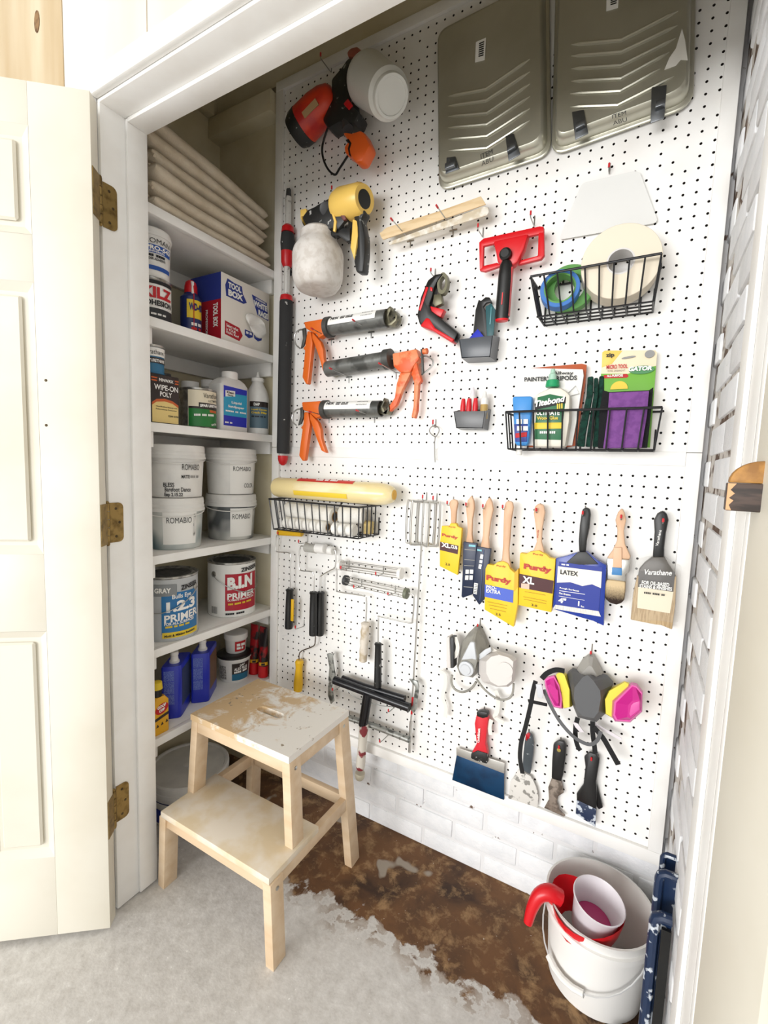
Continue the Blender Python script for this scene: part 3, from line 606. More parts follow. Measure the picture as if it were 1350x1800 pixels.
for body, y0, y1, a, b_, mm, bo in (('Klean', -7.9, -6.7, 57.75, 58.05, INK, .03), ('Strip', -7.8, -6.8, 57.4, 57.65, INK, .03), ('Liquid', -7.1, -5.4, 56.45, 56.85, WINK, .03), ('Sandpaper', -7.7, -4.9, 55.9, 56.3, WINK, .03), ('----- -- ----', -8.1, -4.6, 55.4, 55.6, WINK, .01), ('--- --', -8.2, -7.0, 53.9, 54.1, WINK, .02)): text(body, fy(y0, a), fy(y1, a), fy(y0, b_), mm, t, bold=bo, off=.09)
c = (-4.6, -.95); z0 = 52.9; R = 1.62; C3 = (c[0], c[1], z0); az = camaz(c)
t = thing('crack_filler_bottle', 'white squeeze bottle with slate blue label and pointed nozzle', 'bottle', C3)
MB().lathe(C3, (0, 0, 1), [(0, R-.12), (.12, R), (5.3, R), (6.3, 1.35), (7.2, .85), (7.6, .72)], 32).build('body', TUBW, t)
MB().lathe(C3, (0, 0, 1), [(7.5, .8), (7.6, .9), (8.0, .9), (8.1, .7), (8.15, .3), (8.9, .12), (8.95, .05)], 24).build('nozzle_cap', WHT, t)
SLATE = mat('slate_blue_label', '57707f', .45)
MB().conepatch(C3, R+.01, az-40, az+62, .9, 4.6, 12).build('label', SLATE, t); MB().conepatch(C3, R+.02, az-40, az+62, 3.85, 4.6, 12).build('label_top', BRN, t)
for body, a0, a1, h0, h1, mm, b in (('DAP', -18, 10, 4.0, 4.4, WINK, .04), ('Liquid Cement', -30, 50, 3.3, 3.6, YEL, .03), ('Crack Filler', -30, 50, 2.9, 3.2, YEL, .03), ('--- ---- --- --', -28, 40, 2.4, 2.6, INK, .01)): ctext(body, C3, R+.03, az+a0, az+a1, h0, h1, mm, t, bold=b)
for lab, c, R, h in (('plain white bottle behind the green quart can', (-9.0, -8.9), 1.4, 6.4), ('plain white bottle behind the square blue-labelled bottle', (-8.4, -6.2), 1.45, 7.0)):
    t = thing('white_bottle', lab, 'bottle', (c[0], c[1], 52.9), 'white bottles at the back of the shelf')
    MB().lathe((c[0], c[1], 52.9), (0, 0, 1), [(0, R), (h-2.4, R), (h-1.6, R*.75), (h-1.3, R*.62), (h-.9, R*.62)], 24).build('body', TUBW, t)
    MB().lathe((c[0], c[1], 52.9), (0, 0, 1), [(h-1.0, R*.72), (h-.95, R*.8), (h, R*.8), (h+.02, R*.6)], 24).build('cap', WHT, t)
c = (-7.6, -2.6); t = thing('squeeze_bottle', 'small bottle with clear pointed cap behind the slate-labelled bottle', 'bottle', (c[0], c[1], 52.9))
MB().lathe((c[0], c[1], 52.9), (0, 0, 1), [(0, 1.0), (5.6, 1.0), (6.3, .6), (6.8, .5)], 20).build('body', TUBW, t); MB().lathe((c[0], c[1], 59.6), (0, 0, 1), [(0, .55), (.4, .5), (.5, .22), (1.3, .12), (1.35, .05)], 16).build('cap', mat('smoky_plastic', '6f6a5c', .4), t)
# --- bottom shelf
z0 = 16.25
t = thing('stain_remover_bottle', 'yellow flat bottle with red oval label and black cap', 'bottle', (-3.6, -17.8, z0))
GOLD = mat('golden_yellow_plastic', 'e2a81c', .4)
MB().loft([rloop(-4.6, -2.85, -18.8, -16.9, z0, .15), rloop(-4.6, -2.85, -18.8, -16.9, 20.2, .15), rloop(-4.3, -3.1, -18.5, -17.2, 20.7, .3)]).build('body', GOLD, t)
MB().lathe((-3.7, -17.85, 20.6), (0, 0, 1), [(0, .55), (.6, .5), (.65, .6), (1.0, .6)], 20).build('neck', BLACK, t); MB().lathe((-3.7, -17.85, 21.6), (0, 0, 1), [(0, .62), (.8, .55), (.9, .4)], 20).build('cap', YEL, t)
P = lambda y, z: (-2.85, y, z)
MB().prism(ell((-2.86, -17.85, 19.35), (0, 1, .15), (0, 0, 1), .85, .62, 20), (.04, 0, 0)).build('label', RINK, t)
text('GOOF', P(-18.45, 19.4), P(-17.35, 19.55), P(-18.45, 19.8), WINK, t, bold=.05, off=.07); text('OFF', P(-18.25, 18.95), P(-17.5, 19.05), P(-18.25, 19.32), WINK, t, bold=.05, off=.07)
patch([P(-18.75, 18.0), P(-16.95, 18.35), P(-16.95, 18.7), P(-18.75, 18.35)], BRN, t, 'label_band')
for k in range(3): patch([P(-18.6+k*.6, 17.2+k*.1), P(-18.25+k*.6, 17.25+k*.1), P(-18.42+k*.6, 17.6+k*.1)], BRN, t, 'hazard_mark')
TINB = mat('cobalt_tin', '1a2bb0', .3); PRT = mat('pale_blue_print', '6f83c9', .5, col2='2d3fae', nscale=9, lo=.45, hi=.55, stretch=(1, 1, 3))
BRP = mat('brown_label', '6b4a30', .5); DKP = mat('dark_blue_label', '2f3b57', .5)
for lab, F, lm in (('cobalt blue solvent tin beside the yellow bottle', (-3.9, -14.5), DKP), ('cobalt blue solvent tin beside the caulk tubs', (-4.25, -9.9), BRP)):
    F = V3((F[0], F[1], z0)); u = V3((-.67, -.742, 0)); v = V3((-.59, .807, 0)); w = V3((0, 0, 1))
    t = thing('solvent_tin', lab, 'tin', F+u*1.1+v*2.3, 'blue solvent tins on the bottom shelf')
    lp = lambda z, e: [V3((p.x, p.y, z)) for p in rrect(F+u*e+v*e, u, v, 2.3-2*e, 4.6-2*e, .35, 3)]
    MB().loft([lp(z0, .08), lp(z0+.1, 0), lp(z0+6.7, 0), lp(z0+6.85, .06)]).build('body', TINB, t)
    cp = F+u*1.15+v*1.5
    MB().lathe(V3((cp.x, cp.y, z0+6.85)), w, [(0, .6), (.25, .6), (.3, .48), (.9, .42), (1.0, .5), (1.4, .46), (1.45, .3)], 20).build('spout_cap', WHT, t)
    G = lambda a, z: F+u*a+w*z+(-v)*.0
    for zz, hh in ((5.0, 1.3), (3.3, 1.6), (1.9, 1.3)): patch([G(.75, zz), G(1.95, zz), G(1.95, zz+hh), G(.75, zz+hh)], PRT, t, 'printed_panel', thick=.02)
    H = lambda a, z: F+v*a+w*z
    patch([H(.6, 1.4), H(4.2, 1.4), H(4.2, 6.2), H(.6, 6.2)], lm, t, 'label', thick=.02)
c = (-7.2, -2.76); R0 = 2.35; C3 = (c[0], c[1], z0); az = camaz(c)
t = thing('caulk_tub', 'white tub with black and teal label under a smaller tub', 'tub', C3)
MB().lathe(C3, (0, 0, 1), [(0, 2.05), (.1, 2.1), (3.3, 2.35), (3.35, 2.48), (3.7, 2.48)], 36).build('body', TUBW, t); MB().lathe(C3, (0, 0, 1), [(3.6, 2.5), (3.9, 2.5), (4.0, 2.3), (4.0, 1.6)], 36).build('lid', BLACK, t)
Rf = lambda z: 2.1+.25*z/3.3+.01
MB().conepatch(C3, Rf, az-8, az+62, .35, 3.0, 10).build('label', BRN, t); MB().conepatch(C3, lambda z: Rf(z)+.01, az-8, az+62, .35, 1.35, 10).build('label_teal', mat('teal_label', '1c6a8d', .45), t)
MB().conepatch(C3, Rf, az-62, az-30, .5, 2.6, 6).build('fine_print', mat('grey_print', 'b9b7b2', .6, col2='5d5c5a', nscale=6), t)
for body, a0, a1, h0, h1, mm, b in (('ALEX PLUS', 0, 50, 1.95, 2.4, WINK, .03), ('---- ---', 0, 50, 1.55, 1.85, WINK, .02), ('DAP', 20, 38, 2.5, 2.85, WINK, .03)): ctext(body, C3, lambda z: Rf(z)+.02, az+a0, az+a1, h0, h1, mm, t, bold=b, tilt=.15)
z1 = z0+4.0; c = (-7.35, -2.3); C3 = (c[0], c[1], z1)
t = thing('spackle_tub', 'small white tub with red label on top of a larger tub', 'tub', C3)
MB().lathe(C3, (0, 0, 1), [(0, 1.4), (.1, 1.45), (2.2, 1.6)], 32).build('body', TUBW, t); MB().lathe(C3, (0, 0, 1), [(2.1, 1.75), (2.9, 1.75), (2.95, 1.6), (2.95, 1.2)], 32).build('lid', WHT, t)
MB().conepatch(C3, lambda z: 1.46+.15*z/2.2, az-5, az+58, .35, 1.9, 8).build('label', RINK, t); ctext('--- ----', C3, 1.62, az+4, az+50, 1.2, 1.6, WINK, t, bold=.04); ctext('---- --', C3, 1.58, az+4, az+40, .7, 1.05, WINK, t, bold=.04)
for lab, c in (('red and black adhesive tube standing against the pegboard trim', (-3.7, -.2)), ('red and black adhesive tube behind the tubs, left of its twin', (-5.6, -.2))):
    t = thing('adhesive_tube', lab, 'adhesive tube', (c[0], c[1], z0), 'adhesive tubes in the shelf corner'); C3 = (c[0], c[1], z0); az = camaz(c)
    MB().lathe(C3, (0, 0, 1), [(0, .7), (.05, .78), (1.8, .78), (1.85, .7)], 24).build('cap', RED, t)
    MB().loft([[V3(C3)+V3((math.cos(a)*.8, math.sin(a)*(.8*(1-.85*(k/6))), 1.8+k*1.0)) for a in [i*math.pi/10 for i in range(20)]] for k in range(7)]).build('tube', mat('black_red_tube', '1d1718', .35, col2='a0131c', nscale=.45, lo=.5, hi=.56), t)
    MB().conepatch(C3, .81, az-50, az+50, 2.0, 2.5, 8).build('label_band', GOLD, t); ctext('--', C3, .83, az-20, az+15, 2.05, 2.4, INK, t, bold=.04)
# --- lidded bucket on the floor under the shelves
c = (-8.0, -10.2); C3 = (c[0], c[1], 0.0); az = camaz(c)
t = thing('lidded_bucket', 'white lidded bucket with blue label on the floor under the shelves', 'bucket', C3)
MB().lathe(C3, (0, 0, 1), [(0, 4.7), (.15, 4.8), (4.6, 5.1)], 44).build('body', TUBW, t)
MB().lathe(C3, (0, 0, 1), [(4.4, 5.15), (4.5, 5.3), (4.9, 5.3), (5.0, 5.2), (5.3, 5.2), (5.4, 5.4), (6.0, 5.4), (6.2, 5.2), (6.2, 4.9), (6.0, 4.75)], 44).build('lid', TUBW, t)
MB().lathe((-8.2, -10.4, 6.0), (0, 0, 1), [(0, .5), (.12, .45), (.15, .2)], 18).build('lid_boss', TUBW, t)
MB().conepatch(C3, lambda z: 4.82+.3*z/4.6, az-70, az+70, .5, 2.6, 18).build('label', mat('royal_blue_label', '17309a', .45), t); MB().conepatch(C3, lambda z: 4.83+.3*z/4.6, az-70, az+70, 3.6, 3.75, 18).build('label_line', NAVY, t)
MB().tube([V3((c[0]+5.35*math.cos(math.radians(az+60)), c[1]+5.35*math.sin(math.radians(az+60)), 5)), V3((c[0]+6.2*math.cos(math.radians(az+64)), c[1]+6.2*math.sin(math.radians(az+64)), 3.2)), V3((c[0]+5.6*math.cos(math.radians(az+80)), c[1]+5.6*math.sin(math.radians(az+80)), 1))], .07, 6).build('bail', STEEL, t)

# ------------------------------------------------------------------ step stool
BIRCH = mat('pale_birch', 'dfc8aa', .5, col2='d3b794', nscale=.5, lo=.35, hi=.7, stretch=(.25, 1.5, 1.5))
def stool_top_mat():
    m = bpy.data.materials.new('paint_marked_birch'); m.use_nodes = True; nt = m.node_tree; N = nt.nodes; L = nt.links; b = N['Principled BSDF']
    g = N.new('ShaderNodeNewGeometry'); mp = N.new('ShaderNodeMapping'); mp.inputs['Scale'].default_value = (1/IN,)*3; L.new(g.outputs['Position'], mp.inputs[0])
    n = N.new('ShaderNodeTexNoise'); n.inputs['Scale'].default_value = .33; n.inputs['Detail'].default_value = 7; n.inputs['Roughness'].default_value = .68; n.inputs['Distortion'].default_value = .5; L.new(mp.outputs[0], n.inputs['Vector'])
    r = N.new('ShaderNodeMapRange'); r.inputs[1].default_value = .46; r.inputs[2].default_value = .58
    sx = N.new('ShaderNodeSeparateXYZ'); L.new(mp.outputs[0], sx.inputs[0]); ma = N.new('ShaderNodeMath'); ma.operation = 'MULTIPLY_ADD'; ma.inputs[1].default_value = .022; L.new(sx.outputs[0], ma.inputs[0]); L.new(n.outputs[0], ma.inputs[2]); mb_ = N.new('ShaderNodeMath'); mb_.operation = 'SUBTRACT'; mb_.inputs[1].default_value = .17; L.new(ma.outputs[0], mb_.inputs[0]); L.new(mb_.outputs[0], r.inputs[0])
    x = N.new('ShaderNodeMix'); x.data_type = 'RGBA'; x.inputs[6].default_value = rgb('cdb088'); x.inputs[7].default_value = rgb('ebe7e0'); L.new(r.outputs[0], x.inputs[0])
    n2 = N.new('ShaderNodeTexNoise'); n2.inputs['Scale'].default_value = 1.3; n2.inputs['Detail'].default_value = 6; L.new(mp.outputs[0], n2.inputs['Vector'])
    r2_ = N.new('ShaderNodeMapRange'); r2_.inputs[1].default_value = .66; r2_.inputs[2].default_value = .7; L.new(n2.outputs[0], r2_.inputs[0])
    y = N.new('ShaderNodeMix'); y.data_type = 'RGBA'; L.new(x.outputs[2], y.inputs[6]); y.inputs[7].default_value = rgb('9a8a76'); L.new(r2_.outputs[0], y.inputs[0])
    L.new(y.outputs[2], b.inputs['Base Color']); b.inputs['Roughness'].default_value = .55; return m
STT = stool_top_mat()
t = thing('step_stool', 'pale birch two-step stool splashed with white paint in front of the shelves', 'step stool', (9, -13, 0))
# top board with a hand slot
zt = 19.7; x0, x1, y0, y1 = 1.45, 16.3, -17.2, -6.5
sl = arc((10.2, -11.9, zt), (1, 0, 0), (0, 1, 0), .55, -90, 90, 5)+arc((7.4, -11.9, zt), (1, 0, 0), (0, 1, 0), .55, 90, 270, 5)
cx, cy = 8.8, -11.9; out = []
for p in sl:
    dx, dy = p.x-cx, p.y-cy
    k = min([(x1-cx)/dx if dx > 1e-6 else 1e9, (x0-cx)/dx if dx < -1e-6 else 1e9, (y1-cy)/dy if dy > 1e-6 else 1e9, (y0-cy)/dy if dy < -1e-6 else 1e9]); out.append([cx+dx*k, cy+dy*k])
for X_, Y_ in ((x0, y0), (x1, y0), (x1, y1), (x0, y1)):
    i = min(range(len(out)), key=lambda q: (out[q][0]-X_)**2+(out[q][1]-Y_)**2); out[i] = [X_, Y_]
MB().ring([(a, b_, zt) for a, b_ in out], sl, (0, 0, -.72)).build('top_board', STT, t)
MB().box(1.0, 17.2, -20.8, -13.2, 9.15, 9.85).build('step_board', mat('worn_birch', 'dccaaa', .5, col2='e7ddcd', nscale=.35, lo=.4, hi=.62), t, bevel=.06)
def leg(p, q, n='leg'): return MB().bar(p, q, 1.75, 1.05, (0, 1, 0)).build(n, BIRCH, t, bevel=.06)
# the uprights lean out towards the floor
for sx in (0, 1):
    xa, xb = (2.0, .15) if sx == 0 else (15.75, 17.1)
    xm = xa+(xb-xa)*.5
    leg((xm+(.12 if sx else -.05), -16.7, 9.85), (xa, -16.35, 19.0), 'front_upright') if False else None
    b = MB().bar((xa, -16.2, 19.0), (xm, -16.2, 8.6), 1.75, 1.05); b.build('upright', BIRCH, t, bevel=.06)
    MB().bar((xa, -7.4, 19.0), (xb, -6.0, 0.0), 1.75, 1.05).build('leg', BIRCH, t, bevel=.06)
    xs = (1.25, .4) if sx == 0 else (16.85, 17.1)
    MB().bar((xs[0], -19.9, 9.15), (xs[1], -19.6, 0.0), 1.75, 1.05).build('leg', BIRCH, t, bevel=.06)
    # side rails
    MB().bar((xa+(.02 if sx else -.02), -15.4, 18.25), (xa, -8.2, 18.25), .8, 1.5, (1, 0, 0)).build('side_rail', BIRCH, t, bevel=.04)
    MB().bar((xm+(.15 if sx else -.15), -19.2, 8.4), (xm+(.1 if sx else -.1), -7.2, 8.4), .8, 1.5, (1, 0, 0)).build('side_rail', BIRCH, t, bevel=.04)
MB().box(2.4, 15.4, -17.0, -16.25, 17.6, 18.98).build('front_rail', BIRCH, t, bevel=.04)
MB().box(2.4, 15.4, -7.5, -6.8, 17.6, 18.98).build('back_rail', BIRCH, t, bevel=.04)
MB().box(1.6, 16.6, -7.2, -6.5, 7.7, 9.1).build('back_rail', BIRCH, t, bevel=.04)
MB().box(1.6, 16.6, -20.5, -19.8, 7.9, 9.14).build('front_rail', BIRCH, t, bevel=.04)
for p in ((16.3, -16.2, 18.0), (16.25, -7.5, 18.2), (17.4, -19.9, 8.3)): MB().lathe(p, (1, 0, 0), [(0, .2), (.1, .2), (.12, .1)], 12).build('bolt', STEEL, t)
# ------------------------------------------------------------------ white pail with funnel spout and cup
PC = V3((44.4, -4.4, 0)); PH = 8.1
t = thing('pail', 'open white plastic pail with wire handle on the closet floor', 'pail', PC)
MB().lathe(PC, (0, 0, 1), [(0, 4.05), (.15, 4.2), (6.5, 4.55), (6.55, 4.85), (7.1, 4.88), (7.15, 4.65), (PH-.15, 4.75), (PH, 4.85), (PH, 4.65), (7.1, 4.5), (.4, 4.1), (.35, 4.0)], 48).build('body', WHT, t)
u = V3((math.cos(math.radians(-28)), math.sin(math.radians(-28)), 0)); w = V3((u.y, -u.x, 0))
hp = [PC+V3((0, 0, 6.8))+u*(4.9*math.cos(a))+w*(4.95*math.sin(a))*1.0+V3((0, 0, -4.2*math.sin(a)**.8)) for a in [math.pi*k/16 for k in range(17)]]
MB().tube(hp, .075, 6).build('wire_handle', mat('white_wire', 'dcdcdc', .35, .3), t)
MB().tube(hp[6:11], .3, 10).build('grip', WHT, t)
RDS = mat('translucent_red_plastic', 'd3131f', .3)
t = thing('pour_spout', 'red plastic pour spout clipped over the pail rim', 'pour spout', PC+V3((-2, -1, 6)))
cw = PC+V3((-.9, -1.6, 0))
rings = []
for z, r_ in ((5.2, 2.2), (6.6, 2.75), (8.0, 3.1), (8.3, 3.15)): rings.append([cw+V3((r_*math.cos(a)*(1.0 if math.cos(a) > -.5 else 1.05), r_*math.sin(a)*.98, z+(.5*math.cos(2*a+.8)))) for a in [k*math.pi/12 for k in range(24)]])
MB().loft(rings, False).build('collar', RDS, t, fixn=False)
sp = [cw+V3((-2.6, -.3, 8.0)), cw+V3((-3.4, -.7, 8.5)), cw+V3((-4.2, -1.1, 8.1)), cw+V3((-4.7, -1.5, 6.9)), cw+V3((-4.95, -1.8, 5.4))]
MB().tube(smoothpath(sp, 4), [.9-.03*i for i in range(17)], 12).build('spout', RDS, t)
t = thing('mixing_cup', 'clear plastic cup tinted pink resting in the red pour spout', 'cup', cw+V3((0, 0, 7)))
CLR = mat('frosted_clear_plastic', 'efe9ee', .35, alpha=.8)
cc = cw+V3((.35, .25, 0)); tl = V3((.16, -.12, 1)).normalized()
MB().lathe(cc+V3((0, 0, 6.1)), tl, [(0, 1.55), (.1, 1.7), (3.1, 2.1), (3.4, 2.25), (3.55, 2.28), (3.6, 2.2), (3.4, 2.08), (.2, 1.6)], 32).build('body', CLR, t)
MB().lathe(cc+V3((0, 0, 6.1)), tl, [(.25, 1.55), (.9, 1.66), (.92, .3)], 32).build('pink_residue', mat('pink_residue', 'b8366f', .4), t)
MB().tube([cc+V3((0, 0, 6.1))+tl*3.05+o for o in []]or [cc+V3((-.5, -.8, 7.5)), cc+V3((.6, -.8, 7.4))], .02, 4).build('measure_mark', INK, t)
# ------------------------------------------------------------------ navy splattered metal step folded in the corner
NVY = mat('splattered_navy_enamel', '1b2d4b', .3, col2='c9d0d8', nscale=1.1, lo=.57, hi=.61, detail=6)
t = thing('folding_step', 'navy metal folding step splattered with white paint standing behind the pail', 'step stool', (48.9, -11, 0))
def leaf(P, Q, d, zb, name, r_=.34):
    P, Q = V3(P), V3(Q); MB().tube([V3((P.x, P.y, zb)), V3((P.x, P.y, P.z-r_*1.6)), P+V3((.1, 0, -r_*.6)), P+V3((r_*1.2, 0, 0)), Q], r_, 10).build(name, NVY, t)
    MB().box(P.x+.1, Q.x, P.y+.05, P.y+.2, zb, P.z-.1).build('panel', NVY, t)
leaf((48.74,-9,18.5), (49.95,-9,18.48), 9, 0.3, 'rear_frame', .22)
leaf((48.5,-10.6,18.06), (49.71,-10.6,18.09), 10.6, 0.3, 'middle_frame', .34)
leaf((48.34,-12.4,15.96), (49.43,-12.4,16.01), 12.4, 0.3, 'front_frame', .4)
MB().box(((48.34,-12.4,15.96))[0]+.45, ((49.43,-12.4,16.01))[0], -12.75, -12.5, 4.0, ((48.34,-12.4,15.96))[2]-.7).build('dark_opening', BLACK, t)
MB().box(46.3, 48.0, -10.6, -9.6, 0, 1.0).build('foot_bar', NVY, t, bevel=.12)

# ------------------------------------------------------------------ things hanging on the upper pegboard
def plate(pts, th, m, parent, name, bevel=.12, **k): return MB().prism(pts, (0, th, 0)).build(name, m, parent, bevel=bevel, **k)
def base(p): return (p[0], p[1], p[2])
HK = mat('galvanised_hook_wire', 'a9a9a6', .3, .9)
TIP = mat('red_vinyl_tip', 'c9252c', .4)
def hook_meshes(L, rise):
    w = MB().tube([(0, -.07, .95), (0, -.07, 0.05), (0, -.2, -.05)]+[(0, -L*k/4, -.05+.02*k) for k in (1, 2, 3)]+[(0, -L, .06), (0, -L-.08, .2), (0, -L-.08, .2+rise)], .055, 6).mesh('wire', HK, V3((0, 0, 0)))
    tp = MB().tube([(0, -L-.08, .12+rise*.3), (0, -L-.08, .25+rise), (0, -L-.08, .3+rise)], [.1, .1, .05], 8).mesh('red_tip', TIP, V3((0, 0, 0)))
    return w, tp
def peg_meshes(L):   # straight prong with base plate and stem
    w = MB().tube([(0, -.05, -.75), (0, -.08, 0), (0, -.3, .05), (0, -L, .3)], .06, 6).mesh('wire', HK, V3((0, 0, 0)))
    tp = MB().tube([(0, -L+.35, .26), (0, -L-.12, .31), (0, -L-.18, .32)], [.105, .105, .05], 8).mesh('red_tip', TIP, V3((0, 0, 0)))
    b = MB().box(-.45, .45, -.1, -.01, -.1, .08).mesh('base_plate', HK, V3((0, 0, 0)))
    return w, tp, b
HM = {}
def hook(p, lab, L=1.0, rise=.3, kind='hook'):
    k = (kind, L, rise)
    if k not in HM: HM[k] = hook_meshes(L, rise) if kind == 'hook' else peg_meshes(L)
    t = thing('pegboard_hook', lab, 'hook', (p[0], 0, p[2]), 'red-tipped pegboard hooks')
    for n, me in zip(('wire', 'red_tip', 'base_plate'), HM[k]):
        o = bpy.data.objects.new(n, me); COL.objects.link(o); o.parent = t; ORG[o.name] = ORG[t.name]
    return t
# --- red electric paint sprayer
ORG_ = mat('orange_red_plastic', 'd23a1c', .35, col2='b3221f', nscale=.35, lo=.45, hi=.6)
ORB = mat('bright_orange_plastic', 'e2601f', .4); CUP = mat('milky_plastic', 'd9dad6', .3, trans=.0); SPL = mat('splattered_black_plastic', '1c1d1d', .45, col2='8d908c', nscale=1.4, lo=.64, hi=.68, detail=6)
t = thing('paint_sprayer', 'orange-red electric paint sprayer with milky cup, top left of the pegboard', 'paint sprayer', (11.41,-3,87.4))
a, b = V3((8.8,-2.9,92.61)), V3((4.23,-2.9,90.53)); L = (b-a).length
MB().lathe(a, b-a, [(-.6, .9), (-.3, 1.35), (.6, 1.75), (2.0, 2.0), (L-.6, 2.1)], 28, ref=(0, 1, 0)).build('motor_housing', ORG_, t)
MB().lathe(a, b-a, [(L-.7, 2.14), (L+.2, 2.05), (L+.9, 1.75), (L+1.0, 1.2)], 28, ref=(0, 1, 0)).build('end_cap', SPL, t)
n_ = (b-a).normalized(); q = a.lerp(b, .45)
dc = (CAMP-q).normalized(); dc = (dc-n_*dc.dot(n_)).normalized(); dc = (dc+n_.cross(dc)*.35).normalized()
MB().obox(q+dc*1.95, n_*1.1, dc*.12, n_.cross(dc)*.34).build('rating_plate', mat('tan_sticker', 'a98a62', .6), t)
plate([(11.64,-3.6,95.47),(13.39,-3.6,94.56),(12.64,-3.6,94.11),(11.91,-3.6,92.64),(12.25,-3.6,90.25),(13.42,-3.6,89.07),(12.76,-3.6,88.13),(10.61,-3.6,88.87),(8.97,-3.6,88.68),(8.1,-3.6,89.93),(9.44,-3.6,91.72),(9.28,-3.6,93.97),(10.79,-3.6,94.79)], 2.2, SPL, t, 'gun_body', .3)
plate([(11.27,-3.4,96.29),(11.82,-3.4,96.55),(12.77,-3.4,96.38),(13.61,-3.4,95.35),(13.26,-3.4,94.82),(11.46,-3.4,95.72)], 1.7, mat('brown_red_cap', '9d5543', .5), t, 'nozzle', .25)
plate([(11.29,-3.75,90.53),(11.9,-3.75,90.91),(12.53,-3.75,90.06),(12.06,-3.75,89.65)], .3, RED, t, 'trigger_lock', .08)
ca, cb = V3((14.18,-3.2,92.46)), V3((18.97,-5.8,87.35)); L = (cb-ca).length
MB().lathe(ca, cb-ca, [(-.5, 1.8), (-.1, 2.45), (.5, 2.62), (1.0, 2.55), (L-.9, 2.3), (L-.5, 1.95), (L-.1, 1.92), (L, 1.85), (L, 1.6), (L-.12, 1.55)], 40).build('cup', CUP, t)
MB().tube([(10.87,-2.8,89.93), (11.69,-3.2,87.94)], .62, 14).build('neck', DGREY, t)
plate([(11.3,-4,87.43),(12.72,-4,86.86),(13.93,-4,86.79),(14.45,-4,86.34),(15.26,-4,84.8),(14.22,-4,83.36),(13.36,-4,83.49),(12.67,-4,84.33),(11.82,-4,84.91),(11.64,-4,85.72),(12.26,-4,86.08)], 1.7, ORB, t, 'grip', .3)
plate([(11.94,-4.05,86.28),(12.34,-4.05,86.27),(12.76,-4.05,85.7),(12.55,-4.05,85.15),(12.7,-4.05,84.27),(12.49,-4.05,84.49),(12.29,-4.05,85.23),(12.48,-4.05,85.72),(12.09,-4.05,86.04)], .2, BLACK, t, 'trigger', .03)
MB().tube(smoothpath([(8.25,-2.5,89.8), (7.28,-2.3,88.07), (7.34,-2.2,86.61), (8.01,-2,85.22), (9.07,-2,84.34), (10.02,-2.4,84.59), (11.79,-3.2,85.12)], 5), .13, 8).build('power_cord', BLACK, t)
hook((6.69,0,98.07), 'hook holding the orange-red sprayer', 2.2, .4)
# --- yellow paint sprayer
YLW = mat('sunny_yellow_plastic', 'e9c263', .35); JAR = mat('paint_coated_jar', 'ddd8d2', .55, col2='cfc8c0', nscale=1.2)
t = thing('paint_sprayer', 'yellow and black paint sprayer with white jar below the orange-red one', 'paint sprayer', (11.13,-3,70.76))
a, b = V3((10.6,-3,79.76)), V3((14.79,-4,79.17)); L = (b-a).length
MB().lathe(a, b-a, [(-.2, 1.45), (0, 1.75), (.8, 1.95), (L-.5, 1.75), (L, 1.5), (L-.02, 1.0), (L-.2, .95)], 32).build('turbine_head', YLW, t)
MB().lathe(a, b-a, [(L-.3, .98), (L-.03, .98)], 24).build('air_intake', BLACK, t)
plate([(10.64,-4.2,80.66),(11.31,-4.2,80.14),(11.92,-4.2,78.99),(12.47,-4.2,77.53),(11.28,-4.2,76.55),(10.09,-4.2,76.92),(9.5,-4.2,76.7),(7.66,-4.2,77.08),(6.71,-4.2,77.57),(5.65,-4.2,79.15),(6.58,-4.2,79.88),(7.74,-4.2,80.02),(8.05,-4.2,80.12)], 2.6, mat('paint_smeared_black', '202020', .45, col2='b9b8b4', nscale=1.0, lo=.62, hi=.66, detail=6), t, 'gun_body', .35)
plate([(10.67,-4.3,79.79),(11.38,-4.3,80.13),(12.47,-4.3,77.37),(12.04,-4.3,77.35),(11.29,-4.3,78.53)], .4, mat('maroon_clip', '6b3a35', .5), t, 'clip', .08)
plate([(10.13,-4.35,79.33),(10.59,-4.35,78.66),(11.14,-4.35,77.42),(10.98,-4.35,76.32),(10.66,-4.35,76.41),(10.77,-4.35,77.5),(10.3,-4.35,78.73)], .3, YLW, t, 'yellow_rib', .06)
plate([(5.26,-3.9,80.27),(6.17,-3.9,80.21),(6.34,-3.9,79.61),(5.79,-3.9,79.38),(5.47,-3.9,79.45),(5.81,-3.9,78.43),(6.39,-3.9,77.71),(6.15,-3.9,77.82),(5.31,-3.9,79.25)], 1.6, YLW, t, 'air_cap', .15)
MB().lathe((9.32,-4,79.38), V3((9.78,-4.6,78.99))-V3((9.32,-4,79.38)), [(0, .75), (.35, .75), (.45, .5)], 18).build('dial', DGREY, t)
plate([(13.21,-4,78.79),(14.04,-4,78.76),(14.89,-4,77.85),(14.37,-4,77.2),(14.93,-4,75.1),(14.99,-4,73.44),(14.79,-4,71.25),(13.81,-4,71.41),(13.49,-4,72.71),(13.92,-4,74.19),(13.85,-4,76.32),(13.09,-4,78.04)], 1.4, SPL, t, 'handle', .25)
plate([(13.15,-4.05,77.45),(13.86,-4.05,77.07),(14.03,-4.05,75.38),(13.59,-4.05,72.67),(12.97,-4.05,74.25),(13.12,-4.05,76.01)], 1.3, YLW, t, 'handle_front', .2)
plate([(11.86,-3.8,76.83),(12.72,-3.8,76.65),(12.77,-3.8,75.18),(12.2,-3.8,75.18),(11.01,-3.8,76.1),(9.97,-3.8,76.2),(9.8,-3.8,76.81)], .8, SPL, t, 'trigger', .12)
a, b = V3((7.74,-3.3,77.04)), V3((8.05,-3.7,70.33)); L = (b-a).length
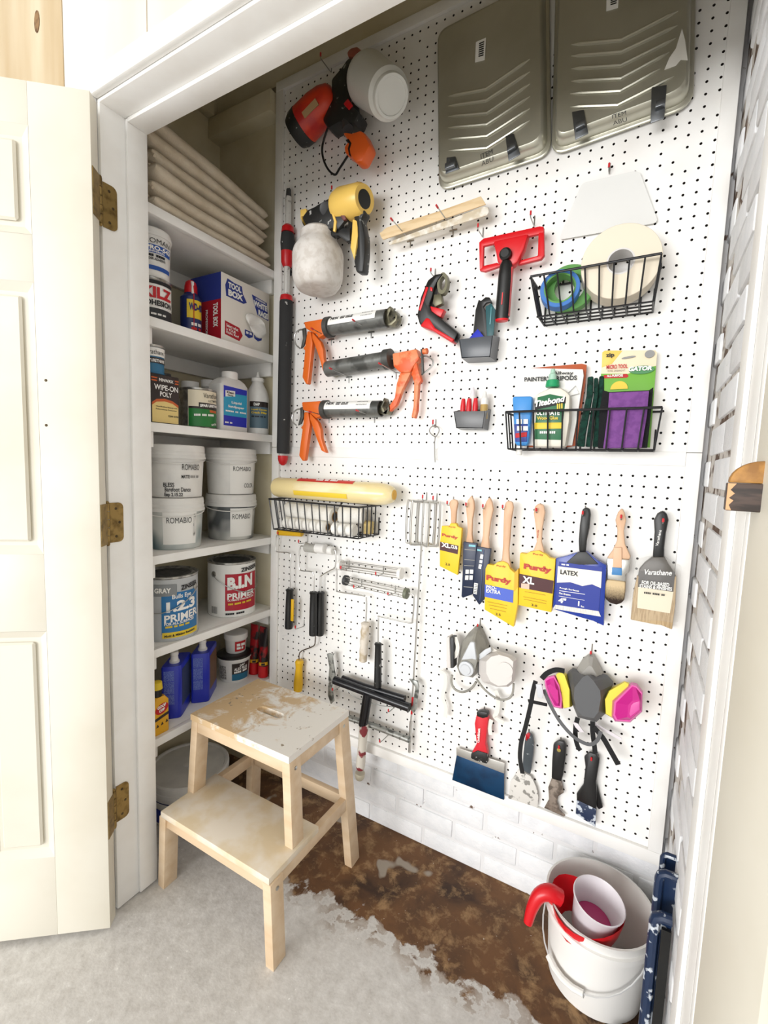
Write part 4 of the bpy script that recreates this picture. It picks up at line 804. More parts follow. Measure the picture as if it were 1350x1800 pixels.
MB().lathe(a, b-a, [(-.3, 2.0), (0, 2.25), (.8, 2.25), (1.2, 2.5), (2.0, 3.0), (2.6, 3.15), (L-1.6, 3.1), (L-.8, 2.9), (L-.2, 2.5), (L, 2.1)], 40).build('jar', JAR, t)
hook((8.66,0,82.46), 'hook holding the yellow sprayer', 2.0, .4)
# --- extension pole standing on the trim
POLW = mat('white_pole_tube', 'd6d5d1', .35, .2, col2='9a9994', nscale=1.2, lo=.6, hi=.66)
FOAM = mat('paint_flecked_foam', '2b2b2c', .8, col2='b6b4b0', nscale=1.0, lo=.66, hi=.69, detail=5)
t = thing('extension_pole', 'black and red roller extension pole along the left trim', 'extension pole', (0.3,-0.9,48.55))
pa, pb = V3((0.77,-1,85.21)), V3((0.57,-1.2,48.55)); L = (pb-pa).length; dv = (pb-pa)/L; sc = L/486
def seg(y0, y1, r0, r1, m, name, prof=None): return MB().lathe(pa+dv*((y0-333)*sc), dv, prof or [(0, r0), ((y1-y0)*sc, r1)], 24).build(name, m, t)
seg(333, 346, .3, .36, DGREY, 'threaded_tip'); seg(346, 700, .42, .42, POLW, 'inner_tube')
seg(393, 408, 0, 0, RED, 'lock_collar', [(0, .5), (.3, .78), (1.0, .86)]); seg(408, 440, 0, 0, FOAM, 'lock_grip', [(0, .86), (1.2, .95), (2.3, .85)]); seg(438, 468, 0, 0, RED, 'lock_sleeve', [(0, .85), (1.4, .8), (2.0, .55)])
seg(512, 525, 0, 0, RED, 'grip_collar', [(0, .5), (.15, .78), (.5, .85), (1.0, .86)]); seg(523, 801, 0, 0, FOAM, 'foam_grip', [(0, .86), (.2, .9), (20.0, .88), (20.6, .84)]); seg(800, 819, 0, 0, RED, 'end_cap', [(0, .72), (.5, .7), (1.1, .5), (1.35, .2)])
for yy in (470, 640):
    q = pa+dv*((yy-333)*sc); tb = thing('pole_clip', 'clip behind the %s half of the extension pole' % ('upper' if yy < 600 else 'lower'), 'clip', (q.x, 0, q.z)); MB().tube([V3((q.x, -.42, q.z))+V3((.75*math.cos(k), -.55-.8*math.sin(k), 0)) for k in (2.9, 3.4, 4.0, 5.4, 6.0, 6.5)], .09, 6).build('spring_arm', DGREY, tb); MB().box(q.x-.3, q.x+.3, -.5, -.42, q.z-.5, q.z+.5).build('clip_base', DGREY, tb)
# --- metal paint trays
TRAY = mat('galvanised_tray', 'c4c2b4', .3, .7, col2='b1af9f', nscale=.12, lo=.4, hi=.7)
TRD = mat('tray_leg_metal', '6f7275', .35, .9)
def inset(P, k):
    c = sum((V3(p) for p in P), V3((0, 0, 0)))/len(P); return [c+(V3(p)-c)*k for p in P]
def rounded(P, r, n=5):
    P = [V3(p) for p in P]; out = []; m = len(P)
    for i in range(m):
        a, b, c = P[i-1], P[i], P[(i+1) % m]; u = (a-b).normalized()*r; v = (c-b).normalized()*r
        for k in range(n+1):
            s = k/n; out.append((b+u)*(1-s)**2+b*2*s*(1-s)+(b+v)*s*s)
    return out
def tray(lab, corners, ridges, tabs, stick, emb, patchp=None):
    o = rounded(corners, 1.3)
    cz = min(p.z for p in o); t = thing('paint_tray', lab, 'paint tray', (sum(p.x for p in o)/len(o), -1, cz), 'metal paint trays')
    at = lambda k, d: [V3((p.x, -d, p.z)) for p in inset(o, k)]
    MB().loft([at(1.0, .25), at(1.0, .55), at(.965, .6), at(.955, 1.2), at(.93, 1.75), at(.90, 1.85)], False).build('pan', TRAY, t, ang=50, fixn=False)
    MB().prism(at(.902, 1.85), (0, .05, 0)).build('pan_bottom', TRAY, t)
    MB().tube(at(1.0, .4), .14, 8, closed=True).build('rolled_rim', TRAY, t)
    for r_ in ridges: MB().tube([V3((p[0], -1.87, p[2])) for p in smoothpath([r_[0], V3(r_[0]).lerp(V3(r_[1]), .9), V3(r_[1]).lerp(V3(r_[2]), .1), r_[2]], 4)], [.03]+[.17]*11+[.03], 8).build('ridge', TRAY, t)
    for q in tabs:
        q = [V3(p) for p in q]; MB().prism(q, (0, -.12, 0)).build('leg_clip', TRD, t, bevel=.05); lo = [p for p in q]; m_ = q[0].lerp(q[2], .5)
        MB().obox(m_+V3((.15, -.35, -.25)), (q[1]-q[0])*.36, V3((0, .3, 0)), V3((0, 0, .28))).build('leg_foot', TRD, t, bevel=.06)
    sk = patch(stick, LABW, t, 'sticker', off=.02); S = [V3(p) for p in stick]
    for k in range(7):
        f = .14+k*.1; A = S[0].lerp(S[3], f); B = S[1].lerp(S[2], f); patch([A.lerp(B, .35), A.lerp(B, .85), A.lerp(B, .85)+(S[3]-S[0])*.05, A.lerp(B, .35)+(S[3]-S[0])*.05], INK, t, 'barcode_line', off=.06)
    text('ITEM', emb[0], emb[1], emb[2], TRD, t, bold=.0, off=.06); E0 = V3(emb[0])-(V3(emb[2])-V3(emb[0]))*1.6; text('ABU', E0, E0+(V3(emb[1])-V3(emb[0])), E0+(V3(emb[2])-V3(emb[0])), TRD, t, off=.06)
    if patchp: patch(patchp, mat('dried_white_paint', 'dedbd2', .6), t, 'dried_paint', thick=.05, off=.02)
    return t
tray('left metal paint tray with six chevron ridges and a white sticker', [(21.53,-0.3,96.03),(33.03,-0.3,96.45),(34.26,-0.3,80.5),(22.48,-0.3,79.99)],
     [[(23.62,-1.9,88.43),(27.8,-1.9,87.7),(32.08,-1.9,88.96)], [(23.67,-1.9,87.47),(27.86,-1.9,86.6),(32.16,-1.9,87.8)], [(23.72,-1.9,86.4),(28.01,-1.9,85.35),(32.23,-1.9,86.68)], [(23.78,-1.9,85.28),(28.08,-1.9,84.25),(32.31,-1.9,85.52)], [(23.84,-1.9,84.1),(28.14,-1.9,83.12),(32.38,-1.9,84.39)], [(23.91,-1.9,82.92),(28.21,-1.9,81.96),(32.45,-1.9,83.29)]],
     [[(23.74,-1.9,80.57),(25.31,-1.9,80.66),(24.81,-1.9,82.05),(23.8,-1.9,82.21)], [(30.59,-1.9,79.96),(31.75,-1.9,80.3),(30.95,-1.9,82.47),(30.11,-1.9,82.48)]],
     [(26.44,-1.86,92.6),(27.5,-1.86,92.61),(27.49,-1.86,90.54),(26.46,-1.86,90.68)], [(27.63,-1.86,81.04),(28.87,-1.86,81.23),(27.55,-1.86,81.51)])
tray('right metal paint tray with a patch of dried white paint near its edge', [(33.86,-0.3,96.69),(45.11,-0.3,95.22),(46.04,-0.3,81.18),(34.55,-0.3,80.32)],
     [[(35.88,-1.9,88.79),(40.15,-1.9,87.51),(44.39,-1.9,88.14)], [(35.95,-1.9,87.79),(40.23,-1.9,86.51),(44.45,-1.9,87.02)], [(36.03,-1.9,86.68),(40.27,-1.9,85.39),(44.38,-1.9,86.03)], [(36.11,-1.9,85.56),(40.35,-1.9,84.28),(44,-1.9,85.09)], [(36.09,-1.9,84.47),(40.37,-1.9,83.23),(43.44,-1.9,84)], [(36.17,-1.9,83.29),(40.25,-1.9,82.11),(44.54,-1.9,83.01)]],
     [[(36.84,-1.9,80.14),(37.97,-1.9,80.36),(37.42,-1.9,82.58),(36.37,-1.9,82.72)], [(43.02,-1.9,79.67),(44.06,-1.9,79.75),(44.03,-1.9,82.43),(42.88,-1.9,82.62)]],
     [(38.62,-1.86,92.14),(39.64,-1.86,92.11),(39.67,-1.86,90.32),(38.71,-1.86,90.43)], [(39.92,-1.86,81.04),(41.04,-1.86,81.04),(39.85,-1.86,81.4)],
     [(44.79,-1.86,86.58),(45.09,-1.86,85.59),(45.41,-1.86,83.91),(44.91,-1.86,84.13),(44.57,-1.86,83.78),(43.74,-1.86,83.76),(44.04,-1.86,84.61),(44.46,-1.86,85.15)])
for p, lb in (((24.02,0,81.9), 'left peg under the left metal tray'), ((30.91,-0,81.73), 'right peg under the left metal tray'), ((36.69,0,81.65), 'left peg under the right metal tray'), ((43.61,0,81.74), 'right peg under the right metal tray')): hook(p, lb, 1.0, .25)
# --- stir sticks on two prongs
PINE = mat('pale_pine', 'e3c9a0', .6, col2='d5b688', nscale=.8, stretch=(.3, 1, 2)); PAINTD = mat('paint_dipped_pine', 'cdbfa6', .5, col2='e6e0d4', nscale=1.0)
for lab, P, d0 in (('front pine stir stick with a square right end', [(15.83,-2.2,76.08),(16.44,-2.2,76.27),(18.4,-2.2,76.37),(27.94,-2.2,77.2),(28.52,-2.2,76.27),(16.3,-2.2,75.23),(16.02,-2.2,75.6)], 0), ('rear pine stir stick with a dark left corner', [(15.9,-1.6,76.62),(16.42,-1.6,76.83),(27.31,-1.6,77.34),(27.77,-1.6,76.74),(16.28,-1.6,75.95)], 0), ('lower pine stir stick with a paint-dipped rounded end', [(16.9,-2,74.91),(28.21,-2,76.21),(28.71,-2,76.01),(28.83,-2,75.53),(28.61,-2,75.26),(17.09,-2,74.58)], 1)):
    s_ = MB().prism(P, (0, .16, 0)).build('stir_stick', PAINTD if d0 else PINE, None, lab, 'stir stick', 'pine stir sticks', bevel=.03)
hook((18.82,0,75.49), 'long left prong under the stir sticks', 4.8, 0, 'peg'); hook((24.16,0,75.58), 'long right prong under the stir sticks', 4.8, 0, 'peg')
# --- red pole sander pad with black handle
RP = mat('bright_red_plastic', 'd4151f', .35)
t = thing('pad_painter', 'red rectangular pad tool with black handle below the sticks', 'pad tool', (30.58,-1.5,64.52))
plate([(27.84,-1.8,72.85),(28.32,-1.8,73.15),(34.02,-1.8,73.15),(34.43,-1.8,73.02),(34.48,-1.8,72.4),(28.37,-1.8,72.38),(28.46,-1.8,70.24),(28.08,-1.8,69.97)], .5, RP, t, 'frame', .1)
plate([(33.93,-1.8,72.63),(34.49,-1.8,72.52),(34.66,-1.8,70.28),(34.36,-1.8,69.94),(32.06,-1.8,69.81),(31.97,-1.8,70.21),(34.02,-1.8,70.37)], .5, RP, t, 'frame', .1)
plate([(28.05,-1.8,69.94),(28.45,-1.8,70.38),(29.94,-1.8,70.44),(30.44,-1.8,70.03),(28.66,-1.8,69.75)], .5, RP, t, 'frame', .1)
plate([(29.52,-2.4,72.4),(33.13,-2.4,72.42),(32.77,-2.4,71.01),(32.2,-2.4,69.87),(31.7,-2.4,69.52),(30.76,-2.4,69.75),(30.13,-2.4,70.18),(29.94,-2.4,71.04)], 1.0, RP, t, 'yoke', .25)
MB().lathe((31.04,-2.5,70.67), (0, -1, 0), [(0, .62), (.4, .6), (.55, .4)], 18).build('pivot_knob', BLACK, t)
a, b = V3((31.13,-2.6,70.03)), V3((30.96,-2.4,64.22)); L = (b-a).length
MB().lathe(a, b-a, [(0, .45), (.4, .62), (1.5, .7), (L-.8, .72), (L-.15, .68)], 20, ref=(1, 0, 0), sy=.8).build('handle', BLACK, t); MB().lathe(a, b-a, [(L-.2, .7), (L, .62)], 20, ref=(1, 0, 0), sy=.8).build('end_cap', RP, t)
MB().bar(a.lerp(b, .12)+V3((.62, .1, 0)), a.lerp(b, .92)+V3((.62, .1, 0)), .5, .18).build('side_stripe', RP, t); MB().bar(a.lerp(b, .55)+V3((.05, -.6, 0)), a.lerp(b, .75)+V3((.05, -.6, 0)), .06, .1).build('brand_mark', RP, t)
hook((27.65,0,74.14), 'left hook holding the red pad tool', 1.7, .35); hook((33.07,0,74.16), 'right hook holding the red pad tool', 1.7, .35)
# --- spray-can grip
t = thing('spray_grip', 'black and red pistol grip for spray cans with open jaw', 'spray grip', (23.55,-1.5,63.19))
plate([(24.15,-2.2,70.27),(23.14,-2.2,70.3),(22.22,-2.2,69.82),(21.42,-2.2,68.08),(21.05,-2.2,66.14),(21.49,-2.2,64.95),(22.27,-2.2,65.43),(22.95,-2.2,64.64),(25.53,-2.2,62.73),(25.82,-2.2,62.93),(26.17,-2.2,63.72),(24.25,-2.2,65.33),(22.86,-2.2,66.45),(22.6,-2.2,67.14),(22.94,-2.2,68),(23.09,-2.2,68.82),(23.49,-2.2,69.58)], 1.3, BLACK, t, 'body', .28)
plate([(21.54,-2.3,64.89),(22.3,-2.3,65.75),(22.71,-2.3,65.6),(23.47,-2.3,64.48),(25.83,-2.3,63.02),(25.5,-2.3,62.69),(23.17,-2.3,64.19)], 1.45, RP, t, 'red_underside', .2)
plate([(22.14,-2.3,69.07),(22.43,-2.3,68.95),(21.59,-2.3,66.54),(21.32,-2.3,66.65)], .3, RP, t, 'brand_stripe', .05); plate([(22.66,-2.32,68.98),(22.96,-2.32,68.8),(22.9,-2.32,68.42),(22.65,-2.32,68.56)], .3, RP, t, 'red_button', .05)
plate([(22.55,-2,67.03),(24.34,-2,66.41),(23.92,-2,65.63),(22.78,-2,66.3)], .8, RP, t, 'trigger', .1)
JAW = mat('olive_grey_metal', '6a6753', .4, .5)
c_ = V3((23.97,-2,69.23)); MB().ring(ell(c_, (1, 0, 0), (0, 0, 1), .62, 1.15, 20), ell(c_, (1, 0, 0), (0, 0, 1), .34, .72, 20), (0, .7, 0)).build('jaw', JAW, t)
plate([(23.05,-2.1,68.16),(23.91,-2.1,68.1),(24.12,-2.1,67.04),(23.27,-2.1,66.8),(22.91,-2.1,67.2)], .7, JAW, t, 'spring_block', .1)
hook((22.18,0,70.83), 'hook behind the pistol grip', 1.2, .3)

# ------------------------------------------------------------------ caulk guns
CGO = mat('caulk_gun_orange', 'e0691d', .4); CGP = mat('faded_orange', 'e28a5c', .45, col2='d9581f', nscale=.8, lo=.42, hi=.55)
TUBM = mat('grey_gun_barrel', '6d6e6b', .4, .3, col2='4a4b48', nscale=.6); COLL = mat('dark_collar', '4a4a47', .5, .3)
def caulk_gun(lab, bar, rb, housing, legs, ring, lever, collar, label=None, cradle=None, m=CGO, knob=None):
    a, b = V3(bar[0]), V3(bar[1]); L = (b-a).length; ax = (b-a)/L
    t = thing('caulk_gun', lab, 'caulk gun', ((a.x+b.x)/2, -1, min(p[2] for l in legs for p in l)), 'orange caulk guns')
    MB().lathe(a, ax, [(0, rb), (L, rb), (L, rb*.86), (L-.3, rb*.84)], 28).build('barrel', TUBM, t)
    MB().lathe(a, ax, [(collar[0], rb*1.0), (collar[0]+.06, rb*1.22), (collar[0]+collar[1], rb*1.22), (collar[0]+collar[1]+.05, rb)], 28).build('collar', COLL, t)
    MB().tube([a-ax*2.6, a], .13, 8).build('plunger_rod', STEEL, t)
    plate(housing, 1.1, m, t, 'housing', .18)
    for l in legs: plate(l, .7, m, t, 'grip', .14)
    MB().tube(smoothpath(ring, 5), .1, 8).build('rod_hook', STEEL, t)
    if lever: plate(lever, .3, COLL, t, 'release_plate', .05)
    if label:
        q = [V3(p) for p in label]; n = V3((0, -1, .35)).normalized()
        # paper label wrapped over the upper front of the barrel
        f0, f1 = label_span = ((q[0]-a).dot(ax), (q[1]-a).dot(ax)); u = V3((0, 0, 1))-ax*ax.z; u.normalize(); w = ax.cross(u)
        if w.y > 0: w = -w
        vs = []
        for s_ in (f0, f1):
            for k in range(7):
                g = math.radians(-5+k*13); vs.append(a+ax*s_+(w*math.cos(g)+u*math.sin(g))*(rb+.03))
        MB().add(vs, [(k, k+1, 8+k, 7+k) for k in range(6)]).build('paper_label', LABW, t, fixn=False)
        def onb(s_, g): return a+ax*s_+(w*math.cos(math.radians(g))+u*math.sin(math.radians(g)))*(rb+.07)
        text('HDX', onb(f0+.3, 28), onb(f0+1.5, 28), onb(f0+.3, 52), INK, t, bold=.05, off=0)
        text('---- --- --', onb(f0+1.8, 40), onb(f0+3.6, 40), onb(f0+1.8, 50), INK, t, off=0); text('--- -----', onb(f0+1.8, 26), onb(f0+3.6, 26), onb(f0+1.8, 36), INK, t, off=0)
        for k in range(8): MB().add([onb(f1-2.0+k*.2, 20), onb(f1-1.92+k*.2, 20), onb(f1-1.92+k*.2, 58), onb(f1-2.0+k*.2, 58)], [(0, 1, 2, 3)]).build('barcode_line', INK, t, fixn=False)
    if cradle: plate(cradle, 1.3, mat('stained_cradle', '77735f', .4, .6, col2='4c4a3f', nscale=1.5), t, 'cradle', .15)
    if knob: MB().lathe(knob, (1, 0, 0), [(0, .3), (.5, .34), (.6, .2)], 14).build('knob', m, t)
    return t
caulk_gun('top orange caulk gun with a white paper label', [(8.33,-1.6,66.41),(16.94,-1.6,66.49)], 1.05,
    [(4.67,-2.2,67.38),(7.75,-2.2,67.41),(8.1,-2.2,66.82),(8.24,-2.2,65.48),(7.11,-2.2,65.05),(6.89,-2.2,65.52),(5.74,-2.2,66.12),(4.96,-2.2,66.55)],
    [[(5.16,-2,66.23),(5.73,-2,66.11),(6.06,-2,64.58),(5.47,-2,59.46),(5.11,-2,59.4),(4.45,-2,60.34),(4.63,-2,61.96),(4.8,-2,63.81),(4.47,-2,64.05),(4.79,-2,64.38)], [(5.94,-2,66.05),(7.37,-2,64.6),(7.8,-2,63.62),(7.93,-2,62.5),(8.26,-2,61.69),(8.45,-2,60.48),(7.77,-2,61.01),(7.22,-2,62.56),(6.46,-2,64.22),(5.96,-2,65.22)]],
    [(4.41,-1.6,66.54),(3.55,-1.6,66.63),(2.84,-1.6,66.22),(2.7,-1.6,65.49),(3.05,-1.6,64.72),(3.71,-1.6,64.22)], [(4.08,-1.8,66.68),(4.63,-1.8,66.78),(4.79,-1.8,65.39),(4.41,-1.8,64.46),(3.92,-1.8,64.15),(4.28,-1.8,65.45)], (-.3, .7),
    [(8.93,-1.9,66.8),(15.8,-1.9,66.87)], [(15.66,-1.7,67.38),(16.45,-1.7,67.31),(17.28,-1.7,67.89),(17.44,-1.7,67.44),(17.08,-1.7,66.77),(17.36,-1.7,66.01),(17.94,-1.7,66.37),(17.9,-1.7,67.31),(18.32,-1.7,66.61),(18.21,-1.7,66.05),(17.55,-1.7,65.55),(16.86,-1.7,65.63),(15.98,-1.7,66.1)])
caulk_gun('middle orange caulk gun hanging the other way round', [(17.35,-1.35,61.79),(8.09,-1.35,61.27)], .98,
    [(17.77,-1.7,62.34),(20.97,-1.7,62.6),(21.4,-1.7,61.46),(20.68,-1.7,60.66),(20.3,-1.7,59.97),(18.97,-1.7,60.03),(18.01,-1.7,60.79)],
    [[(18.86,-1.5,60.14),(20.29,-1.5,60.01),(19.21,-1.5,58.04),(18.52,-1.5,56.3),(17.65,-1.5,55.58),(17.07,-1.5,55.67),(18.22,-1.5,57.2),(18.41,-1.5,58.82)], [(20.93,-1.6,61.37),(21.36,-1.6,59.92),(21.76,-1.6,58.97),(21.38,-1.6,58.63),(21.31,-1.6,55.61),(21.07,-1.6,54.67),(20.57,-1.6,54.83),(20.8,-1.6,56.06),(20.77,-1.6,58.81),(20.34,-1.6,59.84)]],
    [(21.36,-1.35,61.68),(22.07,-1.35,61.73),(22.8,-1.35,61.35),(23.02,-1.35,60.84),(22.62,-1.35,60.3),(21.93,-1.35,59.86),(21.69,-1.35,59.66)], [(21.53,-1.8,62.48),(21.77,-1.8,62.46),(22.05,-1.8,59.83),(21.83,-1.8,59.56)], (-.25, .9), None,
    [(7.96,-1.55,61.8),(9.01,-1.55,62.11),(9.42,-1.55,61.69),(9.56,-1.55,60.57),(8.77,-1.55,60.34),(8.05,-1.55,60.68)], CGP, (21.91,-1.8,62.15))
caulk_gun('bottom orange caulk gun with a white paper label', [(8.12,-1.6,56.08),(16.5,-1.6,55.93)], .98,
    [(4.54,-2.2,57.1),(7.69,-2.2,57.14),(7.95,-2.2,56.41),(7.98,-2.2,55.2),(6.96,-2.2,54.9),(6.54,-2.2,55.23),(5.68,-2.2,55.83),(4.82,-2.2,56.02)],
    [[(4.88,-2,55.84),(5.56,-2,55.76),(5.9,-2,54.2),(5.14,-2,49.39),(4.71,-2,49.31),(4.1,-2,50.01),(4.32,-2,51.7),(4.61,-2,53.55),(4.28,-2,53.72),(4.7,-2,54.13)], [(5.78,-2,55.72),(7.23,-2,54.42),(7.67,-2,53.52),(7.81,-2,52.38),(8.14,-2,51.56),(8.68,-2,50.42),(7.85,-2,50.74),(7.08,-2,52.21),(6.31,-2,53.86),(5.84,-2,54.86)]],
    [(4.32,-1.6,56.27),(3.34,-1.6,56.22),(2.69,-1.6,55.73),(2.5,-1.6,55.14),(2.71,-1.6,54.54),(3.27,-1.6,54.11)], [(4.01,-1.8,56.42),(4.48,-1.8,56.57),(4.62,-1.8,55.24),(4.21,-1.8,54.33),(3.67,-1.8,54.08),(4.08,-1.8,55.25)], (-.3, .7),
    [(8.54,-1.9,56.11),(15.45,-1.9,56.08)], [(15.82,-1.7,56.67),(16.61,-1.7,56.71),(16.85,-1.7,57.3),(17.05,-1.7,56.77),(16.72,-1.7,56.18),(17.19,-1.7,55.57),(17.49,-1.7,56.61),(17.7,-1.7,55.85),(17.46,-1.7,55.26),(16.76,-1.7,55.25),(15.96,-1.7,55.37)])
for p, lb in (((7.66,0,65.37), 'left prong under the top caulk gun'), ((13.79,0,65.64), 'right prong under the top caulk gun'), ((10.62,0,60.34), 'left prong under the middle caulk gun'), ((17.57,0,60.38), 'right prong under the middle caulk gun'), ((7.58,0,55.24), 'left prong under the bottom caulk gun'), ((14.69,0,55.16), 'right prong under the bottom caulk gun')): hook(p, lb, 4.2, 0, 'peg')
# ------------------------------------------------------------------ small grey bins
BING = mat('grey_bin_plastic', '5f6062', .35); BIND = mat('slate_bin_plastic', '4b4f55', .3)
def bin_(lab, fr, bk, m, name='parts_bin'):
    # fr: front TL TR BR BL at their depth; tapered open bin back to the board
    F = [V3(p) for p in fr]; t = thing(name, lab, 'bin', (sum(p.x for p in F)/4, -1, F[3].z), 'grey pegboard bins')
    B = [V3((F[0].x-.05, -.12, F[0].z+.35)), V3((F[1].x+.05, -.12, F[1].z+.35)), V3((F[2].x+.05, -.12, F[2].z-.05)), V3((F[3].x-.05, -.12, F[3].z-.05))]
    th = .1
    MB().prism(F, (0, th, 0)).build('front', m, t, bevel=.03)
    MB().prism([F[1], F[2], B[2], B[1]], (-th, 0, 0)).build('side', m, t); MB().prism([F[0], F[3], B[3], B[0]], (th, 0, 0)).build('side', m, t)
    MB().prism([F[3], F[2], B[2], B[3]], (0, 0, th)).build('bottom', m, t); MB().prism(B, (0, -.08, 0)).build('back', m, t)
    return t
bin_('slate grey bin holding the black and teal scrapers', [(26.34,-2.3,62.93),(30.11,-2.3,62.96),(29.92,-2.3,60.77),(26.75,-2.3,60.9)], 0, BIND)
TEAL = mat('teal_plastic', '2c5a60', .35); BLUP = mat('blue_plastic', '2433b8', .35)
def flat(name, lab, pts, th, m, cat, group=None, bevel=.06): return MB().prism(pts, (0, th, 0)).build(name, m, None, lab, cat, group, bevel=bevel)
t = thing('paint_scraper', 'black scraper with hooked top standing in the slate bin', 'scraper', (28.27,-1.2,63.39)); plate([(27.93,-1.2,67.2),(28.2,-1.2,67.03),(28.68,-1.2,67.36),(29.11,-1.2,67.27),(29.38,-1.2,66.79),(28.79,-1.2,66.74),(28.49,-1.2,66.38),(28.92,-1.2,65.72),(29.21,-1.2,63.25),(29.31,-1.2,61.47),(27.77,-1.2,61.6),(27.51,-1.2,63.7),(27.64,-1.2,66.15)], .4, BLACK, t, 'blade', .06)
t = thing('paint_scraper', 'dark teal scraper leaning beside the black one in the slate bin', 'scraper', (29.53,-1.4,63.21)); plate([(28.84,-1.5,66.28),(29.46,-1.5,66.52),(29.95,-1.5,65.76),(29.87,-1.5,63.1),(29.9,-1.5,61.35),(29.33,-1.5,61.4),(29.16,-1.5,63.18)], .25, TEAL, t, 'blade', .06); plate([(29.43,-1.55,66.15),(29.57,-1.55,66.13),(29.53,-1.55,64.33),(29.39,-1.55,64.35)], .1, mat('pale_teal', '4f8a90', .4), t, 'slot', .02)
t = thing('putty_spreader', 'blue plastic spreader corner poking out of the slate bin', 'spreader', (28.17,-1.8,62.96)); plate([(27.37,-1.9,63.06),(28.26,-1.9,63.91),(28.96,-1.9,63.07),(29.16,-1.9,61.59),(27.56,-1.9,61.74)], .1, BLUP, t, 'blade', .02)
bin_('small grey bin holding red-capped bottles', [(25.93,-1.8,55.32),(29.6,-1.8,55.28),(29.41,-1.8,53.4),(26.34,-1.8,53.49)], 0, BING)
RCAP = mat('red_cap', 'cf1f2a', .35); AMB = mat('amber_glue', 'b89a5e', .3)
for k, x in enumerate((108, 142, 180)):
    p = V3((((26.8,-1.2,55.44))[0]+(0, .68, 1.42)[k], -1.2, ((26.8,-1.2,55.44))[2])); lb = ('leftmost', 'middle', 'rightmost')[k]
    t = thing('capped_bottle', lb+' of three small bottles with red caps in the grey bin', 'bottle', p-V3((0, 0, 1.1)), 'red-capped bottles'); MB().lathe(p-V3((0, 0, 1.1)), (0, 0, 1), [(0, .28), (1.1, .28)], 14).build('body', BING, t); MB().lathe(p, (0, 0, 1), [(-.1, .3), (.5, .3), (1.0, .24), (1.3, .2), (1.34, .1)], 14).build('cap', RCAP, t)
p = V3((29.19,-1.1,55.51)); t = thing('glue_bottle', 'small amber glue bottle with white cone cap in the grey bin', 'bottle', p-V3((0, 0, 1.0))); MB().lathe(p-V3((0, 0, 1.0)), (0, 0, 1), [(0, .42), (1.5, .42), (1.6, .36)], 16).build('body', AMB, t); MB().lathe(p, (0, 0, 1), [(.5, .4), (1.2, .4), (1.3, .3), (1.9, .16), (1.95, .06)], 16).build('cap', WHT, t)
p = V3((27.69,-0.7,57.03)); t = thing('glue_bottle', 'small white cone-capped bottle behind the red caps', 'bottle', p-V3((0, 0, 2.0))); MB().lathe(p-V3((0, 0, 2.0)), (0, 0, 1), [(0, .35), (2.0, .35), (2.1, .28)], 16).build('body', WHT, t); MB().lathe(p, (0, 0, 1), [(0, .3), (.4, .25), (1.0, .1), (1.05, .05)], 16).build('cap', CLR, t)
# ------------------------------------------------------------------ translucent shield
t = thing('paint_shield', 'translucent white plastic trapezoid sheet hanging behind the tape basket', 'plastic sheet', (40.14,-0.35,71.31)); sh = rounded([(37.45,-0.35,77.02),(42.34,-0.35,76.89),(44.28,-0.35,71.9),(35.66,-0.35,72.13)], .5)
MB().prism(sh, (0, .08, 0)).build('sheet', mat('milky_sheet', 'efefec', .35, alpha=.85), t)
hook((39.81,0,77.39), 'hook through the translucent sheet', .6, .35)
# ------------------------------------------------------------------ wire baskets
BW = mat('black_coated_wire', '17171a', .4)
def basket(lab, TL, TR, BR, BL, n, nside, dback=.15, extra=2, slope=0.0):
    TL, TR, BR, BL = map(V3, (TL, TR, BR, BL)); t = thing('wire_basket', lab, 'basket', ((BL.x+BR.x)/2, -1.5, BL.z), 'black wire baskets')
    bk = lambda p, up=0: V3((p.x, -dback, p.z+up)); r = .085
    TLb, TRb, BLb, BRb = bk(TL), bk(TR), bk(BL), bk(BR)
    MB().tube([TLb, TL, TR, TRb], .12, 8).build('top_rim', BW, t); MB().tube([TLb, TRb], .1, 8).build('top_rim', BW, t)
    MB().tube([BLb, BL, BR, BRb], r, 6).build('bottom_rim', BW, t); MB().tube([BLb, BRb], r, 6).build('bottom_rim', BW, t)
    for k in range(n):
        f = k/(n-1); a, b = TL.lerp(TR, f), BL.lerp(BR, f); MB().tube([a, b, bk(b), bk(b, (TL.z-BL.z)*.55)], r, 6).build('wire', BW, t)
    for k in range(1, nside+1):
        f = k/(nside+1)
        for A, A2, Bq, B2 in ((TL, TLb, BL, BLb), (TR, TRb, BR, BRb)): MB().tube([A.lerp(A2, f), Bq.lerp(B2, f)], r, 6).build('wire', BW, t)
    for k in range(1, extra+1): f = k/(extra+1); MB().tube([BL.lerp(BLb, f), BR.lerp(BRb, f)], r, 6).build('wire', BW, t)
    return t
basket('black wire basket holding the masking tape rolls', (33.86,-3.4,67.81), (44.78,-3.4,67.91), (44.45,-3.2,64.06), (34.77,-3.2,63.97), 10, 3, extra=2)
basket('long black wire basket holding wood glue and sanding pads', (32.15,-3.2,54.93), (45.87,-3.2,54.95), (45.56,-3.1,51.25), (32.59,-3.1,51.2), 11, 2, extra=1)
basket('black wire basket holding roller covers on the lower board', (1.68,-5,44.13), (15.91,-5,44.04), (15.89,-4.9,40.29), (2.45,-4.9,40.15), 13, 4, extra=2)
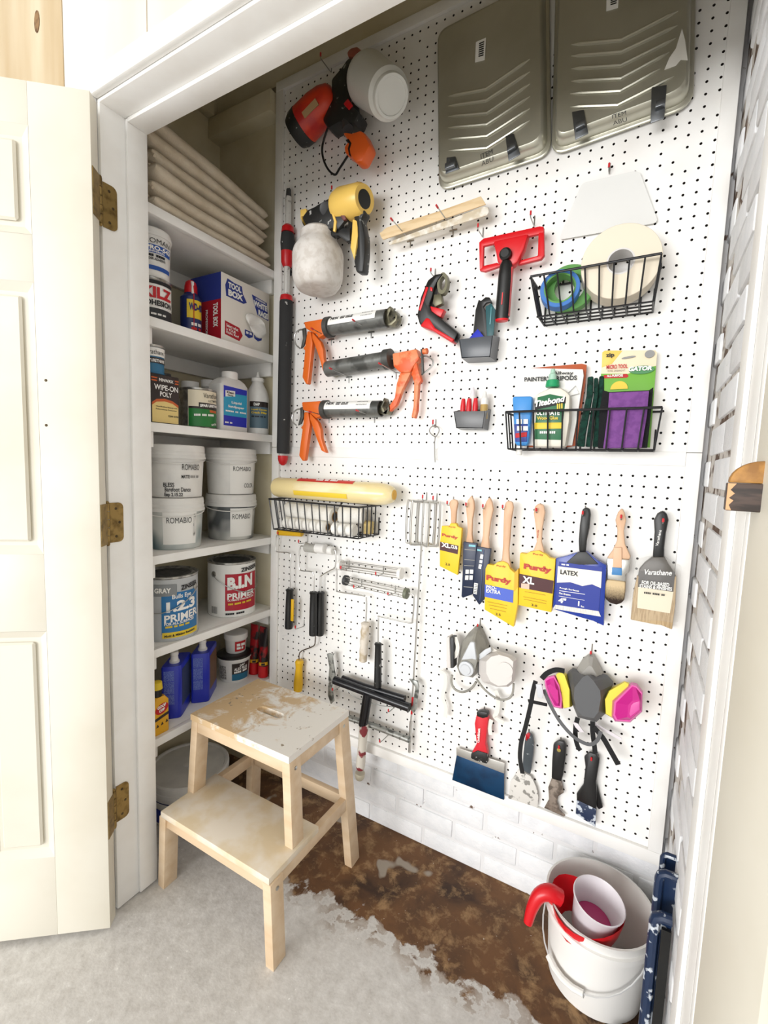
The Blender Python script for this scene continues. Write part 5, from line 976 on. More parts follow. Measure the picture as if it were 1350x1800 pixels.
for p, lb in (((36.32,-0,67.86), 'left clip holding the tape basket'), ((42.89,0,67.86), 'right clip holding the tape basket'), ((34.39,0,54.6), 'left clip holding the glue basket'), ((43.91,0,54.67), 'right clip holding the glue basket'), ((9.9,0,43.46), 'clip holding the roller cover basket')):
    t = thing('basket_clip', lb, 'clip', (p[0], 0, p[2]), 'black basket clips'); MB().tube([V3(p)+V3((0, -.05, .6)), V3(p)+V3((0, -.1, 0)), V3(p)+V3((0, -.3, -.1)), V3(p)+V3((0, -.3, .25))], .09, 6).build('wire', BW, t)
# tape rolls: axis towards the room
def roll(lab, c, ax, ro, ri, wd, m, core=None, cat='tape roll', name='tape_roll'):
    t = thing(name, lab, cat, V3(c)-V3((0, 0, ro)), 'tape rolls in the basket')
    MB().lathe(V3(c), ax, [(0, ri), (0, ro-.04), (.04, ro), (wd-.04, ro), (wd, ro-.04), (wd, ri), (0, ri)], 48, cap=False).build('tape', m, t)
    MB().lathe(V3(c), ax, [(-.02, ri-.12), (-.02, ri+.02), (wd+.02, ri+.02), (wd+.02, ri-.12), (-.02, ri-.12)], 36, cap=False).build('core', core or WHT, t)
    return t
MASK = mat('cream_masking_tape', 'ebdfca', .6); GRT = mat('green_masking_tape', '5f9a4f', .55); BLT = mat('blue_masking_tape', '3f77c0', .5)
roll('large cream masking tape roll standing in the wire basket', V3((41.6,-2.7,68.12))-V3((.1, -1, .04)).normalized()*2.0, (.1, -1, .04), 3.3, 1.15, 2.0, MASK, mat('white_core', 'dcd9d6', .5))
roll('green masking tape roll at the back of the basket', V3((37.23,-1.8,66.83))-V3((.1, -1, .1)).normalized()*.9, (.1, -1, .1), 2.25, 1.5, .9, GRT, GRT)
roll('blue masking tape roll in front of the green one', V3((36.56,-3,66.47))-V3((.1, -1, .1)).normalized()*1.1, (.1, -1, .1), 1.8, 1.42, 1.1, BLT, GRT)
MB().tube([(37.73,-0.9,69.88), (37.88,-0.9,69.16)], .12, 6)
# contents of the glue basket
t = thing('sealant_tube', 'blue squeeze tube with white cap pointing down at the basket left end', 'tube', (33.57,-2,50.62))
TB = mat('bright_blue_tube', '3f8fd6', .35); TN = mat('navy_tube_print', '22388f', .4)
plate([(32.47,-2.4,56.61),(34.51,-2.4,56.56),(34.52,-2.4,54.27),(34.42,-2.4,51.96),(34.31,-2.4,51.57),(33.2,-2.4,51.56),(32.99,-2.4,51.96),(32.74,-2.4,54.31)], .9, TB, t, 'tube', .25); plate([(32.86,-2.45,53.76),(34.25,-2.45,53.74),(34.29,-2.45,51.96),(33.11,-2.45,51.96)], .2, TN, t, 'lower_print', .05); plate([(33.09,-2.5,52.82),(34.24,-2.5,52.94),(34.24,-2.5,52.49),(33.12,-2.5,52.35)], .25, RINK, t, 'red_band', .02)
MB().lathe(V3((33.48,-2,51.56)), (0, 0, -1), [(0, .32), (.9, .28), (.95, .2)], 16).build('cap', WHT, t); text('---- ---', (33.17,-2.6,53.77), (34.31,-2.6,53.76), (33.14,-2.6,54.23), WINK, t, bold=.02); text('--- ---', (33.27,-2.6,53.08), (34.36,-2.6,53.07), (33.24,-2.6,53.54), WINK, t, bold=.03)
t = thing('wood_glue_bottle', 'cream wood glue bottle with green label and green nozzle cap', 'bottle', (36.41,-2,51.24))
GLUE = mat('cream_glue_bottle', 'e7e2d4', .4); GLB = mat('deep_green_label', '14663c', .4); GRC = mat('green_cap', '1f9a63', .35)
plate([(34.75,-2.7,56.59),(35.57,-2.7,56.98),(36.22,-2.7,57.25),(37.22,-2.7,57.2),(37.72,-2.7,56.87),(38.17,-2.7,56.43),(38.28,-2.7,53.99),(38.07,-2.7,51.45),(34.82,-2.7,51.42),(34.82,-2.7,54.06)], 1.5, GLUE, t, 'body', .35)
plate([(35.11,-2.74,56.34),(36.28,-2.74,56.6),(37.77,-2.74,56.23),(37.6,-2.74,52.13),(35,-2.74,52.21),(35.08,-2.74,54.22)], .1, GLB, t, 'label', .03); plate([(34.9,-2.76,53.84),(37.59,-2.76,53.83),(37.59,-2.76,53.24),(34.91,-2.76,53.21)], .1, YEL, t, 'label_band', .02)
plate([(34.85,-2.76,55.71),(37.77,-2.76,56.27),(37.78,-2.76,55.65),(34.94,-2.76,55.1)], .1, INK, t, 'name_plate', .02)
for body, x0, x1, yb_, yt, mm in (('Titebond', 516, 688, 408, 370, WINK), ('III', 640, 672, 415, 390, YEL), ('ULTIMATE', 525, 655, 452, 428, WINK), ('Wood Glue', 530, 648, 475, 455, YEL), ('---- ---', 545, 630, 558, 545, WINK), ('FL OZ', 540, 600, 582, 570, WINK)):
    pass
def wt(body, d, x0, y0, x1, y1, h, K, m, t, bold=.03): pass
text('Titebond', (34.94,-2.9,55.34), (37.77,-2.9,55.79), (34.9,-2.9,55.95), WINK, t, bold=.04, shear=.2); text('III', (37.06,-2.9,55.11), (37.58,-2.9,55.15), (37.02,-2.9,55.6), YEL, t, bold=.03); text('ULTIMATE', (35.16,-2.9,54.55), (37.36,-2.9,54.5), (35.13,-2.9,55), WINK, t, bold=.03); text('Wood Glue', (35.24,-2.9,54.1), (37.23,-2.9,54.09), (35.22,-2.9,54.44), YEL, t, bold=.02); text('---- ---', (35.6,-2.9,52.76), (37.06,-2.9,52.75), (35.59,-2.9,52.98), WINK, t)
MB().lathe(V3((36.33,-2,57.36)), (0, 0, 1), [(0, .62), (.1, .68), (.65, .6), (.75, .35)], 20).build('cap', GRC, t); MB().lathe(V3((36.28,-2,58.02)), (0, 0, 1), [(0, .42), (.6, .36), (.7, .24), (1.1, .2), (1.15, .1)], 16).build('nozzle', mat('pale_green_nozzle', 'a9cdb9', .35), t)
t = thing('tripod_package', "white card package lettered PAINTER'S TRIPODS behind the glue bottle", 'package', (36.49,-0.9,51.3)); ORC = mat('rust_orange_card', 'b5552c', .5)
plate([(33.44,-0.8,59.65),(38.73,-0.8,59.72),(39.19,-0.8,59.57),(39.19,-0.8,57.78),(39.03,-0.8,55.56),(38.81,-0.8,51.73),(37.99,-0.8,51.55),(34.14,-0.8,51.51)], .1, ORC, t, 'backing_card', .02); plate([(33.1,-1.3,59.62),(38.92,-1.3,59.07),(39.04,-1.3,58.47),(38.76,-1.3,54.48),(38.46,-1.3,51.7),(33.33,-1.3,51.66),(32.81,-1.3,56.98)], .35, LABW, t, 'carton', .04)
text("PAINTER'S TRIPODS", (33.43,-1.45,58.17), (38.48,-1.45,58.04), (33.4,-1.45,58.63), INK, t, bold=.03); text('Allway', (36.2,-1.45,58.62), (38.13,-1.45,58.5), (36.18,-1.45,59.02), INK, t, bold=.02)
for a, b in (((990, 700), (1012, 678)), ((1012, 678), (1018, 690)), ((990, 700), (1018, 690))): pass
MB().tube([(37.34,-1.5,56.33), (38.42,-1.5,57.49), (38.79,-1.5,56.71), (37.34,-1.5,56.33)], .03, 4).build('line_drawing', GINK, t)
PADG = mat('dark_green_scouring_pad', '123f33', .95, bump=.8, bscale=10, col2='0c2b24', nscale=3)
for k, P in enumerate(([(39.47,-1.9,58.21),(39.98,-1.9,58.25),(40.06,-1.9,56.55),(39.68,-1.9,52.7),(39.68,-1.9,51.54),(38.95,-1.9,51.59),(39.13,-1.9,53.72),(39.49,-1.9,56.41)], [(40,-1.5,58.15),(40.37,-1.5,58.16),(40.5,-1.5,56.43),(40.33,-1.5,54.08),(40.27,-1.5,51.57),(39.71,-1.5,51.56),(39.82,-1.5,53.41),(40.08,-1.5,56.44)], [(40.42,-1.1,58.37),(40.83,-1.1,58.37),(41.07,-1.1,55.12),(40.94,-1.1,51.6),(40.31,-1.1,51.59),(40.37,-1.1,55.14)])):
    t = thing('scouring_pad', ('leftmost', 'middle', 'rightmost')[k]+' of three dark green scouring pads in the glue basket', 'scouring pad', (P[0][0], P[0][1], P[-1][2]), 'green scouring pads'); plate(P, .5, PADG, t, 'pad', .12)
t = thing('sanding_kit', 'yellow and green carded sanding kit at the right end of the basket', 'package', (43.22,-0.8,51.38))
CRD = mat('cream_card', 'ecdfc0', .5); CRG = mat('lime_green_card', '6fae3a', .5); CRY = mat('yellow_corner', 'e8c75c', .5)
plate([(40.5,-0.9,60.61),(40.72,-0.9,60.78),(44.94,-0.9,60.43),(45.11,-0.9,60.21),(45.21,-0.9,51.58),(40.93,-0.9,51.54),(40.6,-0.9,57.18)], .1, CRD, t, 'card', .02)
plate([(40.54,-0.92,58.61),(42.86,-0.92,58.45),(44,-0.92,58.78),(45.12,-0.92,59.02),(45.21,-0.92,51.58),(40.93,-0.92,51.54)], .1, CRG, t, 'card_green', .02); plate([(40.5,-0.93,60.61),(40.72,-0.93,60.77),(42.25,-0.93,60.63),(41.43,-0.93,59.46),(40.58,-0.93,59.19)], .1, CRY, t, 'card_corner', .02)
plate([(40.81,-0.94,58.47),(42.79,-0.94,58.44),(42.95,-0.94,58.23),(42.81,-0.94,58.08),(40.81,-0.94,58.14)], .1, RINK, t, 'red_banner', .02)
MB().prism(ell(V3((43.98,-1.05,58.71)), (1, 0, 0), (0, 0, 1), 1.05, .38, 24), (0, .1, 0)).build('logo_oval', GRN, t); text('GATOR', (42.92,-1.1,58.62), (44.82,-1.1,58.59), (42.89,-1.1,59.04), WINK, t, bold=.05, shear=.2)
text('zip', (40.88,-1.05,59.99), (41.61,-1.05,59.98), (40.84,-1.05,60.47), INK, t, bold=.03); text('MICRO TOOL', (41,-1.05,58.97), (42.8,-1.05,58.95), (40.98,-1.05,59.35), RINK, t, bold=.03); text('DETAIL SANDING KIT', (41.12,-1.05,58.7), (42.63,-1.05,58.67), (41.11,-1.05,58.86), INK, t); text('ALL-PURPOSE', (41.11,-1.1,58.21), (42.48,-1.1,58.18), (41.1,-1.1,58.43), WINK, t, bold=.03)
MB().prism(ell(V3((44.52,-1.05,60.1)), (1, 0, 0), (0, 0, 1), .4, .35, 18), (0, .1, 0)).build('seal', GINK, t); MB().prism(arc(V3((42.22,-1.05,57.04)), (1, 0, 0), (0, 0, 1), .75, 0, 180, 10), (0, .1, 0)).build('yellow_disc', YEL, t)
MB().prism(ell(V3((42.81,-1.02,59.94)), (1, 0, .1), (0, 0, 1), .6, .1, 12), (0, .05, 0)).build('hang_slot', GINK, t)
PUR = mat('purple_abrasive', '7d4a8f', .9, col2='704083', nscale=2); BKS = mat('black_sponge', '17171a', .95, bump=.6, bscale=10)
t = thing('sanding_sponge', 'purple-faced sanding sponge with black edges standing in the basket', 'sanding sponge', (43.51,-2,51.33)); plate([(40.95,-2.2,56.83),(41.49,-2.2,56.64),(44.74,-2.2,56.64),(45.06,-2.2,56.9),(45.06,-2.2,55.18),(45,-2.2,51.51),(40.89,-2.2,51.42),(40.78,-2.2,54.99)], 1.0, BKS, t, 'foam', .06); plate([(41.54,-2.8,56.48),(44.75,-2.8,56.48),(44.75,-2.8,54.33),(44.56,-2.8,51.47),(41.4,-2.8,51.37),(41.55,-2.8,54.41)], .6, PUR, t, 'abrasive_face', .05)
# ------------------------------------------------------------------ paint can opener
t = thing('can_opener', 'thin steel can opener with a loop end above the wire mixer', 'can opener', (23.33,-0.4,49.71)); MB().tube(smoothpath([(23.34,-0.6,52.61), (22.82,-0.6,52.94), (22.58,-0.6,53.34), (22.78,-0.6,53.73), (23.21,-0.6,53.86), (23.65,-0.6,53.72), (23.81,-0.6,53.33), (23.62,-0.6,52.87), (23.35,-0.6,52.54)], 3)+[V3((23.31,-0.6,51.82)), V3((23.43,-0.6,50.17)), V3((23.49,-0.6,49.64))], .07, 6).build('wire', STEEL, t)
hook((23.1,0,53.78), 'hook holding the can opener', .8, .5)

# ------------------------------------------------------------------ roller covers and foam roll
NAP = mat('white_roller_nap', 'eeebe4', .95, bump=.7, bscale=12); WRAP = mat('clear_wrapped_yellow_foam', 'e8d49c', .18, col2='efe2bb', nscale=.5, stretch=(.3, 1, 1))
def cyl(name, lab, a, b, r, m, cat, group=None, hole=None, end=None):
    a, b = V3(a), V3(b); L = (b-a).length
    t = thing(name, lab, cat, ((a.x+b.x)/2, (a.y+b.y)/2, min(a.z, b.z)-r), group)
    MB().lathe(a, b-a, [(0, r*.8), (.12, r), (L-.12, r), (L, r*.8)], 28).build('nap', m, t)
    if hole: MB().lathe(a, b-a, [(L-.3, r*.62), (L+.03, r*.62), (L+.03, r*.5), (L-.3, r*.5)], 20, cap=False).build('core', hole, t); MB().lathe(a, b-a, [(L-.05, r*.5), (L+.01, r*.5)], 20).build('core_hole', BRN, t)
    return t
KR = mat('brown_core', 'b08a5c', .7)
cyl('roller_cover', 'long white roller cover at the back left of the roller basket', (2.7, -2.4, 42.6), (10.6, -2.4, 42.3), 1.12, NAP, 'roller cover', 'roller covers in the basket', KR)
cyl('roller_cover', 'white roller cover lying low at the left of the roller basket', (3.4, -3.7, 41.05), (10.5, -3.7, 41.05), .75, NAP, 'roller cover', 'roller covers in the basket', KR)
cyl('roller_cover', 'white roller cover at the right end of the roller basket', (11.9, -3.3, 42.7), (14.9, -2.2, 42.8), 1.05, NAP, 'roller cover', 'roller covers in the basket')
cyl('roller_cover', 'small white roller cover at the front right of the roller basket', (11.5, -3.9, 41.05), (14.8, -3.9, 41.05), .75, NAP, 'roller cover', 'roller covers in the basket')
cyl('foam_roller', 'tan foam roller standing in the right back corner of the basket', (14.9, -1.2, 40.4), (14.9, -1.2, 42.0), .75, mat('tan_foam', 'd9c184', .9), 'foam roller')
a, b = V3((1.09,-3.2,45.66)), V3((19.28,-2.6,45.65)); L = (b-a).length; ax = (b-a)/L
t = thing('foam_roll_pack', 'pale yellow roll in clear wrap with red label lying on the basket', 'roll', ((a.x+b.x)/2, -3, a.z-1.4))
MB().lathe(a, ax, [(0, .9), (.2, 1.2), (.7, 1.35), (L-2.2, 1.38), (L-1.0, 1.25), (L-.2, .95), (L, .7)], 32).build('wrapped_roll', WRAP, t); MB().lathe(a, ax, [(L-.1, .62), (L+.06, .58), (L+.07, .1)], 20).build('foam_end', mat('orange_foam_end', 'e0ae4e', .8), t)
u = (V3((0, 0, 1))-ax*ax.z).normalized(); w = ax.cross(u); w = w if w.y < 0 else -w
def strip(s0, s1, g0, g1, m, name, R=1.42):
    vs = [a+ax*s_+(w*math.cos(math.radians(g))+u*math.sin(math.radians(g)))*R for s_ in (s0, s1) for g in [g0+(g1-g0)*k/5 for k in range(6)]]
    return MB().add(vs, [(k, k+1, 7+k, 6+k) for k in range(5)]).build(name, m, t, fixn=False)
strip(L*.24, L*.71, 48, 82, mat('red_paper_label', 'd33a30', .4), 'red_label'); strip(L*.23, L*.68, -34, -8, mat('yellow_paper_label', 'e7c53b', .4), 'yellow_label')
def ons(s_, g): return a+ax*s_+(w*math.cos(math.radians(g))+u*math.sin(math.radians(g)))*1.47
text('---- -- ----', ons(L*.4, 58), ons(L*.58, 58), ons(L*.4, 70), WINK, t, bold=.03, off=0)
# ------------------------------------------------------------------ roller frames
WIRE = mat('plated_roller_wire', 'c9c8c4', .28, .85); GRIPB = mat('splattered_black_grip', '191a1b', .45, col2='a9aaa8', nscale=1.3, lo=.66, hi=.7, detail=6)
def frame(lab, wire, grip, gm, r0=.5, prof=None, cage=None, name='paint_roller', inlay=None, wr=.1, wm=None):
    g0, g1 = V3(grip[0]), V3(grip[1]); L = (g1-g0).length
    t = thing(name, lab, 'paint roller', g1, 'paint rollers on the lower board')
    MB().tube(smoothpath(wire, 4), wr, 8).build('wire_frame', wm or WIRE, t)
    MB().lathe(g0, g1-g0, prof or [(0, r0*.75), (.15, r0*1.1), (.4, r0*.9), (L*.45, r0), (L-.3, r0*1.05), (L-.05, r0), (L, r0*.8)], 18).build('grip', gm, t)
    if inlay: MB().bar(inlay[0], inlay[1], .25, .5, (0, 1, 0)).build('grip_inlay', YELP, t, bevel=.12)
    for k in (cage or []):
        if k[0] == 'cyl': MB().lathe(k[1], V3(k[2])-V3(k[1]), [(0, k[3]*.85), (.08, k[3]), ((V3(k[2])-V3(k[1])).length-.08, k[3]), ((V3(k[2])-V3(k[1])).length, k[3]*.85)], 22).build(k[5], k[4], t)
        else:
            A, B, R = V3(k[1]), V3(k[2]), k[3]; a_, u_, w_ = orth(B-A)
            for q in range(5):
                g = 2*math.pi*q/5+.3; o = (u_*math.cos(g)+w_*math.sin(g))*R; MB().tube([A+o, B+o], .05, 6).build('cage_wire', WIRE, t)
            for e, f in ((A, k[4]), (B, k[5])): MB().lathe(e-a_*.25, a_, [(0, R*.5), (.05, R*1.15), (.45, R*1.15), (.5, R*.5)], 20).build('cage_end', f, t)
            MB().tube([A, B], .07, 6).build('axle', WIRE, t)
    return t
YELP = mat('yellow_grip_plastic', 'e6b51c', .4)
frame('mini roller frame with yellow roller and black and yellow handle', [(0.03,-1.2,38.88),(-0.46,-1.2,38.35),(-0.5,-1.2,36.44),(0.07,-1.2,36.23),(1.79,-1.2,36.34),(2.28,-1.2,35.93),(2.26,-1.2,34.15),(2.25,-1.2,31.11)], ((2.21,-1.2,31.16), (2.12,-1.2,25.29)), GRIPB, .55,
      cage=[('cyl', (0.16,-1.5,39.09), (4.51,-1.5,39.37), .42, YELP, 'mini_roller')], inlay=((3.28,-1.8,29.99), (3.24,-1.8,26.78)), wr=.08)
for x in (500, 508):
    pass
frame('roller frame with clear cage and splattered black handle', [(5.16,-1.6,37.54),(4.31,-1.6,37.44),(4.18,-1.6,34.67),(4.71,-1.6,34.23),(6.26,-1.6,34.32),(6.72,-1.6,33.94),(6.83,-1.6,31.4)], ((6.97,-1.8,31.67), (7.02,-1.8,25.52)), GRIPB, .55,
      cage=[('cyl', (5.23,-1.6,37.56), (7.19,-1.6,37.56), .62, mat('smoky_clear_plastic', 'b9b7b0', .2, .1), 'clear_sleeve'), ('cyl', (7.09,-1.6,37.7), (8.62,-1.6,37.73), .68, WHT, 'end_cap')], wr=.09)
frame('roller frame with white end cap and black handle behind its neighbour', [(8.73,-0.9,37.69),(9.6,-0.9,37.62),(9.83,-0.9,37.11),(9.8,-0.9,35.33),(9.04,-0.9,34.78),(7.57,-0.9,33.84),(7.42,-0.9,33.36),(7.45,-0.9,31.35)], ((7.44,-0.9,31.55), (7.46,-0.9,25.34)), BLACK, .55,
      cage=[('cyl', (7.91,-0.9,37.47), (9.42,-0.9,37.5), .6, WHT, 'end_cap')], wr=.09)
frame('small roller frame with a bright yellow handle below the black ones', [(6.73,-0.9,25.45),(6.65,-0.9,23.92),(5.98,-0.9,23.29),(4,-0.9,22.06),(3.99,-0.9,20.22)], ((4.04,-1,21.01), (3.84,-1,16.02)), YELP, .5, prof=[(0, .45), (.3, .62), (1.2, .5), (2.0, .55), (3.5, .68), (4.6, .62), (4.7, .4)], wr=.08, wm=mat('dark_wire', '6b5f55', .4, .7))
frame('nine-inch roller frame with a wavy beige handle', [(10.76,-1.4,35.73),(10.45,-1.4,35.33),(10.49,-1.4,32.6),(10.93,-1.4,32.22),(14.65,-1.4,32.33),(15.16,-1.4,31.9),(15.22,-1.4,28.81)], ((15.17,-1.4,28.9), (14.91,-1.4,22.96)), mat('dirty_beige_grip', 'd8cfc2', .6, col2='b9a98f', nscale=.8), .5,
      prof=[(0, .4), (.15, .62), (.6, .5), (1.3, .6), (1.9, .5), (2.6, .6), (3.2, .5), (3.9, .58), (4.6, .5), (5.2, .52), (5.3, .4)], cage=[('cage', (11.03,-1.4,35.86), (19.91,-1.4,36.02), .62, WHT, WHT)])
frame('nine-inch roller frame with a slim black handle', [(21.22,-1.7,33.85),(21.81,-1.7,33.78),(22.04,-1.7,33.18),(21.95,-1.7,30.74),(21.48,-1.7,30.22),(17.48,-1.7,30.19),(17.23,-1.7,29.81),(17.29,-1.7,26.67)], ((17.3,-1.7,26.74), (17.45,-1.7,20.92)), GRIPB, .46, cage=[('cage', (12.11,-1.7,34.02), (20.95,-1.7,33.76), .58, DGREY, mat('green_grey_end', '6f7361', .5))])
for p, lb in (((4.32,-0,37.97), 'hook through the clear roller cage'), ((11.46,0,35.3), 'left hook holding the upper nine-inch cage'), ((16.74,0,35.29), 'right hook holding the upper nine-inch cage'), ((13.53,0,33.13), 'left hook holding the lower nine-inch cage'), ((18.58,0,33.06), 'right hook holding the lower nine-inch cage'), ((0.53,0,38.72), 'hook holding the yellow mini roller'), ((3.99,0,25.75), 'hook left of the black roller handles')): hook(p, lb, 1.9, .3)
# ------------------------------------------------------------------ drill paint mixer
t = thing('paint_mixer', 'chrome wire cage paint mixer with a long shaft hanging down', 'paint mixer', (21.89,-0.8,13.15))
c_ = V3((22.53,-1.2,44.98)); ce = V3((22.47,-1.2,39.88)); hh = (ce-c_)
for lb, ang in (('cage_loop', 0), ('cage_loop', 55), ('cage_loop', 120)):
    d = V3((math.cos(math.radians(ang)), -math.sin(math.radians(ang))*.55, 0)); R = 2.1
    MB().tube(smoothpath([c_-d*.15, c_-d*(R-.5), c_-d*R+hh*.06, c_-d*R+hh*.9, c_-d*(R-.4)+hh, ce, c_+d*(R-.4)+hh, c_+d*R+hh*.9, c_+d*R+hh*.06, c_+d*(R-.5), c_+d*.15], 3), .13, 8).build(lb, WIRE, t)
MB().tube([c_, ce, V3((22.19,-1,27.62)), V3((21.96,-0.9,17.23))], .12, 8).build('shaft', WIRE, t); MB().tube([(21.96,-0.9,17.38), (21.94,-0.9,13.3)], .2, 8).build('hex_end', WIRE, t); MB().tube([(22.07,-0.96,20.64), (22.01,-0.95,18.39)], .14, 8).build('paint_drip', RED, t)
hook((22.34,0,45.12), 'left hook holding the paint mixer', 1.1, .4); hook((23.68,0,45.07), 'right hook holding the paint mixer', 1.1, .4)
# ------------------------------------------------------------------ wide double-arm roller frame
BKG = mat('glossy_black_tube', '14151a', .25); CAKE = mat('paint_caked_handle', 'e0dbd0', .6, col2='8a3038', nscale=.55, lo=.56, hi=.6, detail=6); MTL = mat('splattered_steel', 'a3a5a1', .4, .6, col2='5d5f5c', nscale=1.6, lo=.5, hi=.6)
t = thing('wide_paint_roller', 'wide black T-shaped paint roller with paint-caked handle on the lower board', 'paint roller', (15.94,-1.8,7.55))
MB().tube([(10.92,-2,20.24), (22.19,-2,19.74)], .55, 16).build('crossbar', BKG, t); MB().tube([(11.93,-1.6,20.63), (15.35,-1.6,20.45), (21.33,-1.6,20.48)], .4, 12).build('spring_bar', BKG, t)
MB().tube([(16.28,-2.1,20), (15.94,-2.1,17.45), (15.61,-2,15.43)], [.62, .62, .6], 16).build('stem', BKG, t)
MB().lathe((15.77,-2,15.64), V3((15.19,-1.8,7.42))-V3((15.77,-2,15.64)), [(0, .5), (.2, .62), (3.0, .56), (6.0, .62), (6.5, .5)], 18).build('handle', CAKE, t); MB().lathe((15.29,-1.8,8.58), V3((15.19,-1.8,7.42))-V3((15.29,-1.8,8.58)), [(0, .64), (.5, .66), (.9, .5), (1.0, .2)], 18).build('handle_end', mat('cream_end', 'cfc9b4', .6), t)
plate([(9.24,-1.6,23.35),(9.66,-1.6,23.52),(9.99,-1.6,23.46),(10.41,-1.6,23.7),(10.17,-1.6,23.15),(10.66,-1.6,20.72),(10.52,-1.6,19.83),(9.69,-1.6,19.31),(9.59,-1.6,19.86),(9.71,-1.6,21.61)], .25, MTL, t, 'end_arm', .05); plate([(9.46,-1.4,19.17),(10.38,-1.4,19.71),(9.99,-1.4,18.74),(10.47,-1.4,16.85),(9.98,-1.4,16.27),(9.43,-1.4,17.42)], .25, MTL, t, 'end_arm', .05)
plate([(21.61,-1.4,22.99),(22.16,-1.4,23.07),(22.78,-1.4,23.04),(23.02,-1.4,22.33),(22.81,-1.4,19.42),(22.49,-1.4,18.8),(21.99,-1.4,19.18),(22.31,-1.4,19.8),(22.54,-1.4,22.2)], .25, MTL, t, 'end_arm', .05); MB().tube([(11.83,-1.2,15.13), (17.03,-1.2,15.26), (22.08,-1.2,15.1)], .38, 14).build('roller_core', MTL, t)
MB().tube(smoothpath([(12.84,-1.8,19.3), (14.22,-1.8,18.67), (15.63,-1.8,18.69), (17.93,-1.8,18.67), (20.53,-1.8,19.23)], 4), .05, 6).build('brace_wire', MTL, t)
for p, lb in (((10.97,0,18.84), 'left hook holding the black crossbar'), ((19.53,0,18.49), 'right hook holding the black crossbar'), ((12.16,0,14.34), 'left hook under the wide roller core'), ((18.45,0,14.1), 'right hook under the wide roller core')): hook(p, lb, 2.4, .2)
# ------------------------------------------------------------------ brushes
BEECH = mat('beech_handle', 'dcb695', .5, col2='cfa582', nscale=.7, stretch=(1, 1, .3)); SLV = mat('yellow_brush_sleeve', 'efc526', .45); MAR = mat('maroon_band', '430b10', .5); BLB = mat('periwinkle_band', '4761c4', .5); NAV = mat('navy_sleeve', '10203f', .4); PRED = mat('brand_red', 'b5341f', .5)
def brush(lab, handle, sleeve, sm, hm=None, thick=.55, hd=.5, side=None, name='paint_brush'):
    S = [V3(p) for p in sleeve]; t = thing(name, lab, 'paint brush', min(S, key=lambda p: p.z), 'paint brushes in a row')
    plate(handle, hd, hm or BEECH, t, 'handle', .16); plate(sleeve, thick, sm, t, 'sleeve', .05)
    if side: MB().prism(side, (0, .02, 0)).build('sleeve_side', sm, t)
    return t
def btxt(t, body, p, q, r, m, bold=.04, off=.04): text(body, p, q, r, m, t, bold=bold, off=off)
t = brush('short-handled brush in a yellow sleeve, leftmost of the brush row', [(25.97,-1.6,45.37),(26.32,-1.6,45.58),(26.81,-1.6,45.43),(26.89,-1.6,45.11),(26.76,-1.6,44.19),(26.75,-1.6,42.75),(26.17,-1.6,42.69),(26.07,-1.6,44.13),(25.8,-1.6,45.04)], [(25.17,-1.8,42.42),(26.07,-1.8,42.5),(26.24,-1.8,42.83),(26.9,-1.8,42.86),(27.11,-1.8,42.49),(27.61,-1.8,42.37),(27.53,-1.8,39.44),(27.38,-1.8,36.98),(25.16,-1.8,37.7),(25.03,-1.8,40.31)], SLV)
patch([(25.09,-1.82,40.58),(27.32,-1.82,40.35),(27.28,-1.82,39.39),(25.1,-1.82,39.62)], MAR, t, 'band')
btxt(t, 'Purdy', (25.29,-1.82,41.17), (27.23,-1.82,40.99), (25.27,-1.82,41.6), PRED); btxt(t, 'XL', (25.3,-1.87,40.02), (26.42,-1.87,39.96), (25.27,-1.87,40.55), WINK); btxt(t, 'CUB', (26.48,-1.87,40), (27.24,-1.87,39.92), (26.46,-1.87,40.39), WINK); btxt(t, 'Purdy', (26.07,-1.82,42.3), (26.89,-1.82,42.31), (26.06,-1.82,42.5), PRED, .01); btxt(t, '2.0', (25.87,-1.82,37.96), (26.43,-1.82,37.91), (25.86,-1.82,38.23), INK, .01)
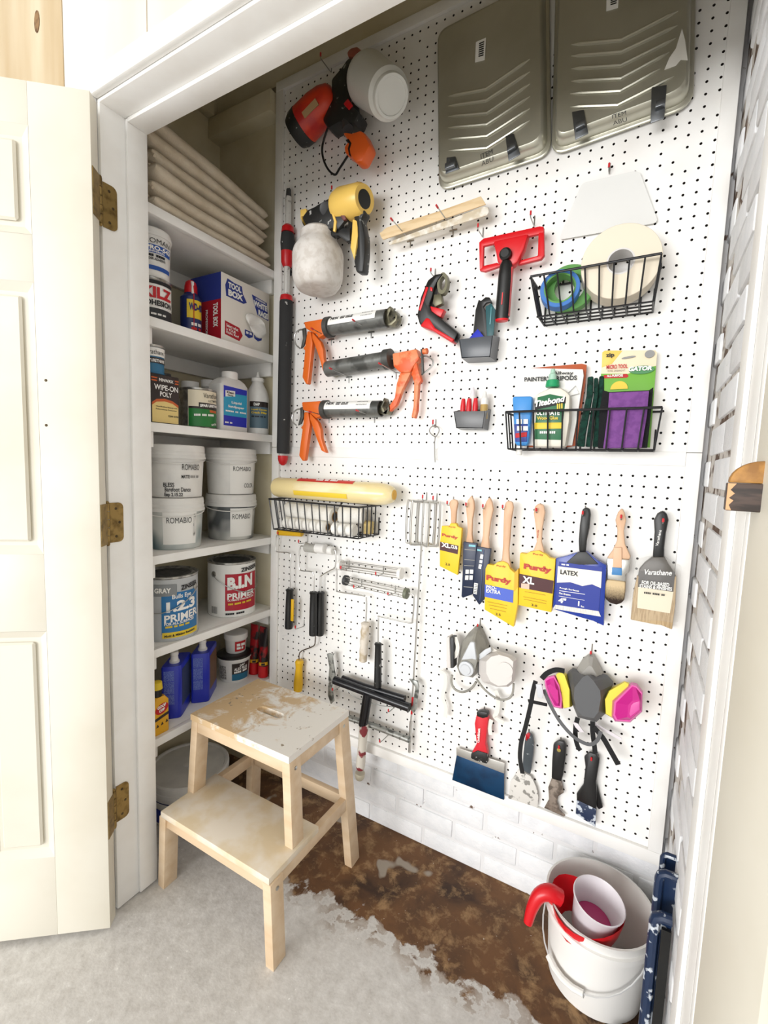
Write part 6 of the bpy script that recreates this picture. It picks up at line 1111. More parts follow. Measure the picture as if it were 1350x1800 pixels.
for n, (lab, H_, S_) in enumerate((('slim brush in a navy sleeve, left of its twin', [(28.4,-1.5,46.12),(28.73,-1.5,45.46),(28.82,-1.5,44.79),(28.67,-1.5,43.42),(28.7,-1.5,41.72),(28.9,-1.5,40.77),(28.02,-1.5,40.73),(28.16,-1.5,42.01),(28.02,-1.5,43.37),(27.81,-1.5,44.6),(27.96,-1.5,45.52)], [(27.82,-1.7,40.85),(29.4,-1.7,40.84),(29.32,-1.7,38.28),(29.2,-1.7,35.03),(28.1,-1.7,34.44),(27.93,-1.7,34.58),(27.93,-1.7,37.62)]), ('slim brush in a navy sleeve with pointed tip, beside the blue-banded brush', [(30.46,-1.5,46.08),(30.78,-1.5,45.49),(30.94,-1.5,44.73),(30.73,-1.5,43.38),(30.61,-1.5,41.58),(30.77,-1.5,40.31),(29.72,-1.5,40.3),(29.92,-1.5,41.73),(29.89,-1.5,43.19),(29.74,-1.5,44.53),(30.1,-1.5,45.55)], [(29.42,-1.7,40.52),(30.98,-1.7,40.42),(30.8,-1.7,37.47),(30.56,-1.7,34.69),(30.05,-1.7,33.97),(29.25,-1.7,34.92),(29.28,-1.7,37.82)]))):
    t = brush(lab, H_, S_, NAV)
    if n == 0:
        patch([(28.51,-1.72,40.64),(29.28,-1.72,40.65),(29.27,-1.72,40.42),(28.5,-1.72,40.41)], mat('aqua_tab', '7fc2cf', .5), t, 'tab')
        for k, q in enumerate(([(28.29,-1.72,37.74),(28.67,-1.72,37.79),(28.67,-1.72,37.33),(28.29,-1.72,37.27)], [(28.78,-1.72,37.81),(29.17,-1.72,37.86),(29.17,-1.72,37.4),(28.79,-1.72,37.35)], [(28.28,-1.72,37.07),(28.66,-1.72,37.13),(28.66,-1.72,36.63),(28.28,-1.72,36.57)], [(28.77,-1.72,37.15),(29.15,-1.72,37.2),(29.15,-1.72,36.71),(28.78,-1.72,36.65)])): patch(q, LABW, t, 'pictogram')
        for k, q in enumerate(([(28.04,-1.72,40.07),(29.31,-1.72,40.11),(29.29,-1.72,40.02),(28.05,-1.72,39.98)], [(28.08,-1.72,38.92),(29.28,-1.72,38.96),(29.26,-1.72,38.89),(28.09,-1.72,38.84)], [(28.08,-1.72,38.23),(29.23,-1.72,38.32),(29.22,-1.72,38.25),(28.09,-1.72,38.15)], [(28.16,-1.72,35.8),(29.22,-1.72,35.88),(29.21,-1.72,35.8),(28.16,-1.72,35.72)])): patch(q, GINK, t, 'print_line')
    else:
        patch([(29.5,-1.72,40.24),(30.02,-1.72,40.22),(30.01,-1.72,40.02),(29.5,-1.72,40.04)], mat('aqua_tab', '7fc2cf', .5), t, 'tab'); patch([(29.37,-1.72,36.4),(29.8,-1.72,36.38),(29.73,-1.72,35.13),(29.32,-1.72,35.17)], LABW, t, 'barcode_panel'); patch([(30.19,-1.75,40.22),(30.28,-1.75,40.23),(30.18,-1.75,34.52),(30.1,-1.75,34.51)], mat('navy_light_edge', '2a3f6b', .4), t, 'folded_edge')
        for k in range(6): patch(([[(29.43,-1.76,36.24),(29.78,-1.76,36.23),(29.77,-1.76,36.18),(29.43,-1.76,36.19)], [(29.41,-1.76,36.06),(29.76,-1.76,36.05),(29.77,-1.76,35.99),(29.42,-1.76,36.01)], [(29.4,-1.76,35.87),(29.76,-1.76,35.86),(29.75,-1.76,35.81),(29.4,-1.76,35.82)], [(29.39,-1.76,35.68),(29.75,-1.76,35.67),(29.75,-1.76,35.61),(29.39,-1.76,35.62)], [(29.39,-1.76,35.48),(29.74,-1.76,35.47),(29.74,-1.76,35.43),(29.38,-1.76,35.44)], [(29.37,-1.76,35.33),(29.74,-1.76,35.32),(29.73,-1.76,35.27),(29.37,-1.76,35.28)]])[k], INK, t, 'barcode_line')
        text('--- -- ---', (30.08,-1.76,38.08), (30.25,-1.76,39.7), (29.76,-1.76,38.1), WINK, t, bold=.03)
t = brush('long-handled brush in a yellow sleeve with a blue band', [(32.31,-1.9,45.61),(32.62,-1.9,45.82),(33.05,-1.9,45.72),(33.2,-1.9,45.14),(33.06,-1.9,43.84),(33.04,-1.9,41.67),(33,-1.9,40.58),(33.11,-1.9,39.61),(33.37,-1.9,38.54),(31.42,-1.9,38.49),(31.84,-1.9,38.89),(32.31,-1.9,39.39),(32.32,-1.9,40.94),(32.24,-1.9,43.22),(32.2,-1.9,44.96)], [(30.65,-2.1,38.25),(30.85,-2.1,38.76),(31.52,-2.1,38.74),(31.89,-2.1,39.12),(32.53,-2.1,39.32),(33.03,-2.1,39.14),(33.33,-2.1,38.58),(33.8,-2.1,38.25),(34.17,-2.1,38.75),(34.35,-2.1,35.01),(34.06,-2.1,32.36),(30.8,-2.1,33.69)], SLV, thick=.8)
patch([(30.7,-2.12,36.52),(33.82,-2.12,36.35),(33.85,-2.12,35.01),(30.73,-2.12,35.14)], BLB, t, 'band'); patch([(33.81,-2.13,38.26),(34.18,-2.13,38.75),(34.28,-2.13,36.87),(33.87,-2.13,36.25)], mat('yellow_sleeve_shade', 'd9a81d', .5), t, 'sleeve_fold')
btxt(t, 'Purdy', (30.82,-2.14,36.89), (33.52,-2.14,36.82), (30.81,-2.14,37.62), PRED, .05); btxt(t, 'PRO-', (30.88,-2.18,36.12), (32.04,-2.18,36.12), (30.89,-2.18,36.47), WINK, .03); btxt(t, 'EXTRA', (30.9,-2.18,35.68), (32.5,-2.18,35.69), (30.91,-2.18,36.09), WINK, .03); btxt(t, 'Purdy', (31.88,-2.14,38.62), (32.86,-2.14,38.64), (31.86,-2.14,38.87), PRED, .01); btxt(t, '2.5', (32.07,-2.14,33.34), (32.63,-2.14,33.32), (32.05,-2.14,33.59), INK, .01)
for q in ([(31.09,-2.12,34.66),(33.26,-2.12,34.6),(33.26,-2.12,34.56),(31.1,-2.12,34.61)], [(31.28,-2.12,34.35),(33.22,-2.12,34.28),(33.23,-2.12,34.24),(31.28,-2.12,34.29)], [(31.42,-2.12,33.98),(33.14,-2.12,33.91),(33.14,-2.12,33.86),(31.42,-2.12,33.92)]): patch(q, mat('tan_print', 'b08a1c', .6), t, 'print_line')
t = brush('wide brush in a yellow sleeve with a maroon band', [(35.3,-1.6,45.38),(35.68,-1.6,45.73),(36.19,-1.6,45.6),(36.37,-1.6,44.84),(36.21,-1.6,43.04),(36.24,-1.6,41.77),(36.63,-1.6,40.55),(34.91,-1.6,40.23),(35.49,-1.6,40.83),(35.74,-1.6,41.72),(35.54,-1.6,43.18),(35.24,-1.6,44.64)], [(34.19,-1.9,40.18),(34.23,-1.9,40.4),(34.86,-1.9,40.37),(35.15,-1.9,40.62),(36.06,-1.9,40.89),(36.88,-1.9,40.52),(37.2,-1.9,40.24),(37.77,-1.9,40.21),(37.78,-1.9,37.49),(37.73,-1.9,34.63),(34.37,-1.9,34.79)], SLV, thick=.8)
patch([(34.29,-1.92,38.19),(37.75,-1.92,37.96),(37.72,-1.92,36.61),(34.34,-1.92,36.72)], MAR, t, 'band'); patch([(34.55,-1.96,37.2),(35.38,-1.96,37.28),(35.4,-1.96,36.69),(34.56,-1.96,36.68)], mat('pinkish_badge', 'd9b9a6', .5), t, 'badge')
btxt(t, 'Purdy', (34.67,-1.94,38.64), (37.47,-1.94,38.57), (34.68,-1.94,39.37), PRED, .06); btxt(t, 'XL', (34.64,-1.97,37.3), (35.87,-1.97,37.25), (34.65,-1.97,38.03), WINK, .04); btxt(t, 'Purdy', (35.55,-1.94,40.33), (36.57,-1.94,40.34), (35.53,-1.94,40.57), PRED, .01); btxt(t, '3.0', (35.72,-1.94,34.97), (36.3,-1.94,34.95), (35.71,-1.94,35.21), INK, .01); text('Purdy', (35.93,-1.62,42.19), (35.91,-1.62,43.02), (35.76,-1.62,42.17), PRED, t, bold=.03, off=.06)
for q in ([(34.96,-1.92,36.39),(37.06,-1.92,36.36),(37.07,-1.92,36.32),(34.96,-1.92,36.34)], [(34.84,-1.92,35.82),(37.21,-1.92,35.75),(37.21,-1.92,35.71),(34.84,-1.92,35.78)], [(34.91,-1.92,35.56),(37.17,-1.92,35.48),(37.18,-1.92,35.43),(34.91,-1.92,35.52)]): patch(q, mat('tan_print', 'b08a1c', .6), t, 'print_line')
# wrapped four-inch latex brush
BLF = mat('blue_film_wrap', '1a3796', .25); LBW = mat('label_offwhite', 'e9e5da', .5); BRW = mat('white_bristle', 'e4e2de', .8, col2='cfccc6', nscale=4, stretch=(4, 4, .3))
t = brush('black-handled four-inch brush wrapped in blue film with LATEX label', [(39.89,-1.6,45.45),(40.22,-1.6,45.67),(40.58,-1.6,45.5),(40.68,-1.6,44.96),(40.66,-1.6,43.66),(40.51,-1.6,42.34),(40.51,-1.6,41.18),(39.89,-1.6,41.11),(39.76,-1.6,42.25),(39.75,-1.6,43.79),(39.82,-1.6,44.9)], [(37.8,-1.8,40.26),(38.72,-1.8,40.6),(39.81,-1.8,41.13),(40.61,-1.8,41.28),(41.65,-1.8,40.54),(42.45,-1.8,40.16),(42.51,-1.8,37.4),(42.65,-1.8,34.19),(41.69,-1.8,34.49),(40.78,-1.8,34.59),(37.83,-1.8,35),(37.86,-1.8,37.76)], BLF, BLACK, thick=.9)
plate([(39.84,-1.9,41.2),(40.59,-1.9,41.29),(41.78,-1.9,40.19),(40.01,-1.9,39.9),(38.78,-1.9,39.95)], .3, DGREY, t, 'shoulder', .1); patch([(38.07,-1.84,35.51),(42.11,-1.84,35.58),(42.34,-1.84,35.08),(37.86,-1.84,35.06)], BRW, t, 'bristles', off=.02)
patch([(38.12,-1.84,39.99),(42.1,-1.84,39.96),(42.11,-1.84,35.56),(38.08,-1.84,35.52)], mat('deep_blue_label', '0b2a90', .45), t, 'label'); patch([(38.05,-1.88,39.51),(42.1,-1.88,39.53),(42.14,-1.88,37.9),(41.33,-1.88,38.16),(40.46,-1.88,37.85),(39.32,-1.88,38.06),(38.06,-1.88,37.81)], LBW, t, 'label_white')
btxt(t, 'LATEX', (38.34,-1.92,38.75), (40,-1.92,38.76), (38.33,-1.92,39.22), INK, .03, .05); btxt(t, 'Rough Surfaces', (38.38,-1.88,37.22), (40.21,-1.88,37.17), (38.37,-1.88,37.42), WINK, .03); btxt(t, 'Flat Sheens', (38.37,-1.88,36.68), (39.45,-1.88,36.66), (38.35,-1.88,36.89), WINK, .02); btxt(t, '4"', (38.34,-1.88,35.79), (39.08,-1.88,35.8), (38.33,-1.88,36.32), WINK, .05); btxt(t, 'flat', (40.48,-1.88,35.7), (40.79,-1.88,35.7), (40.46,-1.88,35.88), WINK, .02); btxt(t, '--- --', (38.38,-1.88,39.69), (39.08,-1.88,39.69), (38.37,-1.88,39.83), WINK, .03)
patch([(38.34,-1.86,37.05),(40.76,-1.86,37.07),(40.77,-1.86,37.02),(38.35,-1.86,37)], WINK, t, 'print_line'); patch([(38.33,-1.86,36.48),(40.76,-1.86,36.45),(40.76,-1.86,36.42),(38.33,-1.86,36.44)], WINK, t, 'print_line'); patch([(40.19,-1.86,36.26),(40.32,-1.86,36.26),(40.32,-1.86,35.76),(40.2,-1.86,35.77)], WINK, t, 'brush_icon')
# round sash brush with bare bristles
t = thing('paint_brush', 'bare beech brush with blue band and dark-tipped bristles', 'paint brush', (43.5,-1.2,36.32), 'paint brushes in a row')
plate([(43.33,-1.4,45.82),(43.59,-1.4,45.4),(43.79,-1.4,44.68),(43.68,-1.4,43.62),(43.87,-1.4,42.37),(44.42,-1.4,41.27),(44.4,-1.4,40.94),(42.39,-1.4,40.79),(42.88,-1.4,41.72),(43.15,-1.4,42.6),(43.11,-1.4,43.67),(42.87,-1.4,44.6),(43.03,-1.4,45.35)], .5, BEECH, t, 'handle', .16); plate([(42.39,-1.5,40.86),(44.43,-1.5,40.96),(44.45,-1.5,39.69),(44.14,-1.5,39.49),(44.17,-1.5,38.74),(42.53,-1.5,38.74),(42.51,-1.5,39.3)], .7, mat('nickel_ferrule', 'd0cfca', .25, .9), t, 'ferrule', .15)
plate([(42.92,-1.6,41.96),(43.62,-1.6,42.05),(43.79,-1.6,40.07),(42.97,-1.6,40.02)], .2, BEECH, t, 'wooden_tongue', .05); plate([(42.92,-1.62,40.03),(43.79,-1.62,40.07),(43.83,-1.62,39.35),(42.96,-1.62,39.3)], .2, mat('blue_band', '3f7fb8', .5), t, 'blue_band', .03)
def bristle_mat():
    m = bpy.data.materials.new('dark_tipped_bristle'); m.use_nodes = True; nt = m.node_tree; N = nt.nodes; L = nt.links; b = N['Principled BSDF']; b.inputs['Roughness'].default_value = .8
    g = N.new('ShaderNodeNewGeometry'); sp = N.new('ShaderNodeSeparateXYZ'); L.new(g.outputs['Position'], sp.inputs[0]); n = N.new('ShaderNodeTexNoise'); n.inputs['Scale'].default_value = 300; L.new(g.outputs['Position'], n.inputs['Vector'])
    ad = N.new('ShaderNodeMath'); ad.operation = 'MULTIPLY_ADD'; ad.inputs[1].default_value = .018; L.new(n.outputs[0], ad.inputs[0]); L.new(sp.outputs[2], ad.inputs[2])
    r = N.new('ShaderNodeMapRange'); zt_ = ((43.34,-1.6,37.46))[2]*IN; r.inputs[1].default_value = zt_-.006; r.inputs[2].default_value = zt_+.03; L.new(ad.outputs[0], r.inputs[0])
    x = N.new('ShaderNodeMix'); x.data_type = 'RGBA'; x.inputs[6].default_value = rgb('2a1a12'); x.inputs[7].default_value = rgb('d3bb93'); L.new(r.outputs[0], x.inputs[0]); L.new(x.outputs[2], b.inputs['Base Color']); return m
plate([(42.54,-1.6,38.76),(44.2,-1.6,38.79),(44.24,-1.6,37.86),(44.21,-1.6,37),(44.03,-1.6,36.64),(43.58,-1.6,36.4),(43,-1.6,36.46),(42.64,-1.6,36.78),(42.3,-1.6,37.32),(42.32,-1.6,37.76)], .8, bristle_mat(), t, 'bristles', .2)
# wrapped varnish brush
TAN = mat('tan_bristle', 'c2a983', .75, col2='ab906a', nscale=3, stretch=(4, 4, .3)); DOL = mat('dark_olive_label', '33291d', .4); CLW = mat('clear_film_edge', 'e6e4df', .15, alpha=.1)
t = thing('paint_brush', 'black-handled tan brush in clear film with FOR OIL-BASED label, rightmost of the row', 'paint brush', (47.8,-1.4,34.87), 'paint brushes in a row')
plate([(46.69,-1.6,45.86),(47.05,-1.6,45.59),(47.22,-1.6,45),(47.11,-1.6,43.78),(47.09,-1.6,42.45),(47.16,-1.6,41.44),(46.24,-1.6,41.32),(46.22,-1.6,42.45),(46.2,-1.6,43.79),(46.06,-1.6,44.9),(46.28,-1.6,45.52)], .6, BLACK, t, 'handle', .2)
plate([(46.25,-1.7,41.49),(47.16,-1.7,41.61),(47.46,-1.7,41.09),(48.09,-1.7,40.16),(48.25,-1.7,39.78),(45.17,-1.7,39.31),(45.24,-1.7,40.16),(45.64,-1.7,40.84)], .8, DOL, t, 'ferrule', .1); plate([(45.11,-1.7,39.51),(48.23,-1.7,39.98),(48.36,-1.7,37.34),(48.3,-1.7,34.94),(47.41,-1.7,35.19),(46.98,-1.7,35.15),(44.89,-1.7,35.21),(44.92,-1.7,37.79)], .8, TAN, t, 'bristles', .1)
patch([(45.21,-1.74,39.95),(48.09,-1.74,40.37),(48.09,-1.74,38.49),(45.26,-1.74,38.49)], mat('charcoal_label', '3a3634', .45), t, 'label_top'); patch([(45.28,-1.74,38.51),(48.11,-1.74,38.49),(48,-1.74,36.46),(45.35,-1.74,36.49)], CRM, t, 'label_bottom')
plate([(44.91,-1.95,40.99),(46.12,-1.95,41.46),(47.19,-1.95,41.6),(48.05,-1.95,41.01),(48.52,-1.95,40.87),(48.68,-1.95,35.83),(48.23,-1.95,35.64),(47.37,-1.95,35.67),(44.71,-1.95,35.25),(44.75,-1.95,38.87)], 1.2, CLW, t, 'clear_wrap', .05)
btxt(t, 'Varathane', (45.61,-1.8,39.8), (47.82,-1.8,40.01), (45.67,-1.8,40.29), WINK, .02, .2); btxt(t, 'FOR OIL-BASED', (45.54,-1.8,38.86), (47.73,-1.8,38.94), (45.54,-1.8,39.22), WINK, .03, .2); btxt(t, 'STAINS & FINISHES', (45.38,-1.8,38.51), (47.97,-1.8,38.61), (45.38,-1.8,38.84), WINK, .03, .2); btxt(t, '---- ---- --', (45.8,-1.8,38), (47.44,-1.8,38.04), (45.79,-1.8,38.17), INK, 0, .2); text('Varathane', (46.59,-1.65,42.53), (46.74,-1.65,44.03), (46.36,-1.65,42.56), WINK, t, bold=.01, off=.06)
for p, lb, L_ in (((25.78,0,44.81), 'hook of the leftmost brush', 1.9), ((28,0,44.77), 'hook of the first navy-sleeved brush', 1.9), ((29.93,0,44.72), 'hook of the second navy-sleeved brush', 1.9), ((32.17,0,44.83), 'hook of the blue-banded brush', 2.2), ((35.57,0,44.72), 'hook of the maroon-banded wide brush', 1.9), ((39.99,0,44.77), 'hook of the LATEX brush', 1.9), ((43.36,0,44.66), 'hook of the bare beech brush', 1.7), ((46.78,0,44.62), 'hook of the rightmost brush', 1.9)): hook(p, lb, L_, .25)
# ------------------------------------------------------------------ respirators
RG = mat('grey_silicone', '9d9a91', .6, col2='83817a', nscale=.6); RL = mat('pale_grey_plastic', 'cdd0d4', .45); STRW = mat('white_elastic', 'e6e2da', .8); FILT = mat('offwhite_filter', 'd9d4d0', .6)
def ribbon(pts, w, m, t, name, th=.06):
    P = smoothpath(pts, 4); b = MB(); vs = []
    for i, p in enumerate(P):
        tg = (P[min(i+1, len(P)-1)]-P[max(i-1, 0)]).normalized(); sd = tg.cross(V3((0, -1, 0)));  sd = sd.normalized()*w/2 if sd.length > .01 else V3((w/2, 0, 0)); vs += [p+sd, p-sd, p-sd+V3((0, th, 0)), p+sd+V3((0, th, 0))]
    fs = [(4*i+k, 4*i+(k+1) % 4, 4*i+4+(k+1) % 4, 4*i+4+k) for i in range(len(P)-1) for k in range(4)]
    return b.add(vs, fs+[(0, 1, 2, 3), tuple(range(len(vs)-4, len(vs)))]).build(name, m, t)
def cone(basept, apexpt, th, m, t, name):   # faceted shell rising from a rim to a smaller front face
    A = [V3(p) for p in basept]; B = [V3(p) for p in apexpt]; return MB().loft([[p+V3((0, th, 0)) for p in A], A, B]).build(name, m, t, ang=20)
t = thing('respirator', 'pale grey half-face respirator with white filters on the lower board', 'respirator', (29.81,-1.5,22.75))
cone([(29.51,-1.2,31.18),(29.9,-1.2,31.26),(30.55,-1.2,30.22),(31.1,-1.2,29.07),(30.3,-1.2,27.7),(30.1,-1.2,25.85),(29.64,-1.2,25.23),(28.12,-1.2,25.13),(27.66,-1.2,26.04),(28.11,-1.2,29.09),(28.85,-1.2,30.35)], [(29.98,-3,30.18),(30.17,-3,30.22),(30.46,-3,29.24),(30.6,-3,28.41),(30.5,-3,27.62),(30.36,-3,26.81),(29.89,-3,26.49),(29.01,-3,26.46),(28.59,-3,26.94),(28.91,-3,28.39),(29.52,-3,29.69)], .9, RG, t, 'face_piece')
plate([(29.75,-3.3,30.13),(30.22,-3.3,30.22),(30.57,-3.3,28.27),(30.09,-3.3,28.29),(28.85,-3.3,27.85)], .4, RL, t, 'front_plate', .12); MB().lathe((29.46,-3,26.99), (-.05, -1, -.1), [(0, .85), (.25, .85), (.3, .7), (.3, .62), (.42, .55), (.44, .1)], 24).build('valve_cover', RL, t)
cone([(30.42,-2.2,27.89),(31.14,-2.2,28.64),(32.42,-2.2,29.33),(34.08,-2.2,29.16),(34.55,-2.2,28.89),(34.52,-2.2,26.44),(33.93,-2.2,25.72),(32.66,-2.2,25.37),(31.13,-2.2,25.53),(30.51,-2.2,26.34)], [(31.89,-4,28.7),(32.4,-4,29.38),(33.18,-4,29.76),(34.16,-4,29.72),(34.7,-4,29.39),(34.65,-4,27.3),(34.16,-4,26.71),(33.3,-4,26.38),(32.47,-4,26.62),(31.96,-4,27.42)], .4, FILT, t, 'filter'); MB().prism(ell(V3((33.94,-4.05,28.3)), (1, 0, 0), (0, 0, 1), .8, .85, 20), (0, -.06, 0)).build('filter_boss', FILT, t)
plate([(30.44,-2.4,27.77),(31.04,-2.4,28.3),(31.85,-2.4,28.88),(31.96,-2.4,28.72),(31.15,-2.4,27.94),(30.82,-2.4,27.09),(30.92,-2.4,26.14),(30.58,-2.4,26.24)], .4, DGREY, t, 'filter_seal', .05)
plate([(26.66,-2.6,29.71),(27.06,-2.6,29.98),(27.41,-2.6,26.29),(26.9,-2.6,26.12)], 1.3, FILT, t, 'filter', .15); plate([(27.04,-2.4,29.78),(27.5,-2.4,29.83),(27.69,-2.4,26.29),(27.3,-2.4,26.19)], 1.2, DGREY, t, 'filter_seal', .08); plate([(30.38,-2.6,28.41),(31.23,-2.6,29.38),(31.86,-2.6,29.81),(31.98,-2.6,29.36),(30.73,-2.6,28.1)], .3, RL, t, 'bayonet', .06)
MB().tube(smoothpath([V3(p) for p in [(27.29,-1.6,25.07),(27.23,-1.6,24.24),(27.63,-1.6,23.53),(28.46,-1.6,23.35),(29.26,-1.6,23.73),(29.83,-1.6,24.34),(30.18,-1.6,25.03)]], 4), .14, 8).build('chin_rim', RG, t); MB().tube(smoothpath([V3(p) for p in [(30.1,-1.4,25.33),(30.94,-1.4,24.46),(31.95,-1.4,23.85),(32.91,-1.4,23.64),(33.83,-1.4,24),(34.25,-1.4,24.7),(34.31,-1.4,25.87)]], 4), .12, 8).build('cradle_rim', RG, t)
for P in ([(27.55,-2,29.82),(27.91,-2,28.8),(27.76,-2,27.77),(27.28,-2,27.25)], [(31.61,-2,29.45),(32.38,-2,29.15),(33.03,-2,29.02)], [(25.4,-1,24.87),(26.18,-1,24.55),(26.24,-1,23.21),(25.99,-1,21.77),(26.48,-1,20.65),(26.44,-1,19.36)], [(32.28,-1,24.37),(32.62,-1,23.48),(32.61,-1,21.98),(32.37,-1,21.21),(33.44,-1,20.85)], [(32.01,-1,20.79),(31.86,-1,19.94),(32.02,-1,18.98)]): ribbon(P, .45, STRW, t, 'strap')
t2 = t
hook((29.79,0,31.04), 'hook holding the pale grey respirator', .9, .2)
PNK = mat('magenta_filter', 'c41f86', .4); PNL = mat('pink_filter_edge', 'd95aa4', .4); YLB = mat('yellow_filter_band', 'ecd94a', .5); RDG = mat('charcoal_facepiece', '5a5b5d', .6); RLG = mat('light_grey_silicone', 'a5a29c', .6); BSTR = mat('black_strap', '121214', .8)
t = thing('respirator', 'charcoal respirator with magenta and yellow cartridges', 'respirator', (41.85,-1.5,22.62))
cone([(41.49,-1.2,30.64),(41.92,-1.2,30.65),(42.72,-1.2,29.37),(43.18,-1.2,28.24),(42.54,-1.2,27.37),(40.71,-1.2,27.1),(40.22,-1.2,28.14),(40.48,-1.2,28.91),(40.92,-1.2,30.01)], [(41.66,-2.2,30.04),(41.94,-2.2,30),(42.39,-2.2,29.33),(42.43,-2.2,28.67),(42.17,-2.2,28.26),(41.27,-2.2,28.13),(40.94,-2.2,28.49),(41.1,-2.2,29.11),(41.37,-2.2,29.63)], .8, RLG, t, 'nose_cone')
cone([(40.08,-1.8,28.98),(41.48,-1.8,28.88),(42.27,-1.8,29.05),(43.28,-1.8,29.07),(43.9,-1.8,28.51),(43.57,-1.8,27.46),(43.43,-1.8,25.38),(42.72,-1.8,24.3),(40.99,-1.8,24.26),(40.32,-1.8,25.6),(39.65,-1.8,28.46)], [(40.66,-3.8,28.16),(41.27,-3.8,29.33),(41.73,-3.8,29.72),(42.29,-3.8,29.27),(42.92,-3.8,28.46),(43.02,-3.8,27.73),(42.93,-3.8,26.39),(42.56,-3.8,25.61),(41.54,-3.8,25.52),(41.01,-3.8,26.03),(40.68,-3.8,27.05)], .8, RDG, t, 'face_piece')
def cartridge(Y_, B_, F_, E_=None):
    cone(*Y_, .3, YLB, t, 'cartridge_band'); cone(*B_, .2, PNL, t, 'cartridge_rim'); cone(*F_, .2, PNK, t, 'cartridge_face')
cartridge(([(43.23,-2,27),(43.46,-2,27.85),(44.8,-2,29.09),(45.27,-2,29.07),(45.07,-2,27.97),(44.14,-2,25.24),(43.44,-2,25.48)], [(43.38,-3.2,27.46),(43.69,-3.2,28.42),(44.9,-3.2,29.62),(45.22,-3.2,29.5),(45.09,-3.2,28.28),(44.25,-3.2,25.91),(43.57,-3.2,26.08)]), ([(43.99,-3.2,27.53),(45.44,-3.2,29.68),(45.89,-3.2,29.68),(46.42,-3.2,29.08),(46.52,-3.2,27.2),(45.64,-3.2,25.86),(44.37,-3.2,25.56),(44.04,-3.2,26.01)], [(44.19,-3.9,27.79),(45.49,-3.9,29.8),(45.84,-3.9,29.79),(46.35,-3.9,29.26),(46.43,-3.9,27.55),(45.58,-3.9,26.28),(44.46,-3.9,26.04),(44.2,-3.9,26.44)]), ([(44.34,-3.9,27.72),(45.54,-3.9,29.66),(45.81,-3.9,29.63),(46.29,-3.9,29.14),(46.34,-3.9,27.58),(45.53,-3.9,26.37),(44.55,-3.9,26.17),(44.33,-3.9,26.54)], [(45.33,-4.6,28.12),(45.64,-4.6,28.63),(46.19,-4.6,28.89),(46.25,-4.6,28.7),(46.27,-4.6,27.88),(45.6,-4.6,26.94),(45.33,-4.6,26.96),(45.34,-4.6,27.39)]))
MB().prism([(45.55,-4.65,28.15),(45.74,-4.65,28.47),(46.2,-4.65,28.76),(46.22,-4.65,27.94),(45.58,-4.65,27.12),(45.49,-4.65,27.35)], (0, .1, 0)).build('cartridge_boss', PNL, t, bevel=.03)
cartridge(([(38.63,-2,28.21),(39.13,-2,28.77),(39.68,-2,28.43),(40.24,-2,27.07),(40.42,-2,25.37),(39.71,-2,24.92),(39.38,-2,26.59)], [(38.79,-3,28.64),(39.2,-3,29.13),(39.59,-3,28.79),(40.14,-3,27.46),(40.27,-3,25.66),(39.72,-3,25.44),(39.4,-3,27.02)]), ([(37.63,-2.6,27.77),(37.99,-2.6,28.1),(38.61,-2.6,28.38),(39.2,-2.6,27.49),(39.58,-2.6,26.21),(39.63,-2.6,25.12),(38.73,-2.6,25.02),(38.13,-2.6,26.02),(37.73,-2.6,27.09)], [(37.8,-3.3,28.03),(38.15,-3.3,28.36),(38.66,-3.3,28.61),(39.19,-3.3,27.78),(39.53,-3.3,26.5),(39.55,-3.3,25.53),(38.87,-3.3,25.44),(38.28,-3.3,26.43),(37.89,-3.3,27.42)]), ([(37.91,-3.3,27.89),(38.26,-3.3,28.22),(38.62,-3.3,28.43),(39.09,-3.3,27.64),(39.38,-3.3,26.46),(39.38,-3.3,25.65),(38.92,-3.3,25.57),(38.38,-3.3,26.46),(38,-3.3,27.39)], [(38.16,-3.7,27.66),(38.41,-3.7,27.84),(38.95,-3.7,27.54),(39.17,-3.7,27.37),(39.31,-3.7,26.15),(39.21,-3.7,26.01),(38.82,-3.7,26.47),(38.41,-3.7,27.04),(38.23,-3.7,27.45)]))
for P, w_, m_, n in (([(37.46,-3.2,27.96),(37.95,-3.2,28.67),(38.76,-3.2,29.23),(39.58,-3.2,29.32)], .5, BSTR, 'strap'), ([(36.84,-2.9,27.44),(36.64,-2.9,26.2),(36.51,-2.9,24.73),(36.12,-2.9,22.08),(35.82,-2.9,20.51),(35.79,-2.9,18.65),(36.16,-2.9,16.99)], .45, BSTR, 'strap'), ([(40.99,-1.8,24.22),(40.86,-1.8,23.18),(40.94,-1.8,22.03),(41.21,-1.8,21.17),(41.49,-1.8,20.86)], .45, BSTR, 'strap'), ([(42.37,-1.8,24.25),(42.44,-1.8,23.23),(42.69,-1.8,21.92),(42.85,-1.8,21.05)], .45, BSTR, 'strap'), ([(42.53,-2.2,23.92),(43.43,-2.2,23.07),(44.2,-2.2,21.97),(44.96,-2.2,20.82)], .5, BSTR, 'strap'), ([(37.62,-2.4,26.51),(38.25,-2.4,25.26),(39.32,-2.4,23.69),(40.56,-2.4,22.56),(41.62,-2.4,22.11),(42.43,-2.4,22.15),(42.98,-2.4,22.8),(43.2,-2.4,23.78)], .35, RDG, 'head_cradle'), ([(42.47,-1.6,24.01),(43.35,-1.6,23.66),(44.25,-1.6,23.38),(45.04,-1.6,23.13)], .3, CLR, 'clear_strap')): ribbon(P, w_, m_, t, n)
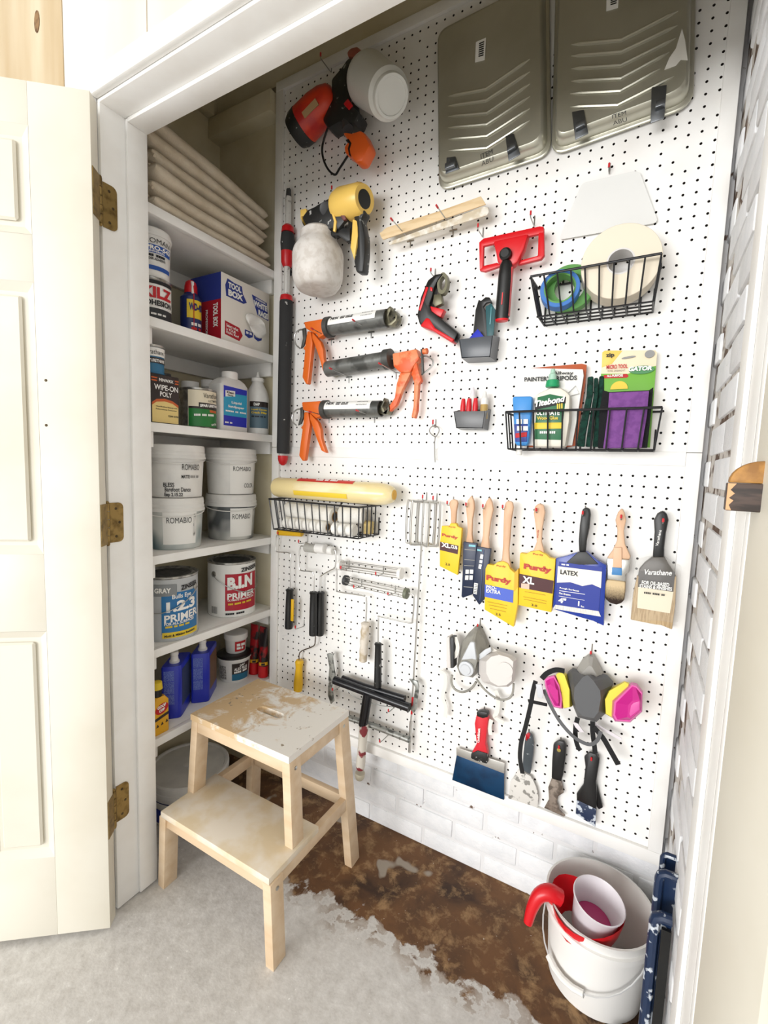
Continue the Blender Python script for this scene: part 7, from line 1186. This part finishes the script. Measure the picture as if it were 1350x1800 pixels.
plate([(36.88,-3,27.14),(37.47,-3,27.3),(37.69,-3,26.42),(37.67,-3,25.83),(37.18,-3,25.81)], .15, RL, t, 'buckle', .04); plate([(36.13,-2.8,25.18),(37.12,-2.8,25.23),(38.1,-2.8,25.28),(38.12,-2.8,24.99),(36.26,-2.8,24.85)], .2, BSTR, t, 'strap_tab', .04); plate([(40.58,-2,23.72),(41.05,-2,23.7),(41.72,-2,22.98),(41.32,-2,22.85),(40.82,-2,23.27)], .15, CLR, t, 'clear_clip', .03)
hook((41.65,0,30.63), 'hook holding the charcoal respirator', .9, .2)
# ------------------------------------------------------------------ knives
t = thing('taping_knife', 'wide blue-bladed taping knife with red handle', 'taping knife', (31.05,-0.8,10.97)); RHD = mat('red_grip', 'd32230', .4)
plate([(30.33,-1.3,21.12),(31.57,-1.3,21.42),(31.73,-1.3,20.83),(31.64,-1.3,19.19),(31.59,-1.3,17.87),(31.89,-1.3,16.84),(31.82,-1.3,16.16),(30.02,-1.3,15.93),(30.07,-1.3,16.44),(30.5,-1.3,17.5),(30.3,-1.3,18.74),(30.13,-1.3,19.83)], .8, RHD, t, 'handle', .22); plate([(30.3,-1.35,21.3),(30.84,-1.35,21.57),(31.62,-1.35,21.65),(31.67,-1.35,21.12),(31.12,-1.35,20.82),(30.41,-1.35,20.84)], .85, BLACK, t, 'handle_cap', .12); plate([(29.99,-1.4,16.22),(30.73,-1.4,16.84),(31.84,-1.4,16.88),(31.94,-1.4,15.64),(30.48,-1.4,15.54),(29.99,-1.4,15.64)], .85, mat('smeared_black', '1a1a1a', .5, col2='c9c9c6', nscale=2, lo=.6, hi=.64), t, 'bolster', .1)
plate([(27.93,-0.7,15.87),(33.71,-0.7,15.99),(33.72,-0.7,14.76),(28.01,-0.7,14.93)], .12, mat('bare_steel', 'c8c6c1', .35, .7), t, 'blade_back', .02); plate([(28.02,-0.68,14.92),(33.74,-0.68,14.79),(33.92,-0.68,11.6),(27.63,-0.68,11.62)], .1, mat('blued_steel', '0f3f66', .3, .4, col2='0b2f50', nscale=.4), t, 'blade', .02)
text('Goldblatt', (30.92,-1.4,17.92), (30.92,-1.4,19.63), (30.62,-1.4,17.82), WINK, t, bold=.03, off=.05)
SPB = mat('paint_splashed_blade', 'd9d6d0', .55, col2='8b8882', nscale=1.4, lo=.55, hi=.6, detail=6); GYH = mat('grey_ribbed_handle', '4a5258', .5, col2='aab0b4', nscale=1.6, lo=.64, hi=.68)
t = thing('putty_knife', 'putty knife with grey handle and white-splashed blade', 'putty knife', (35.94,-0.6,11.67)); plate([(35.83,-1,20.23),(36.1,-1,20.54),(36.55,-1,20.27),(36.75,-1,19.49),(36.76,-1,18.09),(36.61,-1,15.84),(35.73,-1,16.06),(35.72,-1,18.03),(35.78,-1,19.31)], .6, GYH, t, 'handle', .18); plate([(35.28,-0.6,15.74),(36.7,-0.6,15.48),(37.35,-0.6,14.31),(37.58,-0.6,13.45),(37.56,-0.6,12.17),(34.35,-0.6,11.94),(34.49,-0.6,13.98)], .1, SPB, t, 'blade', .02); plate([(35.84,-1.05,20.26),(36.11,-1.05,20.57),(36.33,-1.05,20.42),(36.25,-1.05,19.93),(35.9,-1.05,19.88)], .3, RHD, t, 'end_tab', .05)
t = thing('five_in_one_tool', 'black-handled scraper with a notched rusty blade', 'scraper', (39.38,-0.6,11.98)); plate([(38.75,-1,20.17),(39.23,-1,20.71),(39.76,-1,20.82),(40.03,-1,20.46),(40.07,-1,19.28),(39.95,-1,17.11),(39.83,-1,16.31),(38.82,-1,16.25),(38.74,-1,18.34)], .5, BLACK, t, 'handle', .16); plate([(38.79,-0.6,16.05),(39.78,-0.6,16.12),(40.11,-0.6,14.94),(39.6,-0.6,14.35),(39.49,-0.6,13.6),(39.84,-0.6,12.82),(40.44,-0.6,12.48),(40.32,-0.6,12.27),(38.26,-0.6,12.43),(38.68,-0.6,13.58),(38.52,-0.6,14.93)], .12, mat('rusty_blade', '8d8074', .55, .3, col2='5e5349', nscale=1.5, lo=.45, hi=.6), t, 'blade', .02); MB().lathe((39.36,-1.05,19.76), (0, -1, 0), [(0, .2), (.05, .2), (.06, .12)], 14).build('grommet', mat('brass_grommet', 'b9a55c', .35, .8), t)
t = thing('plastic_scraper', 'all-black plastic scraper with paint-splashed tip', 'scraper', (42.5,-0.6,12.11)); plate([(41.8,-0.9,19.76),(42.26,-0.9,20.42),(42.9,-0.9,20.45),(43.25,-0.9,20.07),(43.23,-0.9,19.33),(43.11,-0.9,17.52),(43.28,-0.9,16.41),(43.31,-0.9,14.79),(43.32,-0.9,14.57),(41.43,-0.9,14.83),(41.38,-0.9,15.49),(41.95,-0.9,16.77),(42,-0.9,18.73)], .4, BLACK, t, 'handle', .12); plate([(41.43,-0.9,14.87),(43.33,-0.9,14.62),(43.39,-0.9,12.64),(41.44,-0.9,13.24)], .3, mat('splashed_navy_tip', '20304e', .45, col2='c6ced8', nscale=1.3, lo=.52, hi=.57, detail=6), t, 'tip', .06); plate([(43.1,-0.5,17.12),(43.25,-0.5,16.88),(43.91,-0.5,14.77),(43.56,-0.5,14.4),(43.31,-0.5,14.67)], .2, BLACK, t, 'hanging_loop', .04)
for p, lb in (((30.86,0,20.66), 'hook holding the taping knife'), ((35.99,0,19.58), 'hook holding the white-splashed putty knife'), ((39.34,0,19.73), 'hook holding the notched scraper'), ((42.51,0,19.56), 'hook holding the all-black scraper')): hook(p, lb, 1.0, .25)
